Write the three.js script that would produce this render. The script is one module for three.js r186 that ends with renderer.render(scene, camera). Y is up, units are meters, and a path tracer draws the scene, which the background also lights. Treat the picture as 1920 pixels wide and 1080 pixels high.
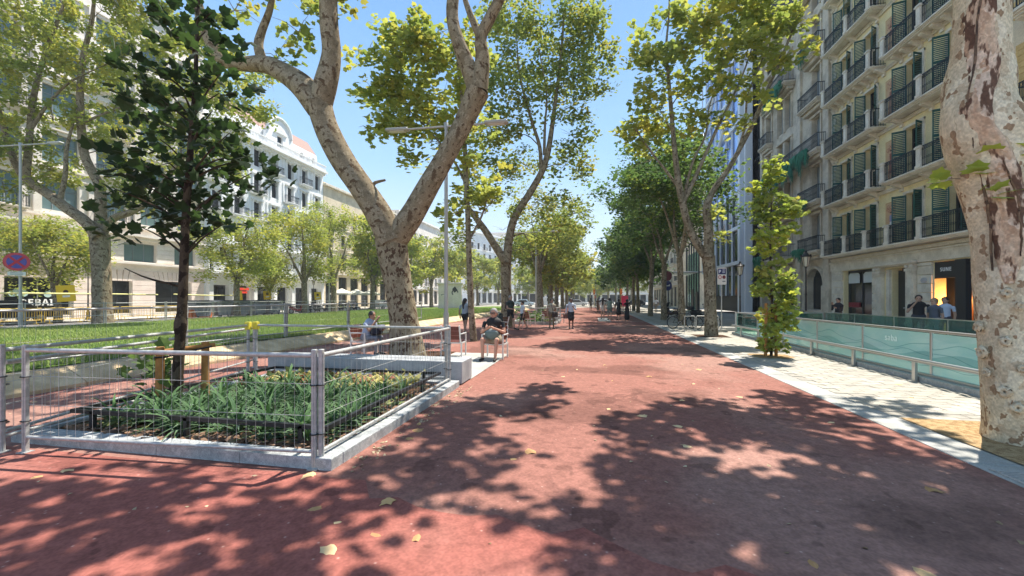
import * as THREE from 'three';
import { mergeGeometries } from 'three/addons/utils/BufferGeometryUtils.js';
import { RoundedBoxGeometry } from 'three/addons/geometries/RoundedBoxGeometry.js';
import { FontLoader } from 'three/addons/loaders/FontLoader.js';
import { TextGeometry } from 'three/addons/geometries/TextGeometry.js';

// ------------------------------------------------------------------ camera, sky, sun, exposure
const scene = new THREE.Scene();
const renderer = new THREE.WebGLRenderer({ antialias: true });
renderer.setSize(1024, 576);
renderer.toneMapping = THREE.LinearToneMapping;
renderer.toneMappingExposure = 2.08;
renderer.shadowMap.enabled = true;
const camera = new THREE.PerspectiveCamera(70.09, 16 / 9, 0.1, 900);
camera.position.set(0, 1.68, 0);
camera.rotation.y = THREE.MathUtils.degToRad(11.17);      // the avenue runs along -z, the lens looks a little to its left
camera.setViewOffset(1920, 1080, 0, -20, 1920, 1080);
scene.add(camera);

{ // clear summer sky: deep blue overhead, paler to the horizon, even all round but for a warm patch added at the sun
  const W = 256, H = 256, data = new Float32Array(W * H * 4);
  const stops = [[-1, 0.17, 0.16, 0.15], [-0.02, 0.25, 0.25, 0.25], [0, 0.594, 0.648, 0.684], [0.12, 0.432, 0.54, 0.648], [0.3, 0.243, 0.396, 0.594], [0.55, 0.14, 0.275, 0.504], [0.8, 0.086, 0.18, 0.36], [1, 0.068, 0.144, 0.288]];
  for (let j = 0; j < H; j++) {
    const s = Math.sin(((j + .5) / H - .5) * Math.PI);
    let k = 0; while (k < stops.length - 2 && s > stops[k + 1][0]) k++;
    const a = stops[k], b = stops[k + 1], t = Math.min(1, Math.max(0, (s - a[0]) / (b[0] - a[0])));
    for (let i = 0; i < W; i++) {
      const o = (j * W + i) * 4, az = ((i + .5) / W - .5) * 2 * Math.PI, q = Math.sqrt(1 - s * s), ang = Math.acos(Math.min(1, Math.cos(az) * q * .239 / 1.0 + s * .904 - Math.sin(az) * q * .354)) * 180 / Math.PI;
      const addedGlow = Math.exp(-Math.pow(ang / 13, 1.3)) * .8;      // warm brightening added round the sun, out of view, for neutral fill light
      for (let c = 0; c < 3; c++) data[o + c] = a[c + 1] + (b[c + 1] - a[c + 1]) * t + addedGlow * [1, .95, .86][c]; data[o + 3] = 1; }
  }
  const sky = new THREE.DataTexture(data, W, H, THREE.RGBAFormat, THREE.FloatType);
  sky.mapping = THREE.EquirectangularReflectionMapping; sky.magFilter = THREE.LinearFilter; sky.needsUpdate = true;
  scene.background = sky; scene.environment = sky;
}
const SUN = new THREE.Vector3(.239, .904, -.354).normalize();
const sun = new THREE.DirectionalLight(0xfff8ee, 4.5);
sun.position.copy(SUN).multiplyScalar(120); sun.target.position.set(0, 0, -20);
sun.position.add(sun.target.position);
sun.castShadow = true; sun.shadow.mapSize.set(4096, 4096);
Object.assign(sun.shadow.camera, { left: -70, right: 70, top: 70, bottom: -70, near: 1, far: 300 });
sun.shadow.radius = 1;
scene.add(sun, sun.target);

// ------------------------------------------------------------------ small tools
function rng(seed) { let a = seed >>> 0; return () => { a = (a + 0x6D2B79F5) | 0; let t = Math.imul(a ^ (a >>> 15), 1 | a); t = (t + Math.imul(t ^ (t >>> 7), 61 | t)) ^ t; return ((t ^ (t >>> 14)) >>> 0) / 4294967296; }; }
const V = (x, y, z) => new THREE.Vector3(x, y, z);
const lerp = (a, b, t) => a + (b - a) * t, clamp = (x, a = 0, b = 1) => Math.min(b, Math.max(a, x));
const sstep = (a, b, x) => { const t = clamp((x - a) / (b - a)); return t * t * (3 - 2 * t); };
const hash = (i, j, s) => { let h = Math.imul(i, 374761393) + Math.imul(j, 668265263) + Math.imul(s, 974634777); h = Math.imul(h ^ (h >>> 13), 1274126177); return ((h ^ (h >>> 16)) >>> 0) / 4294967296; };
function vnoise(u, v, f, s) { // value noise that tiles over u, v in 0..1
  const x = u * f, y = v * f, i = Math.floor(x), j = Math.floor(y), a = x - i, b = y - j, m = n => ((n % f) + f) % f;
  const p = a * a * (3 - 2 * a), q = b * b * (3 - 2 * b);
  return lerp(lerp(hash(m(i), m(j), s), hash(m(i + 1), m(j), s), p), lerp(hash(m(i), m(j + 1), s), hash(m(i + 1), m(j + 1), s), p), q);
}
const fbm = (u, v, f, s, n = 4) => { let r = 0, a = .5, t = 0; for (let k = 0; k < n; k++) { r += a * vnoise(u, v, f << k, s + k); t += a; a *= .5; } return r / t; };
function texture(size, metres, fn, srgb = true) {
  const d = new Uint8Array(size * size * 4);
  for (let j = 0; j < size; j++) for (let i = 0; i < size; i++) {
    const c = fn((i + .5) / size, (j + .5) / size), o = (j * size + i) * 4;
    d[o] = clamp(c[0], 0, 255); d[o + 1] = clamp(c[1], 0, 255); d[o + 2] = clamp(c[2], 0, 255); d[o + 3] = 255;
  }
  const t = new THREE.DataTexture(d, size, size); t.wrapS = t.wrapT = THREE.RepeatWrapping;
  t.magFilter = THREE.LinearFilter; t.minFilter = THREE.LinearMipmapLinearFilter; t.generateMipmaps = true;
  if (srgb) t.colorSpace = THREE.SRGBColorSpace;
  t.repeat.set(1 / metres, 1 / metres); t.needsUpdate = true; return t;
}
const mix3 = (a, b, t) => [lerp(a[0], b[0], t), lerp(a[1], b[1], t), lerp(a[2], b[2], t)];
function canvasTex(w, h, draw) {
  const c = document.createElement('canvas'); c.width = w; c.height = h; draw(c.getContext('2d'), w, h);
  const t = new THREE.CanvasTexture(c); t.colorSpace = THREE.SRGBColorSpace; t.magFilter = THREE.LinearFilter; return t;
}
const std = (o) => new THREE.MeshStandardMaterial({ roughness: .85, metalness: 0, ...o });
const matte = (o) => new THREE.MeshPhysicalMaterial({ roughness: .95, metalness: 0, specularIntensity: .12, ...o });
const lin = (r, g, b) => new THREE.Color().setRGB(r, g, b);

function boxUV(g) { // uv in metres from the side each face points to
  if (g.index) g = g.toNonIndexed();
  const p = g.attributes.position, n = p.count, uv = new Float32Array(n * 2), a = V(0, 0, 0), b = V(0, 0, 0), c = V(0, 0, 0);
  for (let i = 0; i < n; i += 3) {
    a.fromBufferAttribute(p, i); b.fromBufferAttribute(p, i + 1).sub(a); c.fromBufferAttribute(p, i + 2).sub(a); b.cross(c);
    const x = Math.abs(b.x), y = Math.abs(b.y), z = Math.abs(b.z);
    for (let k = 0; k < 3; k++) {
      const X = p.getX(i + k), Y = p.getY(i + k), Z = p.getZ(i + k);
      const [u, v] = y >= x && y >= z ? [X, Z] : x >= z ? [Z, Y] : [X, Y];
      uv[(i + k) * 2] = u; uv[(i + k) * 2 + 1] = v;
    }
  }
  g.setAttribute('uv', new THREE.BufferAttribute(uv, 2)); return g;
}
const move = (g, x, y, z) => g.translate(x, y, z);
function box(w, h, d, x = 0, y = 0, z = 0, ry = 0, rx = 0, rz = 0) { const g = new THREE.BoxGeometry(w, h, d); if (rz) g.rotateZ(rz); if (rx) g.rotateX(rx); if (ry) g.rotateY(ry); return g.translate(x, y, z); }
function rbox(w, h, d, r, x = 0, y = 0, z = 0, ry = 0) { const g = new RoundedBoxGeometry(w, h, d, 2, r); if (ry) g.rotateY(ry); return g.translate(x, y, z); }
function bar(a, b, r0, r1 = r0, seg = 8) { // round bar between two points
  const A = V(...a), B = V(...b), L = A.distanceTo(B), g = new THREE.CylinderGeometry(r1, r0, L, seg, 1);
  g.translate(0, L / 2, 0); g.applyQuaternion(new THREE.Quaternion().setFromUnitVectors(V(0, 1, 0), B.sub(A).normalize())); return g.translate(A.x, A.y, A.z);
}
function lathe(pts, seg = 12, x = 0, y = 0, z = 0) { return new THREE.LatheGeometry(pts.map(p => new THREE.Vector2(p[0], p[1])), seg).translate(x, y, z); }
function extr(pts, depth, holes = []) { // outline in x, y pushed along z
  const s = new THREE.Shape(pts.map(p => new THREE.Vector2(p[0], p[1])));
  for (const h of holes) s.holes.push(new THREE.Path(h.map(p => new THREE.Vector2(p[0], p[1]))));
  return new THREE.ExtrudeGeometry(s, { depth, bevelEnabled: false });
}
function fuse(gs) {
  gs = (Array.isArray(gs) ? gs : [gs]).filter(Boolean).map(g => g.index ? g.toNonIndexed() : g);
  for (const g of gs) for (const k of Object.keys(g.attributes)) if (!['position', 'normal', 'uv', 'color'].includes(k)) g.deleteAttribute(k);
  return gs.length === 1 ? gs[0] : mergeGeometries(gs);
}
const used = {};
function numbered(name) { const n = used[name] = (used[name] ?? -1) + 1; return n ? `${name}_${String(n).padStart(3, '0')}` : name; }
function part(name, gs, mat, parent, uv = true) {
  let g = fuse(gs); if (uv === true) g = boxUV(g);
  const m = new THREE.Mesh(g, mat); m.name = name; parent.add(m); return m;
}
function thing(name, label, category, pos = [0, 0, 0], ry = 0, group) {
  const o = new THREE.Group(); o.name = numbered(name); o.position.set(...pos); o.rotation.y = ry;
  o.userData = { label, category }; if (group) o.userData.group = group; scene.add(o); return o;
}
function copyOf(src, label, pos, ry, group) {
  const o = src.clone(); o.name = numbered(src.name.replace(/_\d{3}$/, '')); o.userData = { ...src.userData, label }; if (group) o.userData.group = group;
  o.position.set(...pos); if (ry !== undefined) o.rotation.y = ry; scene.add(o); return o;
}
function struct(name, gs, mat, uv = true) { const m = part(name, gs, mat, scene, uv); m.name = numbered(name); m.userData.kind = 'structure'; return m; }
function sheet(x0, x1, z0, z1, y, nx = 1, nz = 1) { const g = new THREE.PlaneGeometry(x1 - x0, z1 - z0, nx, nz).rotateX(-Math.PI / 2); return g.translate((x0 + x1) / 2, y, (z0 + z1) / 2); }
function poly(pts, y) { const s = new THREE.Shape(pts.map(p => new THREE.Vector2(p[0], -p[1]))); return new THREE.ShapeGeometry(s).rotateX(-Math.PI / 2).translate(0, y, 0); }

// ------------------------------------------------------------------ materials
const M = {};
{
  const grain = texture(512, 1.1, (u, v) => { const n = 90 + 110 * fbm(u, v, 128, 3, 2) + 40 * (hash(Math.floor(u * 512), Math.floor(v * 512), 7) - .5); return [n, n, n]; }, false);
  const asphaltRed = (s, base, dust, k) => texture(800, 11, (u, v) => {
    const patch = sstep(.42, .68, fbm(u, v, 5, s, 5)), fine = fbm(u, v, 200, s + 9, 2), grit = hash(Math.floor(u * 800), Math.floor(v * 800), s);
    let c = mix3(base, dust, patch * k); const g = 1 + (fine - .5) * .2 + (grit - .5) * .16;
    const spot = (fbm(u, v, 40, s + 30, 3) > .73 ? .86 : 1) * (1 - .16 * sstep(.55, .75, fbm(u, v, 9, s + 50, 4)));
    if (grit > .9985) c = mix3(c, [205, 180, 165], .7);
    return [c[0] * g * spot, c[1] * g * spot, c[2] * g * spot];
  });
  M.red = matte({ map: asphaltRed(11, [144, 101, 90], [153, 118, 106], 1), bumpMap: grain, bumpScale: .0025, roughness: .93 });
  M.redNew = matte({ map: asphaltRed(17, [149, 92, 82], [153, 107, 96], .9), bumpMap: grain, bumpScale: .0025, roughness: .9 });
  const mottled = (s, a, b, size, f = 6, k = 1) => texture(256, size, (u, v) => {
    const n = fbm(u, v, f, s, 5), fine = hash(Math.floor(u * 256), Math.floor(v * 256), s + 5), st = sstep(.55, .8, fbm(u, v, f * 3, s + 8, 3));
    const c = mix3(a, b, clamp(sstep(.3, .7, n) * .8 + st * .3)); const g = 1 + (fine - .5) * .12 * k; return [c[0] * g, c[1] * g, c[2] * g];
  });
  M.concrete = matte({ map: mottled(21, [176, 175, 169], [157, 156, 149], 2.2), bumpMap: grain, bumpScale: .002, roughness: .9 });
  M.granite = matte({ map: mottled(22, [178, 180, 178], [150, 153, 152], .9, 24, 2.5), roughness: .75 });
  M.block = matte({ map: mottled(23, [168, 171, 172], [146, 149, 151], 1.6), roughness: .8 });
  M.cream = matte({ map: mottled(24, [214, 194, 158], [186, 163, 128], 1.7), bumpMap: grain, bumpScale: .003, roughness: .92 });
  M.pavers = [[178, 172, 158], [171, 165, 151], [163, 157, 145], [182, 176, 164]].map((c, i) => std({ map: mottled(30 + i, c, c.map(x => x * .88), .9, 10, 1.5), roughness: .9 }));
  M.paving = matte({ map: mottled(36, [172, 167, 155], [154, 149, 138], 3), roughness: .92 });
  M.plaza = matte({ map: mottled(37, [188, 184, 176], [166, 162, 154], 6), roughness: .92 });
  M.road = std({ map: mottled(38, [122, 120, 118], [104, 102, 100], 5, 8, 2), roughness: .9 });
  M.sand = matte({ map: mottled(39, [176, 150, 112], [138, 112, 80], .8, 20, 3), roughness: 1 });
  M.soil = matte({ map: mottled(40, [92, 70, 54], [60, 45, 36], .8, 14, 3), bumpMap: grain, bumpScale: .02, roughness: 1 });
  M.turf = matte({ map: mottled(41, [104, 128, 58], [84, 104, 46], 1.6, 12, 3), bumpMap: grain, bumpScale: .03, roughness: 1 });
  M.creamStone = std({ map: mottled(50, [236, 228, 218], [222, 212, 201], 4, 5), roughness: .85 });
  M.pinkStone = std({ map: mottled(51, [236, 221, 210], [224, 207, 196], 3, 6), roughness: .85 });
  M.whiteStone = std({ map: mottled(52, [240, 240, 238], [228, 228, 226], 4, 5), roughness: .85 });
  M.tanStone = std({ map: mottled(53, [226, 210, 180], [206, 190, 160], 4, 5), roughness: .88 });
  M.greyStone = std({ map: mottled(54, [210, 199, 180], [178, 167, 149], 3, 6, 1.5), roughness: .9 });
  M.paleStone = std({ map: mottled(55, [232, 224, 207], [208, 199, 181], 1.8, 6, 1.5), roughness: .88 });
  M.yellowPlaster = std({ map: mottled(56, [243, 228, 182], [230, 213, 162], 3.4, 5), roughness: .9 });
  M.yellowBrick = std({ map: mottled(57, [222, 190, 128], [206, 172, 112], 1.4, 12, 2), roughness: .9 });
  M.steel = new THREE.MeshStandardMaterial({ color: lin(.52, .52, .51), metalness: .9, roughness: .34 });
  M.galv = new THREE.MeshStandardMaterial({ map: mottled(58, [186, 186, 182], [164, 164, 160], .35, 10, 1.2), metalness: .2, roughness: .45 });
  M.lampGrey = std({ color: lin(.42, .42, .4), metalness: .4, roughness: .45 });
  M.blackIron = std({ color: lin(.02, .021, .022), roughness: .5, metalness: .3 });
  M.balconyIron = std({ color: lin(.018, .026, .03), roughness: .55, metalness: .2 });
  M.whitePaint = std({ color: lin(.72, .72, .7), roughness: .4 });
  M.darkPaint = std({ color: lin(.03, .03, .032), roughness: .5 });
  M.shutter = std({ color: lin(.014, .09, .072), roughness: .55 });
  M.greyShutter = std({ color: lin(.22, .25, .26), roughness: .6 });
  M.glassDark = new THREE.MeshPhysicalMaterial({ color: lin(.012, .016, .018), roughness: .06, metalness: 0, ior: 1.5 });
  M.glassShop = new THREE.MeshPhysicalMaterial({ color: lin(.02, .022, .022), roughness: .08, ior: 1.5 });
  M.glassTeal = new THREE.MeshPhysicalMaterial({ color: lin(.13, .2, .2), roughness: .12, ior: 1.5 });
  M.glassSkyTint = new THREE.MeshPhysicalMaterial({ color: lin(.3, .46, .85), roughness: .1, metalness: .6, ior: 1.5 });  // blue of the reflected sky put into the glass colour
  M.glassClear = new THREE.MeshPhysicalMaterial({ color: lin(.62, .85, .8), roughness: .04, transmission: 1, thickness: 0, ior: 1.45 });
  M.wood = std({ map: texture(256, .5, (u, v) => { const n = fbm(u, v * .1 + .3, 40, 4, 3), c = mix3([128, 62, 40], [92, 40, 26], n); return c; }), roughness: .5 });
  M.stake = std({ map: texture(256, .5, (u, v) => mix3([190, 136, 70], [138, 94, 46], fbm(u, v, 8, 5, 4))), roughness: .8 });
  M.rubber = std({ color: lin(.012, .012, .013), roughness: .8 });
  // plane-tree bark: flaking plates of cream, olive grey and brown
  const bark = (s, a, b, c, d, thr) => texture(512, 1.3, (u, v) => {
    const w = .05 * (fbm(u, v, 6, s + 40, 3) - .5), n1 = fbm(u + w, v + w, 5, s, 4), n2 = fbm(u + w, v, 9, s + 4, 4), n3 = fbm(u, v, 14, s + 9, 3), f = fbm(u, v, 60, s + 20, 2);
    let k = a; if (n1 > .52) k = b; if (n2 > .58) k = c; if (n3 > thr) k = d;
    const g = .86 + .28 * f; return [k[0] * g, k[1] * g, k[2] * g];
  });
  const barkBump = texture(512, 1.3, (u, v) => { const n = 255 * clamp(.6 * fbm(u, v, 9, 64, 5) + .4 * (fbm(u, v, 5, 60, 4) > .52 ? .8 : .3)); return [n, n, n]; }, false);
  M.barkPale = matte({ map: bark(60, [134, 121, 99], [122, 110, 89], [148, 136, 114], [96, 80, 63], .66), bumpMap: barkBump, bumpScale: .02, roughness: .9 });
  M.barkPatchy = matte({ map: bark(61, [138, 127, 105], [148, 138, 115], [124, 113, 92], [86, 68, 54], .62), bumpMap: barkBump, bumpScale: .025, roughness: .9 });
  M.barkWorn = matte({ map: bark(62, [204, 192, 164], [212, 202, 176], [192, 176, 148], [150, 126, 100], .66), bumpMap: barkBump, bumpScale: .02, roughness: .9 });
  M.barkGrey = matte({ map: bark(63, [138, 128, 108], [124, 116, 96], [152, 142, 122], [92, 80, 64], .62), bumpMap: barkBump, bumpScale: .02, roughness: .9 });
  M.barkDark = matte({ map: bark(64, [74, 64, 52], [62, 54, 44], [84, 74, 62], [48, 40, 34], .6), bumpMap: barkBump, bumpScale: .01, roughness: .9 });
  M.wound = matte({ map: texture(512, 1.2, (u, v) => { // bare wood and dead bark in long upright streaks
    const w = .06 * (fbm(u, v, 4, 81, 3) - .5), n = fbm(u * 1 + w, v * .25, 16, 82, 4), k = fbm(u + w, v, 5, 83, 4), d = fbm(u + w, v * .5, 12, 84, 4), f = .85 + .3 * fbm(u, v, 50, 85, 2);
    let c = mix3([200, 174, 146], [176, 144, 116], sstep(.35, .65, n)); if (k > .55) c = mix3(c, [214, 196, 174], .7); c = mix3(c, [96, 70, 54], sstep(.5, .6, d)); return [c[0] * f, c[1] * f, c[2] * f]; }), bumpMap: barkBump, bumpScale: .03 });
  M.leaf = new THREE.MeshPhysicalMaterial({ color: 0xffffff, roughness: .97, transmission: .58, thickness: 0, specularIntensity: .3, side: THREE.DoubleSide });
  M.leafDry = std({ color: lin(.5, .36, .16), roughness: .9, side: THREE.DoubleSide });
  M.litter = std({ color: 0xffffff, roughness: .95, side: THREE.DoubleSide });
  M.skin = std({ vertexColors: true, roughness: .75 });
  M.hairDark = std({ color: lin(.012, .009, .008), roughness: .55 });
  M.hairGrey = std({ color: lin(.25, .24, .22), roughness: .7 });
  M.hairBrown = std({ color: lin(.04, .022, .014), roughness: .6 });
}
// ------------------------------------------------------------------ the ground
struct('ground', sheet(-300, 300, -420, 60, -.04), M.plaza);
struct('red_path', sheet(-9.7, 3.75, -78, 14, 0), M.red);
{ const r = rng(14), e = [[-9.7, 14], [-9.7, -3.44]]; for (let k = 0; k <= 60; k++) { const x = lerp(-9.6, 3.7, k / 60); e.push([x, (x < -2.4 ? -3.46 : lerp(-3.4, -2.1, (x + 2.4) / 6.1)) + (r() - .5) * (x < -2.4 ? .03 : .3)]); } e.push([3.7, 14]); struct('red_path_new_patch', poly(e, .004), M.redNew); }
struct('far_plaza', sheet(-30, 40, -118, -78, -.02), M.paving);
struct('side_road', sheet(-36.6, -29.9, -140, 20, -.03), M.road);
struct('far_pavement', sheet(-42.2, -36.6, -140, 20, .06), M.plaza);
struct('right_pavement', sheet(3.75, 16.2, -78, 14, -.008), M.paving);
// pale kerb band beside the path, in metre-long stones
{
  const band = struct('kerb_band', sheet(3.75, 4.2, -78, -30.02, .006), M.concrete), r = rng(5);
  for (let k = 0; k < 30; k++) part('kerb_stone', rbox(.44, .06, .985, .006, 3.97, -.022 + r() * .003, -.5 - k * 1.0), M.concrete, band);
}
// small pavers of the right pavement: singly near by, then as the sheet's own tone
{
  const pav = struct('paver_field', sheet(4.2, 6.4, -30, -17.2, -.002), M.pavers[1]), r = rng(8), g = boxUV(new RoundedBoxGeometry(.392, .06, .192, 1, .008)), far = [];
  for (let row = 0; row < 75; row++) {
    const z = -2.4 - row * .2;
    for (let c = 0; c < 6; c++) {
      const x = 4.42 + c * .4 - (row % 2 ? .2 : 0), y = -.03 + r() * .006;
      if (x < 4.38 || x > 6.3) continue;
      if ((Math.hypot(x - 4.9, z + 5.9) < .85) || (Math.hypot(x - 5.1, z + 13.2) < .55)) continue;
      if (z < -4.4 && z > -15.2 && (row > 10)) {
        const m = new THREE.Mesh(g, M.pavers[Math.floor(r() * 4)]); m.name = 'paver'; m.position.set(x, y, z); m.rotation.set((r() - .5) * .012, (r() - .5) * .02, (r() - .5) * .012); pav.add(m);
      } else far.push(move(new RoundedBoxGeometry(.392, .06, .192, 1, .008), x, y, z));
    }
  }
  part('paver_rest', far, M.pavers[0], pav).userData.kind = 'stuff';
  part('joint_bed', sheet(4.2, 6.44, -17.2, -1, -.012), M.plaza, pav);
}
struct('tree_pit', poly([[4.25, -5.0], [5.6, -5.0], [5.6, -6.75], [4.25, -6.75]], .004), M.sand);
struct('tree_pit', poly([[4.55, -12.8], [5.65, -12.8], [5.65, -13.7], [4.55, -13.7]], .004), M.sand);
struct('tree_pit', poly([[4.5, -19.2], [5.9, -19.2], [5.9, -20.6], [4.5, -20.6]], .002), M.soil);
struct('tree_pit', poly([[-6.3, -9.6], [-4.25, -9.6], [-4.25, -12.4], [-6.3, -12.4]], .006), M.soil);
struct('pale_paving', poly([[-4.2, -8.2], [-2.5, -8.2], [-2.5, -12.2], [-4.2, -12.2]], .008), M.concrete);
struct('pale_paving', poly([[.4, -37], [1.3, -37], [1.3, -31], [.4, -31]], .006), M.concrete);
struct('pale_paving', poly([[1.3, -31.0], [3.75, -31], [3.75, -31.2], [1.3, -31.2]], .006), M.concrete);
// slotted drain at the path's edge
{
  const d = thing('drain_grate', 'grey slotted drain grate set in the kerb at the path edge', 'grate', [3.98, .012, -4.3]);
  const bars = []; for (let k = 0; k < 26; k++) bars.push(box(.3, .012, .018, 0, 0, -.5 + k * .04));
  part('slot_bar', bars, M.galv, d); part('frame', [box(.03, .014, 1.1, -.17, 0, 0), box(.03, .014, 1.1, .17, 0, 0)], M.galv, d);
  part('gully', box(.32, .004, 1.06, 0, -.006, 0), M.darkPaint, d);
}
// lawn behind a sloping cream kerb
const lawnY = (x, z) => .14 + .2 * sstep(-26, -10.4, x) + .1 * Math.exp(-(((x + 17) / 5) ** 2)) + .02 * Math.sin(x * 1.3 + z * .4);
{
  const g = new THREE.PlaneGeometry(19.2, 74, 40, 60).rotateX(-Math.PI / 2).translate(-19.9, 0, -31), p = g.attributes.position;
  for (let i = 0; i < p.count; i++) p.setY(i, lawnY(p.getX(i), p.getZ(i)));
  g.computeVertexNormals(); const lawn = struct('lawn', g, M.turf);
  const kerb = struct('lawn_kerb', box(.05, .1, .05, -10.2, .1, 5.9), M.cream), r = rng(12);
  for (let k = 0; k < 52; k++) { // sloping kerb pieces, 1.4 m long
    const prof = [[0, -.03], [0, .06], [-.1, .12], [-.52, .33], [-.72, .34], [-.72, -.03]], e = extr(prof, 1.385);
    e.translate(-9.62 + r() * .012, r() * .006, 5 - (k + 1) * 1.4); part('kerb_piece', e, M.cream, kerb);
  }
  struct('street_kerb', box(.3, .22, 74, -29.6, .06, -31), M.granite);
  // blades of grass in tufts
  const tuft = []; for (let k = 0; k < 9; k++) {
    const a = r() * 6.28, l = .05 + r() * .05, t = new THREE.BufferGeometry(), dx = Math.cos(a), dz = Math.sin(a), ox = (r() - .5) * .1, oz = (r() - .5) * .1;
    t.setAttribute('position', new THREE.Float32BufferAttribute([ox - dz * .006, 0, oz + dx * .006, ox + dz * .006, 0, oz - dx * .006, ox + dx * .035, l, oz + dz * .035], 3)); t.computeVertexNormals(); tuft.push(t);
  }
  const n = 80000, im = new THREE.InstancedMesh(mergeGeometries(tuft), std({ color: 0xffffff, roughness: .8, side: THREE.DoubleSide }), n), m = new THREE.Matrix4(), q = new THREE.Quaternion();
  for (let k = 0; k < n; k++) {
    const z = 2 - Math.pow(r(), 1.5) * 55, x = -10.4 - Math.pow(r(), 1.25) * 18.8, s = (.55 + r() * .5) * (1 + Math.hypot(x, z) / 60);
    m.compose(V(x, lawnY(x, z) - .005, z), q.setFromAxisAngle(V(0, 1, 0), r() * 6.28), V(s, s, s)); im.setMatrixAt(k, m);
    const y = r(), pz = fbm((x + 40) / 64 % 1, (z + 60) / 64, 24, 3, 3); im.setColorAt(k, lin(lerp(.16, .36, y * .6 + pz * .5), lerp(.28, .41, y), lerp(.06, .1, y)));
  }
  im.name = 'grass_blades'; im.userData = { kind: 'stuff', label: 'short sunlit grass of the lawn strip', category: 'grass' }; scene.add(im);
}
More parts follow.
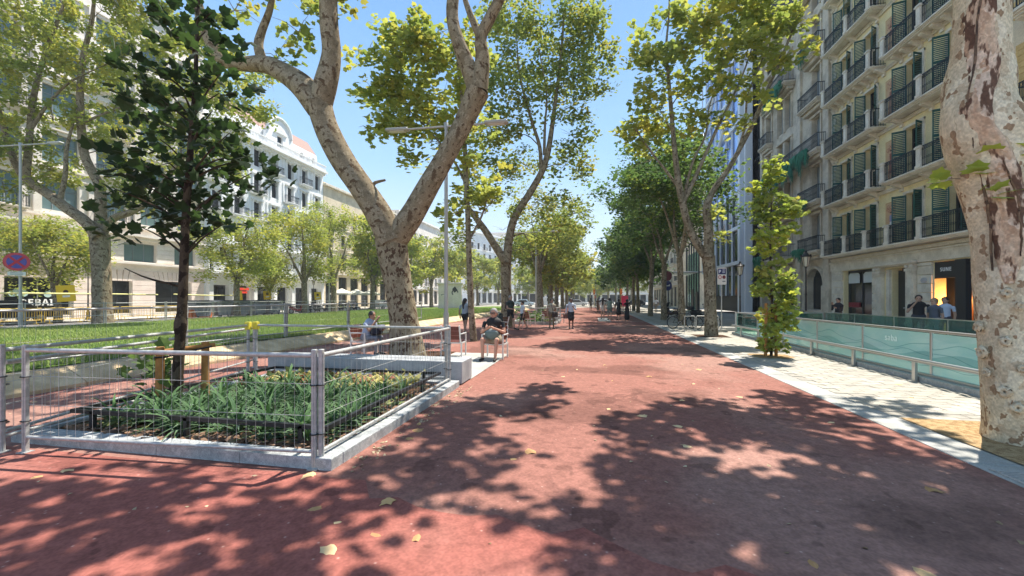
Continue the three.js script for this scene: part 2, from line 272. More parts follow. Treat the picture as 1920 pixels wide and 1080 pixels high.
// limbs: points and radii in metres; blobs: leafy masses as centre, half sizes, number of sprays
const TREES = {"fork":{"limbs":[[[[-5.15,-0.3,-10.96],[-5.21,0.23,-10.95],[-5.31,1.07,-10.93],[-5.45,1.99,-10.9],[-5.6,2.9,-10.87],[-5.67,3.43,-10.86]],[0.6,0.5,0.4,0.39,0.44,0.47]],[[[-5.57,3.26,-10.72],[-5.91,4.02,-10.66],[-6.38,4.77,-10.56],[-6.93,5.6,-10.46],[-7.39,6.5,-10.37],[-7.6,7.18,-10.32]],[0.36,0.36,0.34,0.33,0.33,0.34]],[[[-7.6,7.1,-10.32],[-7.33,7.8,-10.28],[-7.19,8.55,-10.3],[-7.19,9.23,-10.2],[-7.14,10.19,-10.11],[-6.76,11.97,-9.88],[-6.64,13.52,-9.49]],[0.33,0.3,0.25,0.24,0.23,0.17,0.09]],[[[-7.57,7.03,-10.33],[-8.08,7.68,-10.33],[-8.75,8.2,-10.4],[-9.51,8.59,-10.46],[-10.3,8.71,-10.5],[-10.96,8.89,-10.47],[-11.28,9.33,-10.41],[-11.56,9.97,-10.36],[-11.8,10.86,-10.31],[-12.45,12.72,-10.28],[-13.25,14.34,-10.13]],[0.34,0.33,0.28,0.24,0.2,0.19,0.17,0.16,0.14,0.1,0.06]],[[[-9.56,8.63,-10.45],[-9.68,9.14,-10.42],[-9.59,9.54,-10.44],[-9.36,10.17,-10.49],[-9.13,11.42,-10.53]],[0.16,0.13,0.11,0.09,0.06]],[[[-5.62,3.28,-10.82],[-5.05,4.02,-10.83],[-4.5,4.89,-10.83],[-3.95,5.75,-10.84],[-3.46,6.6,-10.84],[-3.07,7.35,-10.81]],[0.36,0.33,0.3,0.27,0.26,0.33]],[[[-3.07,7.28,-10.81],[-3.34,8.01,-10.76],[-3.59,8.67,-10.61],[-3.73,9.32,-10.58],[-3.67,10.25,-10.49],[-3.98,11.69,-10.12],[-4.36,13.18,-9.64]],[0.26,0.22,0.18,0.16,0.15,0.1,0.06]],[[[-3.07,7.35,-10.81],[-2.93,8.17,-10.74],[-2.94,8.68,-10.63],[-2.69,9.11,-10.58],[-2.28,9.74,-10.46],[-1.59,11.09,-10.08],[-1.25,12.15,-9.54]],[0.27,0.2,0.16,0.15,0.13,0.09,0.06]],[[[-2.94,8.61,-10.63],[-3.18,9.18,-10.58],[-3.36,9.68,-10.55],[-3.53,10.54,-10.52]],[0.11,0.09,0.07,0.05]],[[[-6.24,4.54,-10.59],[-6.09,4.92,-10.62],[-5.71,5.0,-10.59]],[0.1,0.05,0.03]]],"blobs":[[-10.62,10.38,-10.54,0.7,0.56,0.7,7],[-8.58,9.6,-10.74,0.9,0.72,0.9,6],[-9.28,8.87,-10.71,0.6,0.48,0.6,3],[-8.44,11.34,-10.57,1.6,1.28,1.6,45],[-11.02,12.07,-10.57,1.5,1.2,1.5,45],[-13.24,12.98,-10.43,1.6,1.28,1.6,50],[-6.8,11.66,-10.18,1.4,1.12,1.4,35],[-5.77,13.39,-10.07,1.6,1.28,1.6,40],[-3.74,11.64,-10.27,1.3,1.04,1.3,30],[-11.47,14.14,-10.27,1.8,1.44,1.8,50],[-15.93,14.17,-10.11,1.6,1.28,1.6,40],[-8.44,14.3,-10.57,1.6,1.28,1.6,40],[1.06,11.04,-10.09,0.75,0.5,0.75,27],[1.69,10.81,-10.59,0.6,0.5,0.6,19],[0.45,10.58,-9.17,0.55,0.5,0.55,16],[2.24,11.04,-11.72,0.5,0.5,0.5,12],[1.54,10.7,-8.82,0.6,0.5,0.6,17],[-0.15,9.43,-6.73,0.6,0.5,0.6,9],[-1.25,9.43,-6.77,0.5,0.5,0.5,7],[0.58,8.74,-6.08,0.5,0.5,0.5,8],[-1.05,8.97,-5.83,0.55,0.5,0.55,10],[-0.18,8.51,-5.66,0.5,0.5,0.5,7],[1.31,9.2,-6.94,0.5,0.5,0.5,7],[-2.36,9.66,-6.69,0.6,0.5,0.6,9],[-1.29,8.51,-5.32,0.5,0.5,0.5,7],[0.75,9.66,-7.3,0.4,0.5,0.4,4]]},"edge":{"limbs":[[[[4.96,-0.07,-5.92],[4.9,0.21,-5.89],[4.82,0.68,-5.84],[4.78,1.18,-5.84],[4.72,1.8,-5.82],[4.71,2.49,-5.82],[4.62,3.05,-5.81],[4.48,3.49,-5.78],[4.4,3.77,-5.76],[4.43,4.24,-5.77],[4.45,4.8,-5.77],[4.45,5.42,-5.77],[4.42,6.47,-5.82],[4.35,7.34,-5.85]],[0.35,0.292,0.268,0.258,0.256,0.27,0.305,0.315,0.295,0.25,0.23,0.225,0.21,0.18]],[[[4.33,6.4,-5.8],[4.24,7.81,-6.24],[4.11,9.32,-6.93]],[0.17,0.12,0.07]],[[[4.3,6.9,-5.84],[4.61,7.92,-5.9],[4.82,8.66,-5.84]],[0.17,0.12,0.07]],[[[4.23,7.34,-5.83],[3.45,7.53,-5.37],[2.51,7.85,-4.98]],[0.17,0.11,0.06]]],"blobs":[[5.09,10.35,-10.25,0.75,0.5,0.75,45],[4.67,10.58,-10.79,0.6,0.5,0.6,32],[6.08,10.58,-11.38,0.55,0.5,0.55,24],[3.83,10.12,-9.68,0.6,0.5,0.6,28],[5.07,9.89,-8.75,0.6,0.5,0.6,22],[5.52,9.43,-8.41,0.55,0.5,0.55,19],[4.04,9.66,-7.95,0.75,0.5,0.75,18],[3.3,9.43,-7.51,0.65,0.5,0.65,14],[4.19,9.2,-7.24,0.8,0.5,0.8,19],[4.62,8.97,-7.02,0.8,0.5,0.8,18],[5.45,8.97,-7.41,0.7,0.5,0.7,15],[3.27,8.74,-6.48,0.7,0.5,0.7,12],[2.62,8.97,-6.56,0.6,0.5,0.6,9],[2.26,9.43,-7.21,0.55,0.5,0.55,7],[3.73,8.51,-6.26,0.6,0.5,0.6,7],[1.87,8.51,-5.95,0.55,0.5,0.55,7],[4.46,8.28,-6.32,0.6,0.5,0.6,7],[2.47,8.05,-5.7,0.5,0.5,0.5,6],[3.16,10.12,-8.45,0.5,0.5,0.5,15],[7.15,10.58,-11.59,0.35,0.5,0.35,7],[6.63,9.66,-9.47,0.3,0.5,0.3,5],[7.2,9.5,-6.0,1.4,1,1.4,50],[6.5,11.5,-4.5,1.6,1.2,1.6,50],[3.5,11.8,-6.0,1.6,1.2,1.6,40]]},"slender":{"limbs":[[[[-4.62,-0.11,-15.6],[-4.71,1.05,-15.58],[-4.79,2.94,-15.57],[-4.88,5.07,-15.65],[-4.97,6.58,-15.73],[-5.12,8.36,-15.91],[-5.35,10.63,-16.07],[-5.67,12.72,-16.21]],[0.15,0.13,0.12,0.1,0.09,0.08,0.06,0.03]],[[[-4.93,6.15,-15.74],[-5.61,7.35,-16.02],[-6.84,8.83,-16.18],[-8.18,10.2,-16.22]],[0.06,0.05,0.04,0.02]],[[[-4.82,4.01,-15.66],[-4.3,5.07,-15.77],[-4.01,6.37,-15.92]],[0.05,0.04,0.02]]],"blobs":[[-7.62,11.62,-15.82,1.3,1.04,1.3,80],[-9.03,10.39,-15.75,1,0.8,1,44],[-6.11,10.07,-16.12,1.3,1.04,1.3,75],[-7.63,9.86,-16.33,1.3,1.04,1.3,70],[-9.3,12.02,-15.8,0.6,0.48,0.6,14],[-6.54,12.28,-16.04,1.1,0.88,1.1,55],[-8.15,12.85,-15.92,0.7,0.56,0.7,24],[-7.62,8.08,-15.82,0.9,0.72,0.9,36],[-6.04,8.01,-15.93,1,0.8,1,40],[-4.67,6.61,-15.9,0.9,0.72,0.9,34],[-4.7,8.58,-15.99,0.9,0.72,0.9,30],[-5.18,11.72,-16.1,1,0.8,1,44],[-9.36,8.91,-15.89,0.5,0.4,0.5,12],[-5.27,5.09,-15.68,0.8,0.64,0.8,24],[-3.91,5.51,-15.95,0.6,0.48,0.6,16]]},"second":{"limbs":[[[[-4.96,0.05,-23.69],[-5.0,1.37,-23.68],[-5.03,2.62,-23.67],[-5.03,3.94,-23.67]],[0.36,0.3,0.29,0.32]],[[[-5.01,3.8,-23.47],[-5.63,4.8,-23.35],[-6.18,5.67,-23.24],[-6.79,6.51,-23.12],[-7.22,7.13,-23.04],[-7.34,8.23,-23.01],[-7.46,9.78,-22.99]],[0.26,0.22,0.2,0.17,0.13,0.1,0.06]],[[[-4.95,3.8,-23.49],[-4.8,5.26,-23.52],[-4.5,6.45,-23.58],[-3.61,7.88,-23.75],[-2.9,9.19,-23.89],[-2.6,10.19,-23.95],[-2.32,11.97,-24.0],[-2.08,13.84,-24.05],[-1.83,16.02,-24.1],[-1.65,18.51,-24.14]],[0.27,0.24,0.22,0.2,0.18,0.17,0.13,0.1,0.08,0.05]],[[[-2.97,9.16,-23.88],[-3.06,10.56,-23.86],[-3.49,11.97,-23.78],[-3.88,13.37,-23.7],[-4.22,14.77,-23.63],[-4.4,17.26,-23.59]],[0.13,0.11,0.09,0.08,0.06,0.03]],[[[-2.81,10.1,-23.91],[-2.75,11.97,-23.92],[-2.66,13.52,-23.94],[-3.12,16.33,-23.85]],[0.09,0.07,0.05,0.03]]],"blobs":[[-4.65,18.2,-23.55,1.6,1.28,1.6,60],[-3.12,17.89,-23.85,1.8,1.44,1.8,75],[-1.28,17.58,-24.21,1.8,1.44,1.8,75],[-0.06,16.33,-24.45,1.4,1.12,1.4,45],[-0.67,14.77,-24.33,1.5,1.2,1.5,55],[-2.25,15.36,-24.53,1.5,1.2,1.5,50],[-4.34,15.71,-23.61,1.5,1.2,1.5,50],[-3.42,13.52,-23.79,1.5,1.2,1.5,45],[-1.28,12.9,-24.21,1.4,1.12,1.4,40],[0.24,14.46,-24.51,0.9,0.72,0.9,20],[-5.15,13.28,-22.94,1.2,0.96,1.2,30],[-4.65,11.34,-23.55,1.5,1.2,1.5,40],[-0.98,11.03,-24.27,1.2,0.96,1.2,24],[-5.87,11.34,-23.3,1.3,1.04,1.3,32],[-5.57,8.85,-23.36,1.4,1.12,1.4,32],[-3.96,9.63,-24.19,1.4,1.12,1.4,30],[-1.62,9.63,-24.65,1.2,0.96,1.2,24],[-0.67,8.85,-24.33,0.9,0.72,0.9,14],[-6.48,8.23,-23.18,1.2,0.96,1.2,26],[-4.05,7.2,-24.68,1.4,1.12,1.4,26],[-2.29,7.2,-25.03,1.4,1.12,1.4,30],[-1.02,6.87,-25.28,1.2,0.96,1.2,24],[-7.71,6.04,-22.94,1.1,0.88,1.1,18],[-3.38,5.39,-25.83,1.2,0.96,1.2,20],[-5.26,18.82,-23.42,1.4,1.12,1.4,40],[-0.37,18.65,-24.59,1.3,1.04,1.3,30]]},"lawn_edge":{"limbs":[[[[-30.29,-0.17,-20.42],[-30.36,1.68,-20.41],[-30.43,3.7,-20.39],[-30.52,5.72,-20.37]],[0.55,0.47,0.46,0.5]],[[[-30.09,5.49,-20.05],[-30.93,6.48,-19.89],[-32.07,7.31,-19.66],[-33.14,8.14,-19.45],[-34.11,8.8,-19.26],[-34.83,9.46,-19.12],[-35.54,10.95,-18.98],[-35.97,12.61,-18.89],[-36.78,15.26,-18.73]],[0.36,0.32,0.3,0.27,0.25,0.22,0.19,0.15,0.08]],[[[-30.64,5.56,-20.45],[-30.61,7.25,-20.46],[-30.68,8.77,-20.45],[-31.14,9.78,-20.35],[-31.6,10.8,-20.26],[-31.8,12.82,-20.22],[-31.87,14.85,-20.21],[-31.7,16.87,-20.24],[-31.14,19.24,-20.35],[-30.94,21.6,-20.39]],[0.34,0.3,0.27,0.25,0.24,0.21,0.18,0.15,0.12,0.07]],[[[-30.54,5.73,-20.47],[-29.81,6.74,-20.62],[-28.72,7.15,-20.83],[-27.73,7.76,-21.03],[-26.9,8.77,-21.19],[-25.57,10.46,-21.45],[-23.59,12.15,-21.85]],[0.26,0.22,0.18,0.16,0.13,0.1,0.05]],[[[-34.57,9.13,-19.17],[-34.37,11.28,-19.21],[-34.18,13.6,-19.24],[-33.69,15.92,-19.34],[-32.88,18.24,-19.5],[-32.29,19.89,-19.62]],[0.2,0.18,0.16,0.13,0.11,0.07]],[[[-34.18,12.28,-19.24],[-33.2,13.77,-19.44],[-31.91,15.09,-19.69],[-29.63,16.25,-20.14]],[0.1,0.08,0.06,0.03]],[[[-32.55,7.64,-19.57],[-32.17,9.3,-19.64],[-32.07,10.95,-19.66],[-31.58,12.94,-19.76]],[0.14,0.12,0.1,0.05]],[[[-31.7,12.82,-20.24],[-29.22,13.84,-20.73],[-26.9,14.51,-21.19]],[0.08,0.06,0.03]]],"blobs":[[-34.15,18.89,-18.74,2,1.6,2,70],[-33.19,18.9,-19.95,2,1.6,2,70],[-30.54,19.91,-20.47,2.1,1.68,2.1,70],[-27.89,19.24,-21.0,2,1.6,2,65],[-26.56,19.21,-22.28,2,1.6,2,60],[-24.15,17.46,-22.75,1.8,1.44,1.8,50],[-32.87,15.64,-18.99,1.9,1.52,1.9,60],[-32.75,16.76,-21.06,1.9,1.52,1.9,55],[-28.89,16.54,-20.8,2,1.6,2,60],[-27.25,16.41,-22.14,1.9,1.52,1.9,55],[-24.84,14.65,-22.62,1.7,1.36,1.7,45],[-22.77,15.0,-23.03,1.6,1.28,1.6,36],[-34.78,13.69,-18.62,1.8,1.44,1.8,50],[-33.52,12.82,-19.88,1.7,1.36,1.7,40],[-31.37,13.95,-21.33,1.8,1.44,1.8,46],[-28.62,13.6,-21.87,1.8,1.44,1.8,46],[-26.21,12.2,-22.35,1.7,1.36,1.7,40],[-23.81,12.2,-22.82,1.6,1.28,1.6,36],[-22.14,13.82,-23.66,1.4,1.12,1.4,24],[-34.46,10.45,-18.68,1.5,1.2,1.5,36],[-30.34,11.15,-21.53,1.5,1.2,1.5,32],[-27.93,10.45,-22.01,1.4,1.12,1.4,28],[-33.78,10.8,-20.85,1.4,1.12,1.4,26],[-23.62,10.41,-23.88,1.2,0.96,1.2,18],[-35.1,8.17,-18.55,1.3,1.04,1.3,24],[-29.38,8.43,-20.7,1,0.8,1,14],[-33.86,9.78,-19.82,1.2,0.96,1.2,20],[-21.65,16.59,-24.27,1.2,0.96,1.2,18],[-36.38,17.26,-18.3,2,1.6,2,60],[-36.38,11.74,-18.3,1.8,1.44,1.8,40],[-28.56,7.76,-20.86,0.9,0.72,0.9,12],[-30.21,22.62,-20.54,2.2,1.76,2.2,60],[-26.56,22.72,-22.28,2.2,1.76,2.2,60],[-34.85,22.95,-19.62,2.2,1.76,2.2,60]]},"right_fork":{"limbs":[[[[5.23,-0.1,-19.89],[5.21,0.72,-19.89],[5.19,1.68,-19.88],[5.16,2.64,-19.88],[5.09,3.6,-19.86]],[0.3,0.25,0.235,0.24,0.27]],[[[5.04,3.48,-19.85],[4.62,4.13,-19.77],[4.2,5.04,-19.69],[3.96,6.0,-19.64],[3.79,6.85,-19.61],[3.65,7.93,-19.58],[3.54,9.13,-19.55],[3.44,10.33,-19.54],[3.32,11.77,-19.51],[3.23,12.97,-19.49],[3.35,14.41,-19.52],[3.39,16.1,-19.53]],[0.2,0.19,0.16,0.15,0.14,0.12,0.1,0.09,0.08,0.06,0.04,0.03]],[[[5.03,3.52,-19.54],[5.01,4.75,-19.54],[4.94,5.7,-19.53],[5.1,6.22,-19.56],[5.4,6.76,-19.62],[5.75,7.23,-19.69],[6.17,7.94,-19.77],[6.54,8.65,-19.84],[7.0,9.53,-19.93],[7.56,10.9,-20.04],[8.12,12.2,-20.15],[8.72,13.73,-20.27],[9.0,14.92,-20.33],[9.23,16.33,-20.37]],[0.2,0.18,0.17,0.14,0.12,0.11,0.1,0.1,0.09,0.07,0.06,0.045,0.03,0.02]],[[[3.84,6.63,-19.72],[3.32,7.36,-19.61],[2.68,8.2,-19.49],[2.09,9.05,-19.37],[1.71,9.77,-19.3]],[0.07,0.06,0.05,0.035,0.02]],[[[3.94,5.86,-19.53],[4.41,6.94,-19.63],[4.83,7.89,-19.71],[5.46,9.33,-19.83],[6.1,10.64,-19.96],[6.75,12.19,-20.09],[7.17,13.63,-20.17]],[0.09,0.08,0.07,0.06,0.05,0.035,0.02]],[[[4.05,5.67,-19.76],[4.17,6.87,-19.78],[4.46,7.96,-19.84],[4.98,9.05,-19.94],[5.17,10.38,-19.98],[5.64,11.83,-20.07]],[0.08,0.06,0.05,0.04,0.03,0.02]],[[[6.17,7.94,-19.77],[6.59,9.24,-19.85],[6.72,10.66,-19.88],[7.37,12.32,-20.01],[7.84,13.73,-20.1]],[0.06,0.05,0.04,0.03,0.02]]],"blobs":[[3.25,14.17,-19.5,1,0.8,1,38],[2.44,12.79,-19.44,0.9,0.72,0.9,32],[4.08,12.97,-19.66,0.9,0.72,0.9,32],[3.03,11.83,-19.56,1,0.8,1,36],[2.09,10.62,-19.37,0.8,0.64,0.8,26],[3.03,9.89,-19.56,0.9,0.72,0.9,26],[4.17,11.0,-19.58,0.8,0.64,0.8,18],[1.63,9.62,-19.48,0.6,0.48,0.6,16],[2.35,8.76,-19.63,0.6,0.48,0.6,12],[3.74,9.17,-19.7,0.7,0.56,0.7,12],[4.74,9.74,-20.1,0.7,0.56,0.7,12],[4.43,13.93,-19.73,0.9,0.72,0.9,24],[5.43,14.04,-19.73,1,0.8,1,40],[6.45,14.21,-19.82,1,0.8,1,44],[7.52,13.84,-19.83,1,0.8,1,40],[8.44,13.37,-20.01,0.7,0.56,0.7,20],[5.52,12.32,-19.64,0.8,0.64,0.8,26],[6.61,12.43,-19.65,0.8,0.64,0.8,26],[7.75,12.2,-19.88,0.6,0.48,0.6,16],[5.92,10.56,-19.52,0.7,0.56,0.7,18],[7.06,10.8,-19.74,0.6,0.48,0.6,12],[5.52,9.48,-19.64,0.6,0.48,0.6,10],[6.83,9.51,-19.7,0.5,0.4,0.5,8],[8.9,14.3,-20.1,0.5,0.4,0.5,10],[5.08,11.42,-19.66,0.6,0.48,0.6,12],[8.99,12.48,-19.61,0.35,0.28,0.35,6],[5.4,5.54,-20.03,0.5,0.4,0.5,10],[5.88,4.58,-20.12,0.35,0.28,0.35,6]]}};
// ------------------------------------------------------------------ trees
function tube(pts, rad, seg = 10, step = .25, rough = .06, seed = 1, knots = []) { // a limb through points with its own radii, uneven like bark
  const c = new THREE.CatmullRomCurve3(pts, false, 'centripetal'), L = c.getLength(), n = Math.max(2, Math.min(60, Math.ceil(L / step)));
  const P = [], U = [], I = [], N = V(0, 0, 0), up = V(.3, .2, .93); let v = 0, prev = null;
  const t0 = c.getTangent(0), side = V(0, 0, 0).crossVectors(t0, Math.abs(t0.y) > .9 ? V(1, 0, 0) : V(0, 1, 0)).normalize();
  let A = side.clone();
  for (let i = 0; i <= n; i++) {
    const t = i / n, p = c.getPoint(t), d = c.getTangent(t), f = t * (rad.length - 1), k = Math.min(rad.length - 2, Math.floor(f)), R = lerp(rad[k], rad[k + 1], f - k);
    A.addScaledVector(d, -A.dot(d)).normalize(); const B = V(0, 0, 0).crossVectors(d, A);
    if (prev) v += p.distanceTo(prev); prev = p;
    for (let j = 0; j <= seg; j++) {
      const a = j / seg * Math.PI * 2, w = (j % seg) / seg;
      let r = R * (1 + rough * 2 * (fbm(w, (v * .11 + seed * .37) % 1, 4, seed, 3) - .5) * 2);
      const q = p.clone().addScaledVector(A, Math.cos(a) * r).addScaledVector(B, Math.sin(a) * r);
      for (const [kx, ky, kz, kr, kh] of knots) { const e = Math.hypot(q.x - kx, q.y - ky, q.z - kz); if (e < kr) { const s = kh * (1 - (e / kr) ** 2) ** 2; q.addScaledVector(A, Math.cos(a) * s).addScaledVector(B, Math.sin(a) * s); } }
      P.push(q.x, q.y, q.z); U.push(j / seg * Math.max(.35, rad[0] * 6.28), v);
    }
  }
  for (let i = 0; i < n; i++) for (let j = 0; j < seg; j++) { const a = i * (seg + 1) + j, b = a + seg + 1; I.push(a, a + 1, b, a + 1, b + 1, b); }
  const g = new THREE.BufferGeometry(); g.setAttribute('position', new THREE.Float32BufferAttribute(P, 3)); g.setAttribute('uv', new THREE.Float32BufferAttribute(U, 2)); g.setIndex(I); g.computeVertexNormals();
  const nn = g.attributes.normal; // close the seam
  for (let i = 0; i <= n; i++) { const a = i * (seg + 1), b = a + seg; N.set(nn.getX(a) + nn.getX(b), nn.getY(a) + nn.getY(b), nn.getZ(a) + nn.getZ(b)).normalize(); nn.setXYZ(a, N.x, N.y, N.z); nn.setXYZ(b, N.x, N.y, N.z); }
  return g;
}
const LOBED = [[0, 0], [.26, -.08], [.56, .14], [.44, .34], [.56, .62], [.27, .66], [0, 1], [-.27, .66], [-.56, .62], [-.44, .34], [-.56, .14], [-.26, -.08]];
const POINTED = [[0, 0], [.14, .02], [.34, -.12], [.36, .1], [.62, .2], [.36, .36], [.5, .7], [.18, .58], [0, 1], [-.18, .58], [-.5, .7], [-.36, .36], [-.62, .2], [-.36, .1], [-.34, -.12], [-.14, .02]];
const PLAIN = [[0, 0], [.42, .42], [0, 1], [-.42, .42]];
function leafGeo(outline, s, curl = .2) {
  const P = [], c = [0, .36, .02]; const pt = ([x, y]) => [x * s, y * s, (-curl * Math.abs(x) - curl * .5 * y * y) * s];
  for (let i = 0; i < outline.length; i++) { const a = pt(outline[i]), b = pt(outline[(i + 1) % outline.length]); P.push(c[0], c[1] * s, c[2] * s, ...a, ...b); }
  const g = new THREE.BufferGeometry(); g.setAttribute('position', new THREE.Float32BufferAttribute(P, 3)); g.computeVertexNormals(); return g;
}
function spray(seed, n, R, s, outline) { // a twig end: n leaves hanging round it
  const r = rng(seed), gs = [], m = new THREE.Matrix4(), q = new THREE.Quaternion(), e = new THREE.Euler();
  for (let k = 0; k < n; k++) {
    const z = s * (.7 + .6 * r()), g = leafGeo(outline, z, .1 + r() * .3);
    const a = r() * 6.28, h = (r() - .5) * R * 1.1, d = R * Math.sqrt(r());
    e.set(-1.2 + (r() - .5) * 1.7, r() * 6.28, (r() - .5) * 1.2, 'YXZ'); q.setFromEuler(e); m.compose(V(Math.cos(a) * d, h, Math.sin(a) * d), q, V(1, 1, 1)); g.applyMatrix4(m); gs.push(g);
  }
  return mergeGeometries(gs);
}
const SPRAY = { near: spray(3, 13, .36, .165, LOBED), near2: spray(9, 12, .38, .17, LOBED), mid: spray(4, 18, .5, .2, PLAIN), mid2: spray(14, 18, .52, .21, PLAIN), far: spray(5, 18, .8, .36, PLAIN), big: spray(6, 8, .26, .118, LOBED), shoot: spray(7, 9, .2, .13, LOBED), one: spray(8, 3, .1, .14, LOBED) };
const TINT = {
  fresh: (r) => { const t = r(), y = r() < .22 ? 1 : 0; return lin(lerp(.24, .48, t) + y * .14, lerp(.31, .51, t) + y * .06, lerp(.06, .1, t)); },
  olive: (r) => { const t = r(), y = r() < .15 ? 1 : 0; return lin(lerp(.18, .38, t) + y * .14, lerp(.25, .42, t) + y * .05, lerp(.055, .09, t)); },
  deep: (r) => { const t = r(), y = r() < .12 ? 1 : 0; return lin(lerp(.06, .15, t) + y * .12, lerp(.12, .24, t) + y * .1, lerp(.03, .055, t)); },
  dark: (r) => { const t = r(); return lin(lerp(.015, .045, t), lerp(.035, .085, t), lerp(.01, .02, t)); },  // near-black green: backlit shade darkened into the leaf colour
  sun: (r) => { const t = r(), y = r() < .3 ? 1 : 0; return lin(lerp(.3, .46, t) + y * .12, lerp(.4, .54, t) + y * .06, lerp(.06, .085, t)); },
};
function leaves(name, geo, blobs, tint, seed, parent, spread = .42, dens = 1) {
  const r = rng(seed), M4 = [], cols = [], q = new THREE.Quaternion(), e = new THREE.Euler(), gauss = () => (r() + r() + r() - 1.5) * 1.15;
  for (const [x, y, z, a, b, c, n0] of blobs) {
    const n = Math.max(2, Math.round(n0 * dens)), k = Math.max(1, Math.round(n / 5)), cl = [];
    for (let i = 0; i < k; i++) { let p; do p = V(r() * 2 - 1, r() * 2 - 1, r() * 2 - 1); while (p.length() > 1); p.setLength(Math.pow(p.length(), .7)); cl.push(V(x + p.x * a, y + p.y * b, z + p.z * c)); }
    for (let i = 0; i < n; i++) {
      const o = cl[i % k], s = .75 + r() * .6, w = Math.min(spread, a * .6);
      e.set((r() - .5) * 1.1, r() * 6.28, (r() - .5) * 1.1); M4.push(new THREE.Matrix4().compose(V(o.x + gauss() * w, o.y + gauss() * w * .7, o.z + gauss() * w), q.setFromEuler(e), V(s, s, s))); cols.push(tint(r));
    }
  }
  const im = new THREE.InstancedMesh(geo, M.leaf, M4.length); M4.forEach((m, i) => { im.setMatrixAt(i, m); im.setColorAt(i, cols[i]); });
  im.name = name; im.userData.kind = 'stuff'; parent.add(im); return im;
}
function tree(name, label, data, { bark, tint = 'olive', geo = 'mid', dens = 1, spread = .42, seg = 12, group, seed = 1, knots = [], upper } = {}) {
  const b = data.limbs[0][0][0], t = thing(name, label, 'tree', [b[0], 0, b[2]], 0, group), o = V(b[0], 0, b[2]);
  const ends = [];
  data.limbs.forEach(([pts, rad], i) => {
    const P = pts.map(p => V(...p).sub(o)); if (!i && P[0].y > -.05) P[0].y = -.05;
    part(i ? 'limb' : 'trunk', tube(P, rad, i ? Math.max(6, seg - 2) : seg + 6, i ? .2 : .12, i ? .07 : .08, seed + i, i ? [] : knots), i && upper ? upper : bark, t, false);
    P.forEach((p, k) => { if (i && k >= 1) ends.push([p, rad[k]]); });
  });
  if (data.blobs.length) {
    const tw = [], r = rng(seed + 77), bl = data.blobs.map(q => [q[0] - o.x, q[1], q[2] - o.z, ...q.slice(3)]);
    const nodes = ends.slice();
    for (const q of bl.slice().sort((p, s) => Math.min(...ends.map(e => e[0].distanceTo(V(p[0], p[1], p[2])))) - Math.min(...ends.map(e => e[0].distanceTo(V(s[0], s[1], s[2])))))) {
      const c = V(q[0], q[1], q[2]); let best = null, bd = 1e9;
      for (const e of nodes) { const d = e[0].distanceTo(c) + (e[0].y > c.y ? .6 : 0); if (d < bd) { bd = d; best = e; } }
      if (bd > .3) {
        const mid = best[0].clone().lerp(c, .5).add(V((r() - .5) * .2 * bd, .12 * bd, (r() - .5) * .2 * bd)), R = Math.min(best[1] * .6, .02 + bd * .012);
        tw.push(tube([best[0], mid, c], [R, R * .7, R * .35], 5, .4, .05, seed + 5)); nodes.push([mid, R * .7], [c, R * .5]);
      }
      for (let k = 0; k < 4; k++) { const e = c.clone().add(V((r() - .5) * 1.7 * q[3], (r() - .4) * 1.5 * q[4], (r() - .5) * 1.7 * q[5])); tw.push(tube([c, c.clone().lerp(e, .5).add(V(0, .08, 0)), e], [.014, .01, .005], 4, .5, .05, 3)); }
    }
    part('twigs', tw, upper || bark, t, false).userData.kind = 'stuff';
    leaves('crown', SPRAY[geo], bl, TINT[tint], seed + 200, t, spread, dens);
  }
  return t;
}
function genericTree(x, z, h, R, seed, lean = 0, first = .3, stout = 1) { // a grown plane tree: short bole, three or four rising limbs
  const r = rng(seed), limbs = [], blobs = [], f = h * (first + r() * .06), tr = (.022 * h + .04) * stout, top = [x + lean * .3, f, z + (r() - .5) * .3];
  limbs.push([[[x, 0, z], [x + lean * .1, f * .5, z], top], [tr * 1.35, tr, tr * 1.05]]);
  const n = 3 + Math.floor(r() * 2), a0 = r() * 6.28;
  for (let k = 0; k < n; k++) {
    const a = a0 + k / n * 6.28 + (r() - .5) * .6, w = R * (.35 + r() * .3), H = h * (.72 + r() * .2);
    const p = [[top[0], f - .1, top[2]], [top[0] + Math.cos(a) * w * .4, lerp(f, H, .35), top[2] + Math.sin(a) * w * .4], [top[0] + Math.cos(a + .2) * w * .75, lerp(f, H, .7), top[2] + Math.sin(a + .2) * w * .75], [top[0] + Math.cos(a) * w + lean, H, top[2] + Math.sin(a) * w]];
    limbs.push([p, [tr * .65, tr * .45, tr * .3, tr * .12]]);
  }
  const m = 16 + Math.floor(R * 2.2);
  for (let k = 0; k < m; k++) {
    const a = r() * 6.28, d = Math.sqrt(r()) * R, u = r(), y = lerp(f * 1.12, h, Math.pow(u, .8)) , s = 1.0 + R * .14 + r() * .5, sq = Math.sqrt(Math.max(.12, 1 - ((y - h * .62) / (h * .46)) ** 2));
    blobs.push([top[0] + Math.cos(a) * d * sq + lean * .5, y, top[2] + Math.sin(a) * d * sq, s, s * .75, s, 20]);
  }
  return { limbs, blobs };
}

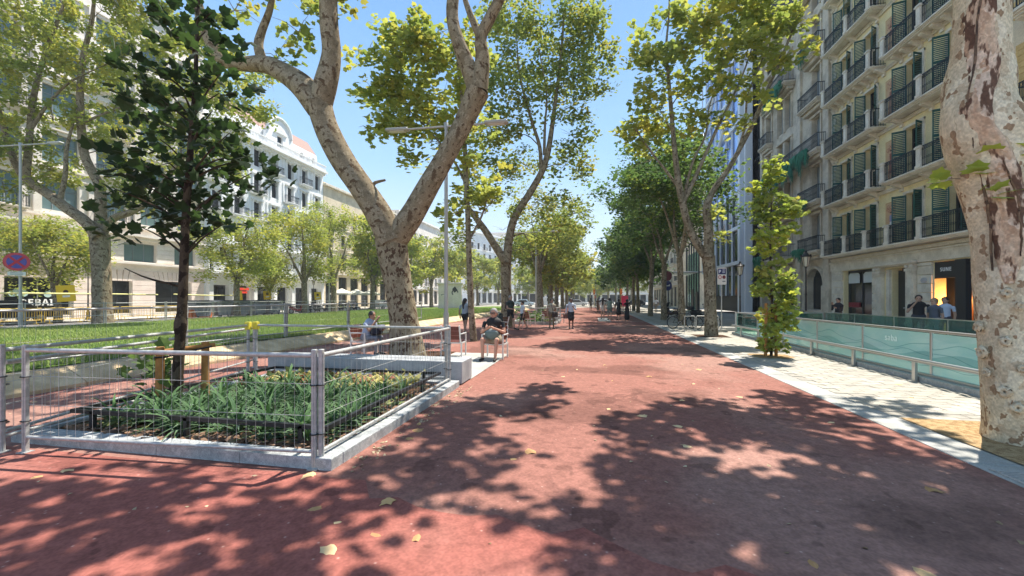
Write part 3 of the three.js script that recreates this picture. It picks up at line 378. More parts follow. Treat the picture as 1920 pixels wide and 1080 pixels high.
const LEFTROW = 'plane trees along the near edge of the red path', LAWNROW = 'plane trees between the lawn and the side road', RIGHTROW = 'plane trees along the right pavement';
tree('plane_tree', 'big forked plane tree with mottled trunk beside the seated woman', TREES.fork, { bark: M.barkPatchy, tint: 'olive', geo: 'near', dens: .75, seg: 18, seed: 11, group: LEFTROW, upper: M.barkPale });
{ // the scarred trunk at the picture's edge, with burrs and peeled wood
  const t = tree('plane_tree', 'scarred pale plane trunk with peeled bark and burrs standing at the pavement kerb', TREES.edge, { bark: M.barkWorn, tint: 'olive', geo: 'near', dens: .75, seg: 26, seed: 21, group: RIGHTROW,
    knots: [[-.42, 4.2, -.05, .5, .14], [-.2, 3.7, .35, .4, .08], [.15, 3.2, .38, .35, .07]] });
  const o = t.position, r = rng(31), patch = (y0, y1, pts, w, off) => pts;
  // peeled strips: thin plates of bare wood lying on the trunk, each a tapering shape
  const c = TREES.edge.limbs[0], cv = new THREE.CatmullRomCurve3(c[0].map(p => V(...p).sub(o)), false, 'centripetal');
  const strip = (y0, y1, a0, a1, w0, w1, off, seed) => {
    const P = [], I = [], U = [], n = 34, m = 8;
    for (let i = 0; i <= n; i++) {
      const y = lerp(y0, y1, i / n); let lo = 0, hi = 1; for (let k = 0; k < 24; k++) { const md = (lo + hi) / 2; if (cv.getPoint(md).y < y) lo = md; else hi = md; }
      const p = cv.getPoint(lo), f = lo * (c[1].length - 1), k = Math.min(c[1].length - 2, Math.floor(f)), R = lerp(c[1][k], c[1][k + 1], f - k);
      const s = i / n, env = Math.pow(Math.sin(Math.PI * clamp(s * .96 + .02)), .5), a = lerp(a0, a1, s) + .18 * (fbm(s, .3, 6, seed, 3) - .5), w = lerp(w0, w1, s) * env * (.6 + .8 * fbm(s, .7, 9, seed + 3, 3));
      for (let j = 0; j <= m; j++) { const q = a + (j / m - .5) * w, e = Math.abs(j / m - .5) * 2, rr = R * 1.035 + off * (1 - e ** 3) + (fbm(s, j / m * .3, 16, seed, 3) - .5) * .03 - (e > .95 ? .05 : 0); P.push(p.x + Math.cos(q) * rr, y, p.z + Math.sin(q) * rr); U.push(q * .4, y); }
    }
    for (let i = 0; i < n; i++) for (let j = 0; j < m; j++) { const a = i * (m + 1) + j, b = a + m + 1; I.push(a, b, a + 1, a + 1, b, b + 1); }
    const g = new THREE.BufferGeometry(); g.setAttribute('position', new THREE.Float32BufferAttribute(P, 3)); g.setAttribute('uv', new THREE.Float32BufferAttribute(U, 2)); g.setIndex(I); g.computeVertexNormals(); return g;
  };
  const W = new THREE.MeshStandardMaterial().copy(M.wound); W.side = THREE.DoubleSide;
  const D = std({ map: M.barkDark.map, bumpMap: M.barkDark.bumpMap, bumpScale: .02, color: lin(2.6, 2.2, 1.9), side: THREE.DoubleSide });
  part('bare_wood', strip(3.3, 6.2, 2.35, 2.2, 1.7, 1.6, .012, 3), W, t, false);
  part('bare_wood', strip(1.85, 3.9, 2.15, 2.2, 1.25, 1.5, .02, 8), W, t, false);
  for (const [y0, y1, a0, a1, w, sd] of [[2.0, 3.5, 2.62, 2.5, .1, 12], [2.15, 3.2, 1.82, 1.95, .08, 14], [3.9, 5.4, 2.5, 2.2, .1, 16]]) part('bark_edge', strip(y0, y1, a0, a1, w, w * 1.3, .03, sd), D, t, false);
  for (const [y, a, s] of [[1.35, 3.15, .07], [1.05, 3.1, .085], [.82, 3.0, .06], [1.2, 2.35, .06], [.62, 2.5, .075], [.9, 2.0, .05], [1.6, 1.9, .05], [.45, 2.2, .07], [2.9, 2.75, .09], [3.35, 2.7, .1], [1.75, 2.2, .06]]) {
    let lo = 0, hi = 1; for (let k = 0; k < 24; k++) { const md = (lo + hi) / 2; if (cv.getPoint(md).y < y) lo = md; else hi = md; }
    const p = cv.getPoint(lo), R = .3, g = new THREE.TorusGeometry(s * .45, s * .34, 8, 14); const ps = g.attributes.position;
    for (let i = 0; i < ps.count; i++) { const k = 1 + .35 * (hash(i % 84, 3, Math.floor(y * 50)) - .5); ps.setXYZ(i, ps.getX(i) * k, ps.getY(i) * k * 1.15, ps.getZ(i) * k); }
    g.computeVertexNormals(); g.rotateY(-a + Math.PI / 2); g.translate(p.x + Math.cos(a) * R * .97, y, p.z + Math.sin(a) * R * .97); part('burr', g, M.barkWorn, t);
  }
  const sh = [[-.62, 3.15, .3, .08, .07, .08, 4], [-.85, 3.12, .12, .1, .06, .1, 3], [-.55, 2.93, .3, .08, .06, .08, 3], [-.42, 3.32, .34, .06, .05, .06, 2]];
  leaves('shoot_leaves', SPRAY.one, sh, TINT.sun, 44, t, .08);
  part('twigs', sh.map(s => bar([-.2, s[1] - .12, .2], [s[0], s[1], s[2]], .008, .004, 5)), M.barkGrey, t, false);
}
tree('plane_tree', 'slim tall plane tree behind the lamp post with airy crown', TREES.slender, { bark: M.barkGrey, tint: 'fresh', geo: 'near2', dens: .75, seg: 10, seed: 31, group: LEFTROW });
tree('plane_tree', 'leaning forked plane tree behind the seated man', TREES.second, { bark: M.barkPale, tint: 'olive', geo: 'mid', dens: .8, seg: 14, seed: 41, group: LEFTROW });
tree('plane_tree', 'wide plane tree with spreading limbs at the lawn edge by the no parking sign', TREES.lawn_edge, { bark: M.barkPale, tint: 'fresh', geo: 'mid2', dens: 1.1, seg: 14, seed: 51, group: LAWNROW });
tree('plane_tree', 'open forked plane tree beside the bicycle racks', TREES.right_fork, { bark: M.barkGrey, tint: 'fresh', geo: 'near2', dens: .72, spread: .48, seg: 14, seed: 61, group: RIGHTROW });
// further along the avenue, each one grown on its own
{
  const rows = [
    [LEFTROW, 'olive', 'plane tree of the left path row', [[-5, -39.5, 11.5, 3.6], [-4.8, -47, 11, 3.4], [-5.1, -58, 11.5, 3.6], [-5, -69, 11, 3.4], [-5, -80, 11, 3.6], [-5, -96, 11.5, 3.8], [-5, -112, 11, 3.6]], ['just behind the standing woman', 'next behind the first leaning trunks', 'standing third behind the path seats', 'fourth along the hazy path', 'by the far plaza edge', 'beyond the far plaza', 'at the far end of the row']],
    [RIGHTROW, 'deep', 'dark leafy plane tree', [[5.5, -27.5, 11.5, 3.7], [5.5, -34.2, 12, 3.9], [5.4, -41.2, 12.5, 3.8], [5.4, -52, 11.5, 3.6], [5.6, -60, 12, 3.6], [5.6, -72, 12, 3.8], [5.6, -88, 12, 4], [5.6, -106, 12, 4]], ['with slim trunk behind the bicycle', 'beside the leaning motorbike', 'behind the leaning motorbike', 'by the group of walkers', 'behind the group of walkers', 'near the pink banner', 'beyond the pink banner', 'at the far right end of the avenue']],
    [LAWNROW, 'fresh', 'yellow green plane tree', [[-37.5, -22.5, 7.5, 2.6], [-30, -30, 9, 2.6], [-37.2, -41.5, 7.2, 2.2], [-30, -38.5, 10.5, 3.4], [-30, -43.5, 11.5, 3.6], [-30, -52, 12, 4], [-30, -62, 11.5, 4], [-29.5, -72, 12, 4], [-29, -84, 12, 4.2], [-28, -98, 12, 4.2], [-26, -112, 12, 4.4]], ['small one in front of the shop window with lettering', 'slim one behind the dark sapling', 'small one by the grey bins', 'thin one in front of the white facade', 'rounded one beside the motorbikes', 'beside the white cafe parasols', 'behind the big forked trunk', 'past the cafe parasols', 'behind the pale kiosk', 'far behind the kiosk', 'at the far left end']],
  ];
  let s = 100;
  for (const [grp, tint, base, list, where] of rows) list.forEach(([x, z, h, R], i) => {
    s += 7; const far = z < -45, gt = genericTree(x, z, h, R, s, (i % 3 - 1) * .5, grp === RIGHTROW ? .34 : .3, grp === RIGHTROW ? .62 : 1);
    if (z === -27.5) for (const gx of [.4, 1.9, 3.3]) for (const gz of [-18.2, -20.6, -23, -25.4]) gt.blobs.push([gx + 2.35, 8.8 + (gz % 1), gz - 3.45, 1.2, .7, 1.2, 15]);  // extra leaf masses added to this tree to shade the path below
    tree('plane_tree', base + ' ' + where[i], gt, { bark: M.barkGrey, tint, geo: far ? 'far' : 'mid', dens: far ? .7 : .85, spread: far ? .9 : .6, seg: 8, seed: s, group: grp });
  });
  // trees that close the view where the avenue bends
  [[-16, -128, 11, 4], [-10, -140, 12, 4.5], [-1, -150, 10, 4.5], [5, -142, 11, 4.5], [12, -136, 12, 4.5], [-22, -140, 12, 4.5], [20, -150, 12, 4.5], [-12, -120, 9, 3.5], [1.5, -172, 13, 5.5], [-6, -176, 13, 5.5]].forEach(([x, z, h, R], i) => tree('plane_tree', 'hazy distant tree closing the avenue, ' + ['left of the path end', 'over the far cars', 'low in the middle', 'behind the banner', 'right of the banner', 'far left', 'far right', 'short one over the far cars', 'tallest at the back', 'second tallest at the back'][i], genericTree(x, z, h, R, 400 + i * 5), { bark: M.barkGrey, tint: 'olive', geo: 'far', dens: .8, spread: 1, seg: 6, seed: 300 + i, group: 'trees closing the avenue' }));
}
{ // young dark tree in the planter with two stakes
  const SPOTS = [[-6.19,4.99,-4.65],[-5.86,4.63,-4.6],[-6.37,4.65,-4.76],[-5.68,4.71,-4.68],[-5,4.75,-4.73],[-5.56,4.74,-4.93],[-6.91,4.53,-5.14],[-6.46,4.48,-5.12],[-6.08,4.35,-5.16],[-5.23,4.31,-4.83],[-5.52,4.23,-5.06],[-6.57,3.71,-4.61],[-6.55,3.22,-4.52],[-6.14,3.29,-4.54],[-5.85,3.61,-4.7],[-6.32,3.76,-5.26],[-6.42,3.29,-5.15],[-5.77,3.09,-5.26],[-5.58,3.69,-5.29],[-4.67,3.43,-4.91],[-5.13,3.22,-4.93],[-6.26,2.69,-5],[-6.76,2.79,-4.99],[-5.88,2.66,-5.28],[-6.02,3.56,-5.28],[-5.46,5.55,-4.66],[-5.65,5.64,-5.1],[-6.13,5.6,-5.06],[-5.45,5.89,-5.05],[-5.91,3.9,-4.65],[-5.8,3.93,-4.95],[-4.89,3.95,-4.77],[-5.39,3.92,-5.45],[-6.71,3.16,-5.13],[-5.91,2.94,-4.99],[-5.13,2.74,-4.92],[-6.26,3.42,-5.25],[-6.74,3.49,-4.85],[-5.31,3.82,-5.42],[-6.05,6.19,-5.24],[-5.37,4.68,-5.06]];
  const tp = [[-6.01, 0, -4.93], [-5.97, .43, -4.94], [-5.93, .9, -4.94], [-5.9, 1.37, -4.95], [-5.86, 2.3, -4.96], [-5.83, 2.93, -4.96], [-5.79, 3.55, -4.97], [-5.75, 4.17, -4.98], [-5.7, 4.8, -4.99], [-5.68, 5.42, -4.99], [-5.66, 5.97, -5], [-5.63, 6.6, -5.01]];
  const t = thing('sapling', 'young dark green tree staked in the fenced planter', 'tree', [-6.01, 0, -4.93]), o = t.position;
  part('trunk', tube(tp.map(p => V(...p).sub(o)), [.085, .07, .066, .062, .055, .048, .042, .036, .03, .024, .018, .01], 14, .1, .07, 5, [[.07, 1.3, 0, .18, .03], [.02, .45, 0, .15, .03]]), M.barkDark, t, false);
  const tw = SPOTS.map(([x, y, z]) => { const yy = y - .25 - Math.hypot(x + 5.8, z + 5) * .25, c = V(lerp(-5.97, -5.63, yy / 6.6), yy, -4.98).sub(o), e = V(x, y, z).sub(o); return tube([c, c.clone().lerp(e, .5).add(V(0, .05, 0)), e], [.018, .013, .006], 5, .2, .05, 2); });
  tw.push(tube([V(-.0, 1.86, 0).add(V(.12, 0, 0)), V(-.3, 1.98, .15), V(-.62, 2.12, .2)], [.02, .014, .006], 5, .2, .05, 2));
  part('twigs', tw, M.barkDark, t, false);
  leaves('crown', SPRAY.big, SPOTS.map(([x, y, z]) => [x - o.x, y, z - o.z, .2, .15, .2, 3]), TINT.dark, 71, t, .22);
  for (const [x, z, h] of [[-6.12, -4.82, .97], [-5.87, -5.3, 1.0]]) part('stake', tube([V(x - o.x, 0, z - o.z), V(x - o.x, h * .5, z - o.z), V(x - o.x, h, z - o.z)], [.055, .054, .052], 12, .2, .03, 9), M.stake, t, false);
  for (const [x, z, h] of [[-6.12, -4.82, .97], [-5.87, -5.3, 1.0]]) part('stake', move(new THREE.CylinderGeometry(.05, .053, .03, 12), x - o.x, h, z - o.z), M.stake, t);
  part('cross_bar', bar([-6.2 - o.x, .9, -4.75 - o.z], [-5.8 - o.x, .96, -5.4 - o.z], .035, .035, 10), M.stake, t);
  part('tie', [move(new THREE.TorusGeometry(.065, .012, 6, 14).rotateX(Math.PI / 2), -6.12 - o.x, .84, -4.82 - o.z), bar([-6.1 - o.x, .83, -4.85 - o.z], [-5.75 - o.x, .95, -5.3 - o.z], .014)], M.rubber, t);
  // one low shoot with broad leaves
  leaves('low_leaves', SPRAY.big, [[-.3, .62, .1, .16, .24, .16, 7]], TINT.deep, 72, t, .14);
}
{ // narrow bright green young tree by the glass balustrade
  const B = [[5.07,5.4,-13.18,.22],[4.89,4.97,-13.26,.25],[5.18,4.6,-13.21,.3],[5.38,4.28,-13.09,.28],[4.66,4.23,-13.03,.25],[5.17,3.9,-13.44,.35],[4.68,3.43,-12.88,.28],[5.35,3.51,-13.01,.3],[5.17,3.09,-13.33,.4],[4.96,2.45,-13.08,.36],[5.41,2.3,-13.32,.3],[4.86,1.91,-13.17,.28],[5.2,1.68,-13.16,.34],[5.19,1.2,-13.56,.28],[5.27,1.07,-13.09,.25],[4.93,.78,-13.15,.22],[5.09,.53,-13.05,.26],[5.05,.25,-13.31,.2],[5.64,4.45,-13.21,.15],[5.25,1.45,-13.18,.3]];
  const t = thing('sapling', 'narrow bright green young tree tied to stakes by the glass balustrade', 'tree', [5.1, 0, -13.22]), o = t.position;
  part('trunk', tube([V(0, 0, 0), V(.02, 1.5, 0), V(-.03, 3, .02), V(0, 4.4, 0), V(-.02, 5.5, 0)], [.04, .035, .028, .02, .01], 8, .2, .06, 4), M.barkDark, t, false);
  part('twigs', B.map(([x, y, z]) => bar([0, y - .2, 0], [x - o.x, y, z - o.z], .01, .005, 5)), M.barkDark, t, false);
  leaves('crown', SPRAY.shoot, B.map(([x, y, z, r]) => [x - o.x, y, z - o.z, r, r, r, Math.round(5 + r * 26)]), (q) => q() < .5 ? TINT.sun(q) : TINT.olive(q), 81, t, .2);
  for (const [x, z] of [[-.17, .05], [.14, -.03]]) part('stake', bar([x, 0, z], [x * .9, 1.55, z], .045, .042, 9), M.stake, t);
  part('cross_bar', box(.42, .05, .05, -.02, 1.25, .01), M.stake, t);
}
// ------------------------------------------------------------------ buildings
// every facade is built in its own axes: x along the street, y up, z out of the wall
const rect = (x, y, w, h) => [[x, y], [x + w, y], [x + w, y + h], [x, y + h]];
const archHole = (x, y, w, h) => { const p = [[x, y], [x + w, y]], r = w / 2; for (let k = 0; k <= 10; k++) { const a = k / 10 * Math.PI; p.push([x + r + Math.cos(a) * r, y + h - r + Math.sin(a) * r]); } return p; };
function wallOf(w, h, holes, d = .45, y0 = 0) { return extr(rect(0, y0, w, h - y0), d, holes).translate(0, 0, -d); }
function windowAt(b, x, y, w, h, { depth = .28, frame = M.whitePaint, glass = M.glassDark, f = .07, cross = 1, bars = 1, name = 'window' } = {}) {
  const fr = [box(w, f, .06, x + w / 2, y + f / 2, -depth), box(w, f, .06, x + w / 2, y + h - f / 2, -depth), box(f, h - 2 * f, .06, x + f / 2, y + h / 2, -depth), box(f, h - 2 * f, .06, x + w - f / 2, y + h / 2, -depth)];
  for (let k = 1; k <= cross; k++) fr.push(box(f * .8, h - 2 * f, .05, x + w * k / (cross + 1), y + h / 2, -depth));
  if (bars) fr.push(box(w - 2 * f, f * .6, .045, x + w / 2, y + h * .7, -depth));
  const m = part(name, fr, frame, b); part('pane', box(w - f, h - f, .012, x + w / 2, y + h / 2, -depth - .02), glass, m); return m;
}
function railing(x0, x1, y, h, z, step = .11, side = 0) { // iron balcony rail: bars, rings and rails
  const g = [box(x1 - x0, .04, .04, (x0 + x1) / 2, y + h, z), box(x1 - x0, .025, .025, (x0 + x1) / 2, y + .08, z), box(x1 - x0, .02, .02, (x0 + x1) / 2, y + h - .16, z)], n = Math.max(2, Math.round((x1 - x0) / step));
  for (let k = 0; k <= n; k++) { const x = lerp(x0 + .015, x1 - .015, k / n); g.push(box(.018, h - .04, .018, x, y + h / 2, z)); if (k < n) g.push(new THREE.TorusGeometry(step * .36, .009, 3, 7).translate(x + step / 2, y + h - .085, z), new THREE.TorusGeometry(step * .4, .008, 3, 7).translate(x + step / 2, y + h * .42, z)); }
  if (side) for (const x of side === 3 ? [x0, x1] : [side > 0 ? x1 : x0]) { g.push(box(.04, .04, z, x, y + h, z / 2), box(.02, .02, z, x, y + .08, z / 2)); for (let k = 1; k * .12 < z; k++) g.push(box(.016, h - .04, .016, x, y + h / 2, k * .12)); }
  return g;
}
function slab(x0, x1, y, d, h = .16) { const w = x1 - x0, c = (x0 + x1) / 2; return [box(w, h * .45, d, c, y - h * .225, d / 2), box(w - .1, h * .3, d - .06, c, y - h * .6, (d - .06) / 2), box(w - .2, h * .35, d - .13, c, y - h * .92, (d - .13) / 2)]; }
function bracket(x, y, w = .22, h = .4, d = .45) { return extr([[0, 0], [d, 0], [d, -.1], [d * .7, -.16], [d * .45, -h * .55], [d * .2, -h * .7], [.1, -h], [0, -h]], w).rotateY(-Math.PI / 2).translate(x + w / 2, y, 0); }
function shutterLeaf(b, x, y, w, h, mat, turn, z = .02) { // a louvred leaf hinged at x, folded open
  const g = [box(.05, h, .035, .025, 0, 0), box(.05, h, .035, w - .025, 0, 0), box(w, .06, .035, w / 2, h / 2 - .03, 0), box(w, .06, .035, w / 2, -h / 2 + .03, 0), box(w, .06, .035, w / 2, 0, 0)], n = Math.floor(h / .085);
  for (let k = 1; k < n; k++) g.push(box(w - .08, .07, .012, w / 2, -h / 2 + k * h / n, 0, 0, .6));
  const q = fuse(g).rotateY(turn).translate(x, y + h / 2, z); return part('shutter', q, mat, b);
}

{ // yellow apartment house with green shutters and painted figures
  const b = thing('apartment_house', 'yellow plastered apartment house with green louvred shutters and stone balconies', 'building', [15.5, 0, -30.67], -Math.PI / 2), W = 11.75, H = 24.2, F = 3.28, y1 = 4.45;
  const cols = [[1.55, .98], [3.85, 1.02], [7.05, 1.1], [9.6, 1.1]], holes = [];
  for (let k = 0; k < 6; k++) for (const [c, w] of cols) holes.push(rect(c - w / 2, y1 + k * F + .06, w, 2.42));
  holes.push(rect(1.25, .25, 2.75, 3.15), rect(5.5, .02, 1.2, 3.25), rect(8.25, .02, 3.1, 3.35));
  part('wall', wallOf(W, H, holes), M.yellowPlaster, b);
  const back = part('back_wall', box(W, H, .1, W / 2, H / 2, -.95), M.darkPaint, b);
  for (const x of [.15, W - .15]) part('side_wall', box(.3, H, 12, x, H / 2, -6.46), M.tanStone, b);
  part('roof', [box(W + .3, .3, 13, W / 2, H + .15, -5.9)], M.paleStone, b);
  // ground floor cladding of pale stone, courses with open joints
  const rgs = rng(77);
  const clad = (x0, x1, y0, yt) => { for (let y = y0; y < yt - .05; y += .42) { const h = Math.min(.4, yt - y - .01); part('stone_course', rbox(x1 - x0, h, .1 + rgs() * .01, .012, (x0 + x1) / 2, y + h / 2, .045), M.paleStone, b); } };
  clad(.05, 1.2, .3, 3.55); clad(4.05, 4.5, .3, 3.4); clad(7.35, 8.2, .3, 3.4); clad(11.4, 11.72, .3, 3.4);
  part('plinth', [box(1.2, .3, .16, .6, .15, .08), box(.6, .3, .16, 4.28, .15, .08), box(.9, .3, .16, 7.8, .15, .08)], M.greyStone, b);
  part('lintel_band', [box(W - .04, .5, .14, W / 2, 3.68, .07), box(W, .08, .22, W / 2, 3.97, .11)], M.paleStone, b);
  for (const x of [4.75, 7.05]) part('pilaster', [box(.36, 2.5, .2, x, 1.75, .1), box(.5, .16, .3, x, .42, .15), box(.46, .3, .26, x, .2, .13), box(.44, .1, .26, x, 2.98, .13), box(.52, .12, .3, x, 3.1, .15), box(.4, .22, .24, x, 3.26, .12), new THREE.SphereGeometry(.1, 8, 6).translate(x - .14, 3.27, .26), new THREE.SphereGeometry(.1, 8, 6).translate(x + .14, 3.27, .26), box(.2, 2.1, .025, x, 1.8, .21)], M.paleStone, b);
  part('door_hood', [box(2.9, .14, .4, 5.95, 3.5, .2), box(2.7, .1, .3, 5.95, 3.4, .15)], M.paleStone, b);
  part('door_surround', [box(.22, 3.2, .12, 5.35, 1.62, .06), box(.22, 3.2, .12, 6.72, 1.62, .06)], M.paleStone, b);
  const door = part('door', [box(1.16, 3.1, .06, 6.1, 1.6, -.3), box(.5, 1.0, .03, 5.82, .7, -.265), box(.5, 1.0, .03, 6.38, .7, -.265), box(.5, 1.2, .03, 5.82, 2.0, -.265), box(.5, 1.2, .03, 6.38, 2.0, -.265)], M.darkPaint, b);
  part('handle', new THREE.SphereGeometry(.045, 10, 8).translate(6.02, 1.2, -.22), M.steel, door);
  // left shop front with white blinds and red seats inside
  const sh = windowAt(b, 1.25, .25, 2.75, 3.15, { frame: M.darkPaint, glass: M.glassShop, f: .14, cross: 1, bars: 0, name: 'shop_front' });
  part('blind', [extr([[0, 0], [1.05, 0], [1.05, .5], [.9, .62], [.15, .62], [0, .5]], .03).translate(1.42, 2.62, -.2), extr([[0, 0], [1.0, 0], [1.0, .62], [.15, .62], [0, .5]], .03).translate(2.85, 2.62, -.2)], std({ color: lin(.62, .66, .66), roughness: .8 }), sh);
  part('display', box(1.0, .3, .1, 1.95, 1.3, -.2), std({ color: lin(.25, .02, .025), roughness: .7 }), sh);
  // right shop front, black with lit doorway and painted letters
  const s2 = part('shop_front', [box(1.25, .75, .1, 8.87, 2.98, -.05), box(.52, 3.35, .22, 9.72, 1.7, -.02), box(.16, 3.35, .16, 11.27, 1.7, -.06), box(1.4, .14, .1, 10.55, 3.3, -.06), box(1.4, .3, .1, 10.55, .16, -.06)], M.darkPaint, b);
  part('pane', box(1.25, 2.9, .012, 10.6, 1.75, -.2), M.glassShop, s2);
  part('doorway', [box(1.0, 2.6, .05, 9.0, 1.3, -.7)], std({ color: lin(.32, .13, .035), roughness: .6 }), s2);
  part('light_strip', box(.07, 1.9, .04, 8.75, 1.55, -.62), std({ color: lin(.9, .6, .3), emissive: lin(1, .62, .28), emissiveIntensity: 3.5 }), s2);
  const lamp = new THREE.PointLight(0xffb060, 4, 6); lamp.position.set(8.75, 1.6, -.5); lamp.castShadow = true; b.add(lamp);
  part('shelf', [box(.9, .04, .2, 10.7, 1.3, -.4), box(.9, .04, .2, 10.7, 1.7, -.4), box(.9, .9, .04, 10.7, 2.2, -.5)], std({ color: lin(.22, .14, .05) }), s2);
  const font = await new FontLoader().loadAsync('fonts/droid/droid_sans_bold.typeface.json'); globalThis.FONT = font;
  const text = (s, size, x, y, z, d = .01) => new TextGeometry(s, { font, size, depth: d, curveSegments: 4 }).translate(x, y, z);
  part('lettering', text('SUNE', .17, 8.56, 2.92, .003), std({ color: lin(.8, .8, .78) }), s2);
  const W2 = std({ color: lin(.85, .86, .86), roughness: .7 });
  const let2 = fuse([text('2', .55, 10.22, 1.55, 0), text('a', .2, 10.62, 1.72, 0), text('REBAIX', .4, 10.16, .85, 0)]); let2.scale(.9, 1.15, 1).translate(1.03, 0, -.19);
  part('lettering', let2, W2, s2);
  part('number_plaque', new THREE.CylinderGeometry(.13, .13, .025, 18).rotateX(Math.PI / 2).scale(1.4, 1, 1).translate(7.78, 2.55, .115), std({ color: lin(.45, .46, .47) }), b);
  // storeys
  const P = (x, y, h = 1.02, w = .24, z = .62) => [box(w, h - .12, w, x, y + (h - .12) / 2, z), box(w + .1, .07, w + .1, x, y + h - .085, z), box(w + .04, .05, w + .04, x, y + h - .025, z), box(w + .06, .12, w + .06, x, y + .06, z)];
  for (let k = 0; k < 6; k++) {
    const y = y1 + k * F;
    for (const [i, [c, w]] of cols.entries()) {
      const a = rng(k * 9 + i)(); windowAt(b, c - w / 2, y + .06, w, 2.42, { frame: M.darkPaint, f: .08 });
      part('surround', [box(.12, 2.56, .07, c - w / 2 - .06, y + 1.33, .035), box(.12, 2.56, .07, c + w / 2 + .06, y + 1.33, .035), box(w + .24, .12, .08, c, y + 2.56, .04)], M.paleStone, b);
      const sw = w * .5; shutterLeaf(b, c - w / 2 + .03, y + .1, sw, 2.34, M.shutter, -(1.75 + a * .6)); shutterLeaf(b, c + w / 2 - .03, y + .1, sw, 2.34, M.shutter, -(1.35 - (1 - a) * .7));
    }
    part('string_course', [box(W, .1, .1, W / 2, y - .34, .05), box(W, .06, .14, W / 2, y - .26, .07)], M.paleStone, b);
    const spans = k === 0 ? [[.05, 11.7]] : [[.1, 5.05], [5.75, 11.7]];
    spans.forEach(([a, e], q) => {
      const s = part('balcony', slab(a, e, y, .74), M.paleStone, b);
      const posts = k === 0 ? [.2, 1.95 + .6, 4.45, 6.0 + .2, 8.35, 11.2] : q === 0 ? [a + .14, 2.7, 4.75] : [a + .14, 8.35, 11.2];
      posts.forEach(x => part('stone_post', P(x, y), M.paleStone, s));
      for (let i = 0; i + 1 < posts.length; i++) part('iron_railing', railing(posts[i] + .14, posts[i + 1] - .14, y, .96, .66), M.balconyIron, s);
      if (k && q === 0) part('iron_railing', railing(posts[2] + .14, e - .03, y, .96, .66, .11, 1), M.balconyIron, s);
      for (let x = a + .5; x < e; x += k === 3 ? .62 : k ? 1.9 : 2.4) if (k) part('bracket', bracket(x, y - .16, .2, .42, .5), M.paleStone, s);
    });
    if (k < 5) { // painted panel between the windows: faded red scrolls round a standing figure
      const t = canvasTex(128, 320, (g, w, h) => {
        g.fillStyle = '#ddc690'; g.fillRect(0, 0, w, h); const r = rng(k + 3); g.strokeStyle = 'rgba(150,70,60,.55)'; g.lineWidth = 4; g.strokeRect(8, 8, w - 16, h - 16);
        g.fillStyle = 'rgba(190,140,120,.45)'; g.fillRect(14, 14, w - 28, h - 28); g.lineWidth = 3;
        for (let i = 0; i < 26; i++) { g.beginPath(); g.arc(64 + (r() - .5) * 80, 30 + r() * 60, 4 + r() * 10, r() * 6, r() * 6 + 4); g.stroke(); g.beginPath(); g.arc(64 + (r() - .5) * 80, 230 + r() * 70, 4 + r() * 10, r() * 6, r() * 6 + 4); g.stroke(); }
        const c = [['#8f8fb4', '#e4e2e0'], ['#9a5a4c', '#b47a68'], ['#a06a58', '#c09478'], ['#a4705c', '#c4a07c'], ['#ac7c68', '#c8a888']][k];
        g.fillStyle = '#c89a80'; g.beginPath(); g.arc(66, 96, 11, 0, 7); g.fill(); g.fillStyle = '#5a3a30'; g.beginPath(); g.arc(66, 91, 11, 3.1, 6.4); g.fill();
        g.fillStyle = c[0]; g.beginPath(); g.moveTo(50, 110); g.quadraticCurveTo(66, 104, 84, 112); g.lineTo(80, 165); g.lineTo(54, 165); g.fill();
        g.fillStyle = c[1]; g.beginPath(); g.moveTo(54, 160); g.lineTo(82, 160); g.quadraticCurveTo(92, 220, 90, 270); g.lineTo(46, 270); g.quadraticCurveTo(50, 210, 54, 160); g.fill();
        g.strokeStyle = '#c89a80'; g.lineWidth = 7; g.beginPath(); g.moveTo(52, 116); g.lineTo(38, 145); g.lineTo(56, 160); g.moveTo(82, 116); g.lineTo(96, 92); g.stroke();
      });
      part('painted_panel', new THREE.PlaneGeometry(.78, 2.1).translate(5.4, y + 1.32, .012), std({ map: t, roughness: .95 }), b, false);
    }
  }
  part('quoin', Array.from({ length: 38 }, (_, k) => rbox(k % 2 ? .5 : .34, .42, .06, .01, k % 2 ? .25 : .17, 4.7 + k * .5, .03)), M.paleStone, b);
  part('cornice', [box(W + .2, .3, .6, W / 2, H - .2, .3), box(W + .3, .15, .8, W / 2, H + .02, .35)], M.paleStone, b);
}
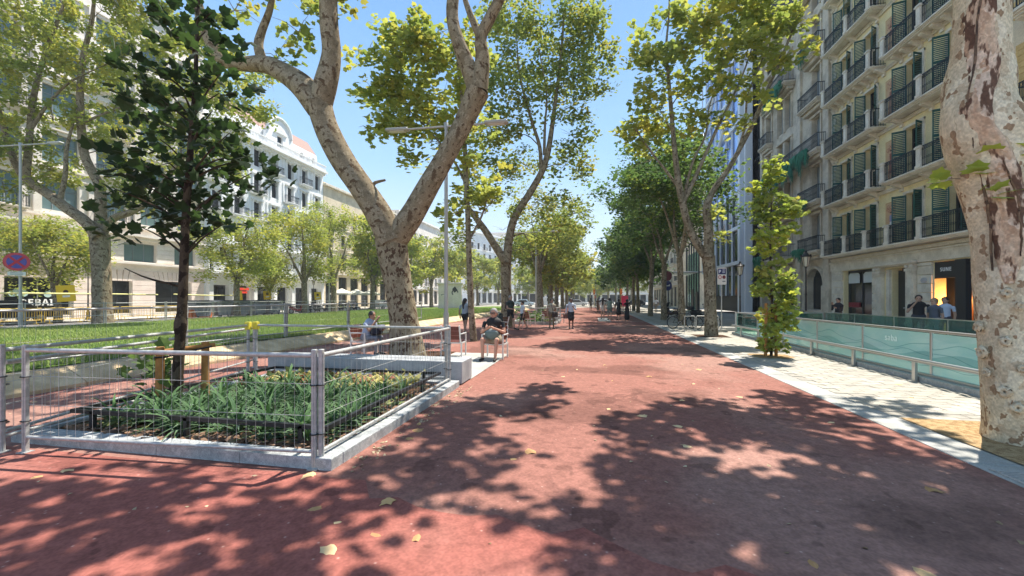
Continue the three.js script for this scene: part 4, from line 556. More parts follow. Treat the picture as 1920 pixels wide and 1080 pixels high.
{ // ochre brick house next along, with dark balconies
  const b = thing('apartment_house', 'ochre brick apartment house with dark balcony railings behind the scarred trunk', 'building', [15.5, 0, -18.88], -Math.PI / 2), W = 13, H = 25, F = 3.7, y1 = 4.6, holes = [];
  for (let k = 0; k < 5; k++) for (let c = 0; c < 4; c++) holes.push(rect(1.3 + c * 3, y1 + k * F + .1, 1.3, 2.7));
  for (let c = 0; c < 4; c++) holes.push(rect(.8 + c * 3.1, .3, 2.3, 3.2));
  part('wall', wallOf(W, H, holes), M.tanStone, b); part('back_wall', box(W, H, .1, W / 2, H / 2, -.9), M.darkPaint, b);
  part('side_wall', box(.3, H, 12, W - .15, H / 2, -6.46), M.tanStone, b); part('roof', box(W, .3, 13, W / 2, H + .15, -6), M.tanStone, b);
  const r = rng(3);
  for (let k = 0; k < 5; k++) for (let c = 0; c < 4; c++) {
    const x = 1.3 + c * 3, y = y1 + k * F; windowAt(b, x, y + .1, 1.3, 2.7, { frame: M.whitePaint }); part('surround', [box(.2, 2.9, .12, x - .1, y + 1.45, .06), box(.2, 2.9, .12, x + 1.4, y + 1.45, .06), box(1.9, .22, .16, x + .65, y + 2.95, .08)], M.paleStone, b);
    if (c < 2) for (let j = 0; j < 12; j++) for (let i = 0; i < 3; i++) { const w = .43, xx = x - 1.05 + i * .45 + (j % 2 ? .1 : 0) - .12; if (k < 4 && xx > .05 && i < 2) part('brick', rbox(w, .21, .05, .006, xx + w / 2, y + .2 + j * .225, .02 + r() * .006), M.yellowBrick, b); }
    const s = part('balcony', slab(x - .55, x + 1.85, y, .8, .22), M.paleStone, b); part('iron_railing', railing(x - .5, x + 1.8, y, 1.0, .72, .12, 3), M.balconyIron, s);
    part('bracket', [bracket(x - .3, y - .2, .24, .5, .6), bracket(x + 1.6, y - .2, .24, .5, .6)], M.paleStone, s);
  }
  for (let c = 0; c < 4; c++) windowAt(b, .8 + c * 3.1, .3, 2.3, 3.2, { frame: M.darkPaint, glass: M.glassShop, bars: 0, name: 'shop_front' });
  part('cornice', box(W, .3, .5, W / 2, 4.1, .25), M.paleStone, b);
}
{ // weathered grey stone house with curved openings
  const b = thing('apartment_house', 'weathered grey stone house with rounded openings and planted iron balconies', 'building', [15.5, 0, -42.3], -Math.PI / 2), W = 11.63, H = 24, F = 3.45, y1 = 5.0, holes = [];
  const wins = []; // [x, width, height]
  for (let k = 0; k < 6; k++) { const y = y1 + k * F; for (const [x, w] of k < 5 ? [[1.3, 1.0], [3.6, 1.0], [4.95, 1.0], [9.2, 1.05]] : [[1.4, .9], [4.2, .9], [9.2, .9]]) { const arch = k === 0 && x > 8; wins.push([x, y + .1, w, 2.5, k]); holes.push(arch ? archHole(x - .1, y + .1, w + .2, 2.75) : rect(x, y + .1, w, 2.5)); } }
  holes.push([[3.6, .9], [6.6, .9], [6.75, 1.2], [6.75, 3.2], [6.4, 3.8], [3.8, 3.8], [3.45, 3.2], [3.45, 1.2]], archHole(8.4, .9, 2.2, 3.1), archHole(.6, .05, 1.9, 3.6));
  part('wall', wallOf(W, H, holes, .55), M.greyStone, b); part('back_wall', box(W, H, .1, W / 2, H / 2, -1.1), M.darkPaint, b);
  part('side_wall', box(.3, H, 12, .15, H / 2, -6.6), M.greyStone, b); part('roof', box(W, .3, 13, W / 2, H + .15, -6), M.greyStone, b);
  for (const [x, y, w, h, k] of wins) { windowAt(b, x, y, w, h, { depth: .34, frame: M.greyShutter, glass: M.glassDark }); if (k > 1 || x > 8) part('shutter', [box(w * .46, h - .1, .04, x + w * .27, y + h / 2, -.26)], M.greyShutter, b); part('surround', [box(.14, h + .2, .1, x - .09, y + h / 2, .05), box(.14, h + .2, .1, x + w + .09, y + h / 2, .05), rbox(w + .5, .2, .18, .05, x + w / 2, y + h + .14, .09)], M.greyStone, b); }
  for (const [x, y, w, h] of [[3.45, .9, 3.3, 2.9], [8.4, .9, 2.2, 3.1]]) { windowAt(b, x, y, w, h, { depth: .42, frame: M.darkPaint, glass: M.glassShop, bars: 0, name: 'shop_front' }); }
  for (const [x, w] of [[5.1, 3.6], [9.5, 2.6]]) part('carved_frame', [new THREE.TorusGeometry(w / 2, .12, 6, 20, Math.PI).translate(x, 2.6, .06), rbox(.3, 1.8, .3, .1, x - w / 2, 1.7, .1), rbox(.3, 1.8, .3, .1, x + w / 2, 1.7, .1), new THREE.TorusGeometry(.3, .07, 6, 14).translate(x - w / 2 - .1, .7, .1), new THREE.TorusGeometry(.3, .07, 6, 14).translate(x + w / 2 + .1, .7, .1), rbox(w, .5, .2, .06, x, .6, .08)], M.greyStone, b);
  part('pier', [rbox(.7, H - .3, .24, .05, 11.2, H / 2, .1), rbox(.5, H - .3, .2, .05, 7.4, H / 2, .08), rbox(.5, H - .3, .2, .05, .3, H / 2, .08)], M.greyStone, b);
  const bal = (a, e, y, d) => { const s = part('balcony', [...slab(a, e, y, d, .3), rbox(e - a - .4, .3, d * .6, .1, (a + e) / 2, y - .42, d * .3)], M.greyStone, b); part('iron_railing', railing(a + .04, e - .04, y, .95, d - .06, .12, 3), M.balconyIron, s); };
  for (let k = 0; k < 5; k++) { const y = y1 + k * F; if (k === 2) bal(2.6, 11.3, y, .8); else { bal(8.4, 11.2, y, .75); if (k !== 3) bal(2.9, 6.6, y, .85); bal(.7, 2.6, y, .6); } }
  part('cornice', [rbox(W, .4, .7, .1, W / 2, H - .25, .3)], M.greyStone, b);
  // trailing teal-green plants hung on the balcony rails
  const strands = (x0, x1, yTop, len, z, seed) => { const r = rng(seed), g = [], n = Math.round((x1 - x0) * 150); for (let k = 0; k < n; k++) { const x = lerp(x0, x1, r()), L = len * (.35 + r() * .8) * (.7 + .3 * Math.sin(x * 5)), s = new THREE.PlaneGeometry(.05 + r() * .04, L, 1, 3), p = s.attributes.position, c = (r() - .5) * .3, zz = z + (r() - .5) * .22; for (let i = 0; i < p.count; i++) { const t = .5 - p.getY(i) / L; p.setX(i, p.getX(i) * (1 - t * .8) + Math.sin(t * 5 + k) * .03 + c * t * t); p.setZ(i, .14 * Math.sin(t * 2.2) * (.5 + r() * .1)); } s.rotateY((r() - .5) * 1.6); s.translate(x, yTop - L / 2 + r() * .12, zz); s.computeVertexNormals(); g.push(s); } return g; };
  const G = std({ color: lin(.03, .19, .115), roughness: .75, side: THREE.DoubleSide }), G2 = std({ color: lin(.045, .25, .14), roughness: .75, side: THREE.DoubleSide });
  const hang = (label, x0, x1, y, len, s) => { const t = thing('hanging_plant', label, 'plant', [15.5, 0, -42.3], -Math.PI / 2, 'trailing plants on the grey house'); part('trailing_stems', strands(x0, x1, y, len, .82, s), G, t, false); part('trailing_stems', strands(x0, x1, y + .05, len * .7, .88, s + 1), G2, t, false); };
  hang('long curtain of teal green trailing plants along the widest grey balcony', 2.7, 10.2, y1 + 2 * F + .15, 1.7, 5);
  hang('green trailing plant on the small balcony below the plant curtain', 8.3, 10.0, y1 + F + .1, 1.2, 7);
  hang('low green trailing plant on the first balcony above the street lantern', 8.2, 9.6, y1 + .1, .9, 9);
  hang('sloping green trailing plant under the upper grey balcony', 2.9, 6.2, y1 + 4 * F + .1, 1.5, 11);
  hang('small green plant ball hanging by the top grey window', 9.2, 9.9, y1 + 4 * F + .35, 1.2, 13);
  hang('dark green trailing plant beside the black recess at street level', .7, 2.0, y1 + .3, 1.8, 15);
}
{ // black recess and the white-framed glass tower
  const r = thing('dark_annex', 'narrow black clad building recessed beside the white tower', 'building', [16.4, 0, -45.0], -Math.PI / 2);
  part('wall', box(2.7, 21, .4, 1.35, 10.5, -.2), M.darkPaint, r); for (let k = 0; k < 6; k++) part('window', box(1.9, 2.2, .04, 1.35, 2.2 + k * 3.4, .02), M.glassDark, r);
  part('balcony', [box(2.2, .12, .6, 1.35, 5.1, .3), box(2.2, .12, .6, 1.35, 15.4, .3)], M.balconyIron, r);
  const b = thing('office_tower', 'tall white framed glass office tower with blue sky tinted into its glass', 'building', [15, 0, -60], -Math.PI / 2), W = 15.4, H = 46, white = std({ color: lin(.8, .82, .85), roughness: .35 });
  part('core', box(W - .4, H - .5, 9, W / 2, H / 2, -5.1), M.darkPaint, b);
  part('corner_column', [rbox(1.5, H, 1.2, .06, W - .95, H / 2, -.5), rbox(.7, H, .9, .05, W - 2.2, H / 2, -.4)], white, b);
  part('ribs', Array.from({ length: 4 }, (_, k) => box(.06, H, .08, W - 1.5 + k * .34, H / 2, .12)), std({ color: lin(.5, .53, .58), roughness: .4 }), b);
  for (let k = 0; k < 12; k++) {
    const y = 1.9 + k * 3.7; part('floor_band', rbox(12.9, .38, .3, .03, 6.4, y + 3.6, -.1), white, b);
    for (let c = 0; c < 6; c++) { const w = part('window', [box(.14, 3.3, .16, c * 2.12 + .07, y + 1.75, -.1)], white, b); part('pane', box(1.95, 3.3, .03, c * 2.12 + 1.12, y + 1.75, -.22), k < 3 ? M.glassDark : M.glassSkyTint, w); }
  }
  for (const [x0, y0, x1, y1] of [[0, 13, 12.6, 24], [0, 22, 12.6, 33], [0, 24, 12.6, 13], [0, 36, 12.6, 25]]) part('diagonal_brace', bar([x0, y0, .35], [x1, y1, .35], .2, .2, 10), white, b);
  for (const x of [.2, 6.4]) part('mast', bar([x, 5, .4], [x, H, .4], .09, .09, 8), white, b);
  const e = thing('entrance_canopy', 'black steel glazed entrance frame with thin white canopy roof', 'canopy', [13.6, 0, -64], -Math.PI / 2);
  for (let k = 0; k < 6; k++) part('mullion', box(.16, 9 + (k % 3), .16, k * 1.3, 4.6, .1 - k * .02), M.darkPaint, e);
  part('pane', box(6.6, 8, .03, 3.3, 4, -.05), M.glassClear, e); part('roof', rbox(8.2, .16, 4.6, .03, 2.4, 5.2, 1.8), std({ color: lin(.55, .55, .56) }), e);
  part('door_panel', [box(1.6, 3, .1, 3.2, 1.5, .06), box(1.2, 2.6, .1, 5.6, 1.3, .08)], M.darkPaint, e);
}
function block(label, pos, ry, { W, H, F, y1, n, mat, trim, glass = M.glassDark, win = [1.1, 1.9], balc = 0, gf = 'shops', roof, depth = 12, group }) { // plainer street house for the background
  const b = thing('apartment_house', label, 'building', pos, ry, group), holes = [], floors = Math.floor((H - y1 - .8) / F), s = W / n;
  for (let k = 0; k < floors; k++) for (let c = 0; c < n; c++) holes.push(rect((c + .5) * s - win[0] / 2, y1 + k * F + (balc ? .1 : .75), win[0], win[1]));
  if (gf === 'shops') for (let c = 0; c < n; c++) holes.push(rect(c * s + s * .14, .2, s * .72, y1 - 1.3));
  part('wall', wallOf(W, H, holes), mat, b); part('back_wall', box(W, H, .1, W / 2, H / 2, -.8), M.darkPaint, b);
  for (const x of [.15, W - .15]) part('side_wall', box(.3, H, depth, x, H / 2, -depth / 2 - .46), mat, b);
  part('roof', roof === 'mansard' ? extr([[0, 0], [-1.6, 2.6], [-depth, 2.6], [-depth, 0]], W).rotateY(Math.PI / 2).translate(0, H, 0).rotateY(0) : box(W, .3, depth, W / 2, H + .15, -depth / 2), roof === 'mansard' ? std({ color: lin(.16, .15, .16), roughness: .7 }) : mat, b);
  for (let k = 0; k < floors; k++) {
    const y = y1 + k * F; part('string_course', box(W, .14, .14, W / 2, y - .3, .07), trim, b);
    for (let c = 0; c < n; c++) {
      const x = (c + .5) * s - win[0] / 2, yy = y + (balc ? .1 : .75); windowAt(b, x, yy, win[0], win[1], { glass, frame: M.darkPaint });
      part('surround', [box(.14, win[1] + .1, .08, x - .07, yy + win[1] / 2, .04), box(.14, win[1] + .1, .08, x + win[0] + .07, yy + win[1] / 2, .04), box(win[0] + .5, .16, .14, x + win[0] / 2, yy + win[1] + .1, .07)], trim, b);
      if (balc && (c + k) % balc === 0) { const sl = part('balcony', slab(x - .6, x + win[0] + .6, y, .7), trim, b); part('iron_railing', railing(x - .55, x + win[0] + .55, y, .95, .63, .16, 3), M.balconyIron, sl); }
    }
  }
  if (gf === 'shops') for (let c = 0; c < n; c++) windowAt(b, c * s + s * .14, .2, s * .72, y1 - 1.3, { frame: M.darkPaint, glass: M.glassShop, bars: 0, name: 'shop_front' });
  part('cornice', [box(W + .1, .3, .5, W / 2, H - .1, .2), box(W, .2, .3, W / 2, y1 - .6, .15)], trim, b); return b;
}
{ // cream department store on the far left
  const b = thing('department_store', 'cream stone store building with teal blinds above arched pink shop fronts', 'building', [-42, 0, -6], Math.PI / 2), W = 31.74, H = 28, X = z => -6 - z, holes = [], F = 3.75;
  const shops = [[X(-22.1), X(-26.1), 3.35], [X(-28.5), X(-30.5), 3.3], [X(-32.6), X(-36.2), 3.4], [8, 12.5, 3.4], [2, 6, 3.4]].map(([a, e, h]) => [Math.min(a, e), Math.max(a, e), h]);
  for (const [a, e, h] of shops) holes.push(rect(a, .35, e - a, h - .35));
  const mez = [[X(-20.5), X(-23.9)], [X(-25.7), X(-28.6)], [X(-29.9), X(-32.7)], [X(-34.5), X(-36.7)], [9, 12.2], [3, 6]]; for (const [a, e] of mez) holes.push(rect(a, 5.15, e - a, 1.75));
  const nb = 9, s = W / nb; for (let k = 0; k < 5; k++) for (let c = 0; c < nb; c++) holes.push(rect((c + .5) * s - 1.2, 8.4 + k * F + .3, 2.4, 2.4));
  part('wall', wallOf(W, H, holes), M.creamStone, b); part('back_wall', box(W, H, .1, W / 2, H / 2, -.9), M.darkPaint, b); part('roof', box(W, .4, 12, W / 2, H + .2, -6), M.creamStone, b); part('side_wall', box(.3, H, 12, W - .15, H / 2, -6.46), M.creamStone, b);
  // pink ground floor of coursed stone, piece by piece beside the openings
  const edges = shops.slice().sort((p, q) => p[0] - q[0]); let last = .05;
  for (const [a, e, h] of [...edges, [W - .03, W, 3.4]]) { for (let y = .1; y < 4.3; y += .47) if (a - last > .25) part('stone_course', rbox(a - last - .06, .445, .12, .012, (a + last) / 2, y + .22, .055), M.pinkStone, b); last = e; }
  for (const [a, e, h] of edges) { const n = Math.max(5, Math.round((e - a) / .42)); for (let k = 0; k < n; k++) { const t = k / (n - 1) - .5, w = (e - a) / n * .93; part('arch_stone', extr([[-w / 2, 0], [w / 2, 0], [w / 2 + t * .5 + .02, 4.3 - h], [-w / 2 + t * .5 - .02, 4.3 - h]], .13).translate(lerp(a + w / 2, e - w / 2, k / (n - 1)), h + .01, 0), M.pinkStone, b); } }
  part('cornice', [box(W, .16, .5, W / 2, 4.95, .25), box(W, .1, .36, W / 2, 4.83, .18), box(W, .5, .08, W / 2, 4.55, .04)], M.creamStone, b);
  part('cornice', [box(W, .2, .6, W / 2, 7.55, .3), box(W, .3, .3, W / 2, 7.3, .15)], M.creamStone, b);
  for (let y = 5.2; y < 7.1; y += .42) { let l = .05; for (const [a, e] of [...mez.map(m => [Math.min(...m), Math.max(...m)]).sort((p, q) => p[0] - q[0]), [W - .02, W]]) { if (a - l > .25) part('stone_course', rbox(a - l - .1, .395, .08, .01, (a + l) / 2, y + .2, .035), M.creamStone, b); l = e; } }
  for (const [p, q] of mez) windowAt(b, Math.min(p, q), 5.15, Math.abs(q - p), 1.75, { frame: M.greyShutter, glass: M.glassTeal, cross: 2, bars: 0, f: .06 });
  edges.forEach(([a, e, h], i) => { const w = windowAt(b, a, .35, e - a, h - .35, { frame: i === 2 ? M.galv : M.darkPaint, glass: M.glassShop, cross: i === 3 ? 1 : 1, bars: 0, name: 'shop_front' });
    if (i === 2) {
      const f = globalThis.FONT, tx = new TextGeometry('REBAIX', { font: f, size: .5, depth: .012, curveSegments: 4 }); part('lettering', tx.translate(a + .95, 1.15, -.22), std({ color: lin(.85, .85, .85) }), w);
      part('cloud_decal', [[.9, 2.2], [2.9, 2.15]].flatMap(([x, y]) => [new THREE.CylinderGeometry(.3, .3, .012, 14).rotateX(Math.PI / 2).translate(a + x, y, -.22), new THREE.CylinderGeometry(.25, .25, .012, 14).rotateX(Math.PI / 2).translate(a + x + .3, y - .12, -.218), new THREE.CylinderGeometry(.25, .25, .012, 14).rotateX(Math.PI / 2).translate(a + x - .3, y - .12, -.222)]), std({ color: lin(.45, .6, .58) }), w);
    } });
  for (let k = 0; k < 5; k++) { const y = 8.4 + k * F; part('string_course', [box(W, .18, .25, W / 2, y - .12, .12), box(W, .12, .14, W / 2, y + 3.0, .07)], M.creamStone, b); for (let c = 0; c < nb; c++) { windowAt(b, (c + .5) * s - 1.2, y + .3, 2.4, 2.4, { frame: M.greyShutter, glass: M.glassTeal, cross: 2 }); part('pilaster', box(.5, 3.0, .16, c * s + .001 + .25, y + 1.5, .08), M.creamStone, b); if (k < 4 && c % 2 === 0) { const sl = part('balcony', slab((c + .5) * s - 1.4, (c + .5) * s + 1.4, y + .15, .6), M.creamStone, b); part('iron_railing', railing((c + .5) * s - 1.35, (c + .5) * s + 1.35, y + .15, .9, .54, .18, 3), M.balconyIron, sl); } } }
  part('parapet', [box(W, 1.0, .4, W / 2, H + .3, -.1), box(W, .15, .6, W / 2, H + .8, 0)], M.creamStone, b);
}
{ // ornate white house with arched gable
  const b = thing('apartment_house', 'ornate white house with arched roof gable and colonnaded first floor', 'building', [-42, 0, -37.76], Math.PI / 2), W = 20.3, H = 21.6, F = 3.35, y1 = 8.4, n = 7, s = W / n, holes = [];
  for (let k = 0; k < 4; k++) for (let c = 0; c < n; c++) holes.push(rect((c + .5) * s - .6, y1 + k * F + .08, 1.2, 2.2));
  for (let c = 0; c < n * 2; c++) holes.push(rect((c + .5) * s / 2 - .38, 4.95, .76, 2.7));
  const gf = [1.0, 4.0, 7.2, 10.6, 14.2, 17.2].map(x => [x, 2.0]); for (const [x, w] of gf) holes.push(rect(x, .05, w, 3.2));
  part('wall', wallOf(W, H, holes, .6), M.whiteStone, b); part('back_wall', box(W, H, .1, W / 2, H / 2, -1.1), M.darkPaint, b); for (const x of [.15, W - .15]) part('side_wall', box(.3, H, 12, x, H / 2, -6.6), M.whiteStone, b);
  part('cornice', [box(W, .22, 1.0, W / 2, 4.65, .5), box(W, .2, .7, W / 2, 4.45, .35)], M.whiteStone, b); part('cornice', [box(W, .25, .9, W / 2, 8.15, .45)], M.whiteStone, b); part('cornice', [box(W, .3, 1.0, W / 2, H - .1, .4), box(W, .3, .5, W / 2, H - .4, .2)], M.whiteStone, b);
  for (const [i, [x, w]] of gf.entries()) { windowAt(b, x, .05, w, 3.2, { frame: M.darkPaint, glass: M.glassShop, bars: 0, name: 'shop_front', depth: .4 }); if (i === 1) { const sg = part('shop_sign', box(1.5, .3, .1, x + .9, 2.85, .3), std({ color: lin(.55, .05, .03), emissive: lin(.9, .08, .04), emissiveIntensity: .35 }), b); part('shop_sign', box(1.0, .24, .1, x + .9, 2.45, .3), std({ color: lin(.55, .05, .03), emissive: lin(.9, .08, .04), emissiveIntensity: .35 }), b); } }
  for (let k = 0; k < 7; k++) part('pier', [rbox(.55, 4.2, .5, .04, [.5, 3.5, 6.6, 9.9, 13.2, 16.7, 19.7][k], 2.1, .2)], M.whiteStone, b);
  for (let k = 0; k <= n * 2; k++) part('column', lathe([[.17, 0], [.17, .12], [.13, .2], [.12, 2.7], [.16, 2.8], [.2, 3.0]], 10, clamp(k * s / 2, .2, W - .2), 4.75, .35), M.whiteStone, b);
  for (let c = 0; c < n * 2; c++) windowAt(b, (c + .5) * s / 2 - .38, 4.95, .76, 2.7, { frame: M.darkPaint, cross: 0 });
  for (const [a, e] of [[.4, 3.6], [8.2, 13], [16.4, 19.8]]) { part('parapet', [box(e - a, .9, .18, (a + e) / 2, 5.2, .85), box(e - a + .1, .12, .28, (a + e) / 2, 5.7, .85), box(e - a - .6, .4, .03, (a + e) / 2, 5.2, .955)], M.whiteStone, b); }
  for (let k = 0; k < 4; k++) for (let c = 0; c < n; c++) {
    const x = (c + .5) * s, y = y1 + k * F; windowAt(b, x - .6, y + .08, 1.2, 2.2, { frame: M.darkPaint, depth: .34 });
    part('surround', [box(.2, 2.4, .14, x - .7, y + 1.2, .07), box(.2, 2.4, .14, x + .7, y + 1.2, .07), box(1.9, .24, .26, x, y + 2.5, .13), bracket(x, y + 2.4, .3, .3, .2)], M.whiteStone, b);
    if ((c + k) % 2 === 0 || k === 1) { const sl = part('balcony', slab(x - 1.1, x + 1.1, y, .75, .22), M.whiteStone, b); part('iron_railing', railing(x - 1.05, x + 1.05, y, .95, .68, .16, 3), M.balconyIron, sl); }
    if (k < 4) part('pilaster', box(.3, 2.7, .1, c * s + .2, y + 1.3, .05), M.whiteStone, b);
  }
  // roof storey with the arched gable
  part('attic', box(W - 1, 2.6, .5, W / 2, H + 1.3, -1.0), M.whiteStone, b);
  part('roof', extr([[0, 0], [1.6, 2.2], [11, 2.2], [11, 0]], W - 1).rotateY(Math.PI / 2).translate(.5, H + 2.6, -.8), std({ color: lin(.32, .2, .16), roughness: .8 }), b);
  for (const gx of [11.3]) { const g = part('gable', [extr([[-2.4, 0], [2.4, 0], [2.4, 2.6], ...Array.from({ length: 13 }, (_, k) => [Math.cos(k / 12 * Math.PI) * 2.1, 2.6 + Math.sin(k / 12 * Math.PI) * 2.1]), [-2.4, 2.6]], .5, [rect(-.5, .4, 1, 1.9)]).translate(gx, H, -.6), new THREE.TorusGeometry(2.1, .18, 8, 24, Math.PI).translate(gx, H + 2.6, -.05), extr([[-1.2, 0], [1.2, 0], [0, .7]], .2).translate(gx, H + 2.6, -.1)], M.whiteStone, b); part('pane', box(1, 1.9, .02, gx, H + 1.35, -.4), M.glassDark, g); }
  part('balustrade', [box(W, .12, .2, W / 2, H + .95, .5), ...Array.from({ length: 90 }, (_, k) => lathe([[.05, 0], [.09, .25], [.04, .5], [.06, .8]], 6, .15 + k * W / 90, H + .1, .5))], M.whiteStone, b);
  for (const x of [3, 6.2, 15.8, 18.4]) { const d = part('dormer', [extr([[-.8, 0], [.8, 0], [.8, 1.7], [0, 2.2], [-.8, 1.7]], .5, [archHole(-.4, .2, .8, 1.4)]).translate(x, H + .1, -.75)], M.whiteStone, b); part('pane', box(.8, 1.4, .02, x, H + 1, -.6), M.glassDark, d); }
}
block('tan corner building with tall ground floor windows behind the cafe parasols', [-42, 0, -58.2], Math.PI / 2, { W: 24, H: 20, F: 3.6, y1: 6.4, n: 7, mat: M.tanStone, trim: M.paleStone, balc: 2, win: [1.3, 2.3] });
block('pale apartment house with dark mansard roof beyond the cafe', [-42, 0, -84], Math.PI / 2, { W: 30, H: 21, F: 3.5, y1: 4.8, n: 9, mat: M.creamStone, trim: M.whiteStone, balc: 2, win: [1.2, 2.2] });
block('distant white apartment house left of the avenue end', [-40, 0, -130], Math.PI / 2.6, { W: 34, H: 24, F: 3.4, y1: 4.8, n: 10, mat: M.whiteStone, trim: M.whiteStone, balc: 2, win: [1.3, 2.1] });
block('distant cream apartment house facing down the avenue', [-52, 0, -172], 0, { W: 36, H: 30, F: 3.4, y1: 4.8, n: 10, mat: M.creamStone, trim: M.whiteStone, balc: 0, win: [1.4, 1.8] });
block('distant beige apartment house behind the entrance canopy', [15.5, 0, -112], -Math.PI / 2, { W: 34, H: 22, F: 3.5, y1: 5, n: 9, mat: M.tanStone, trim: M.paleStone, balc: 2, win: [1.3, 2.2] });
block('distant cream corner house closing the cross street', [16, 0, -114], 0, { W: 30, H: 21, F: 3.5, y1: 5, n: 8, mat: M.creamStone, trim: M.paleStone, balc: 2, win: [1.3, 2.2] });
block('far pale apartment house closing the avenue', [-14, 0, -205], 0, { W: 50, H: 16, F: 3.4, y1: 4.6, n: 14, mat: M.paleStone, trim: M.whiteStone, balc: 0, win: [1.4, 1.8] });
// ------------------------------------------------------------------ fences, planter, seats, lamps, balustrade
function fencePanel(label, a, b, { h = 1.15, y0 = 0, low = .17, y1 = y0, posts = 'both', caps, group, wires = true, r = .024, wide = .05 } = {}) {
  const A = V(a[0], y0, a[1]), B = V(b[0], y1, b[1]), L = Math.hypot(b[0] - a[0], b[1] - a[1]), t = thing('mesh_fence_panel', label, 'fence', [a[0], 0, a[1]], Math.atan2(-(b[1] - a[1]), b[0] - a[0]), group);
  const yy = x => lerp(y0, y1, x / L), P = (x, y) => [x, yy(x) + y, 0];
  for (const x of posts === 'both' ? [0, L] : posts === 'start' ? [0] : [L]) { const p = part('post', [rbox(wide, h + .03, .045, .01, x, yy(x) + (h + .03) / 2, 0), box(wide * .3, h, .01, x, yy(x) + h / 2, .024), box(wide * .3, h, .01, x, yy(x) + h / 2, -.024)], M.galv, t); part('foot', box(.1, .012, .1, x, yy(x) + .006, 0), M.galv, p); }
  part('top_rail', bar(P(.02, h - .03), P(L - .02, h - .03), r, r, 10), M.galv, t); part('bottom_rail', bar(P(.02, low), P(L - .02, low), r * .8, r * .8, 10), M.galv, t);
  if (wires) { const g = [], n = Math.round(L / .105); for (let k = 1; k < n; k++) g.push(bar(P(k * L / n, low), P(k * L / n, h - .03),   .002, .002, 4)); for (const f of [.36, .68]) g.push(bar(P(0, lerp(low, h, f)), P(L, lerp(low, h, f)), .0026, .0026, 4)); part('wire_mesh', g, M.galv, t); }
  if (caps) for (const x of [0, L]) if (caps === 'both' || (caps === 'end' && x) || (caps === 'start' && !x)) part('yellow_sleeve', rbox(.11, .16, .09, .01, x, yy(x) + h - .04, 0), std({ color: lin(.75, .62, .06), roughness: .6 }), t);
  for (const x of [0, L]) part('cable_tie', [h * .3, h * .72].map(y => new THREE.TorusGeometry(.04, .006, 5, 12).rotateX(Math.PI / 2).translate(x, yy(x) + y, 0)), M.rubber, t);
  return t;
}
const PF = 'mesh panels round the planter';
fencePanel('mesh fence panel across the front of the planter, nearest the camera', [-6.08, -3.37], [-2.7, -3.6], { group: PF });
fencePanel('mesh fence panel along the path side of the planter', [-2.645, -3.63], [-2.66, -7.36], { group: PF });
fencePanel('mesh fence panel at the back of the planter before the concrete bench', [-2.76, -7.46], [-7.02, -7.5], { group: PF, caps: 'end' });
fencePanel('mesh fence panel on the lawn side of the planter with yellow sleeve', [-6.34, -3.32], [-7.14, -7.42], { group: PF, caps: 'end' });
fencePanel('lower mesh fence panel slanting back behind the planter corner', [-6.46, -3.4], [-8.1, -8.6], { h: 1.0, low: .2, group: PF, posts: 'end' });
fencePanel('mesh fence panel running off beside the sticker covered concrete block', [-6.44, -3.28], [-9.6, -2.7], { group: PF });
['nearest the camera', 'second from the camera', 'behind the dark sapling', 'behind the seated woman', 'behind the forked trunk', 'past the forked trunk', 'furthest along the kerb'].forEach((w, i) => { const z = [1.9, -1.7, -5.3, -8.9, -12.5, -16.2, -20][i], e = [-1.6, -5.2, -8.8, -12.4, -16.1, -19.9, -23.9][i]; fencePanel('mesh fence panel on the near lawn edge, ' + w, [-10.45, z], [-10.45, e], { y0: .33, y1: .33, h: 1.16, wide: .07, group: 'mesh panels on the near lawn edge' }); });
['first', 'second', 'third', 'fourth', 'fifth', 'sixth', 'seventh', 'eighth', 'ninth', 'tenth', 'eleventh', 'twelfth'].forEach((w, i) => fencePanel(`far lawn fence panel by the side road, ${w} counting away from the camera`, [-28.9, -12.4 - i * 3.6], [-28.9, -15.9 - i * 3.6], { y0: .14, h: 1.3, low: .55, wires: false, r: .022, wide: .05, group: 'rail panels on the far lawn edge' }));

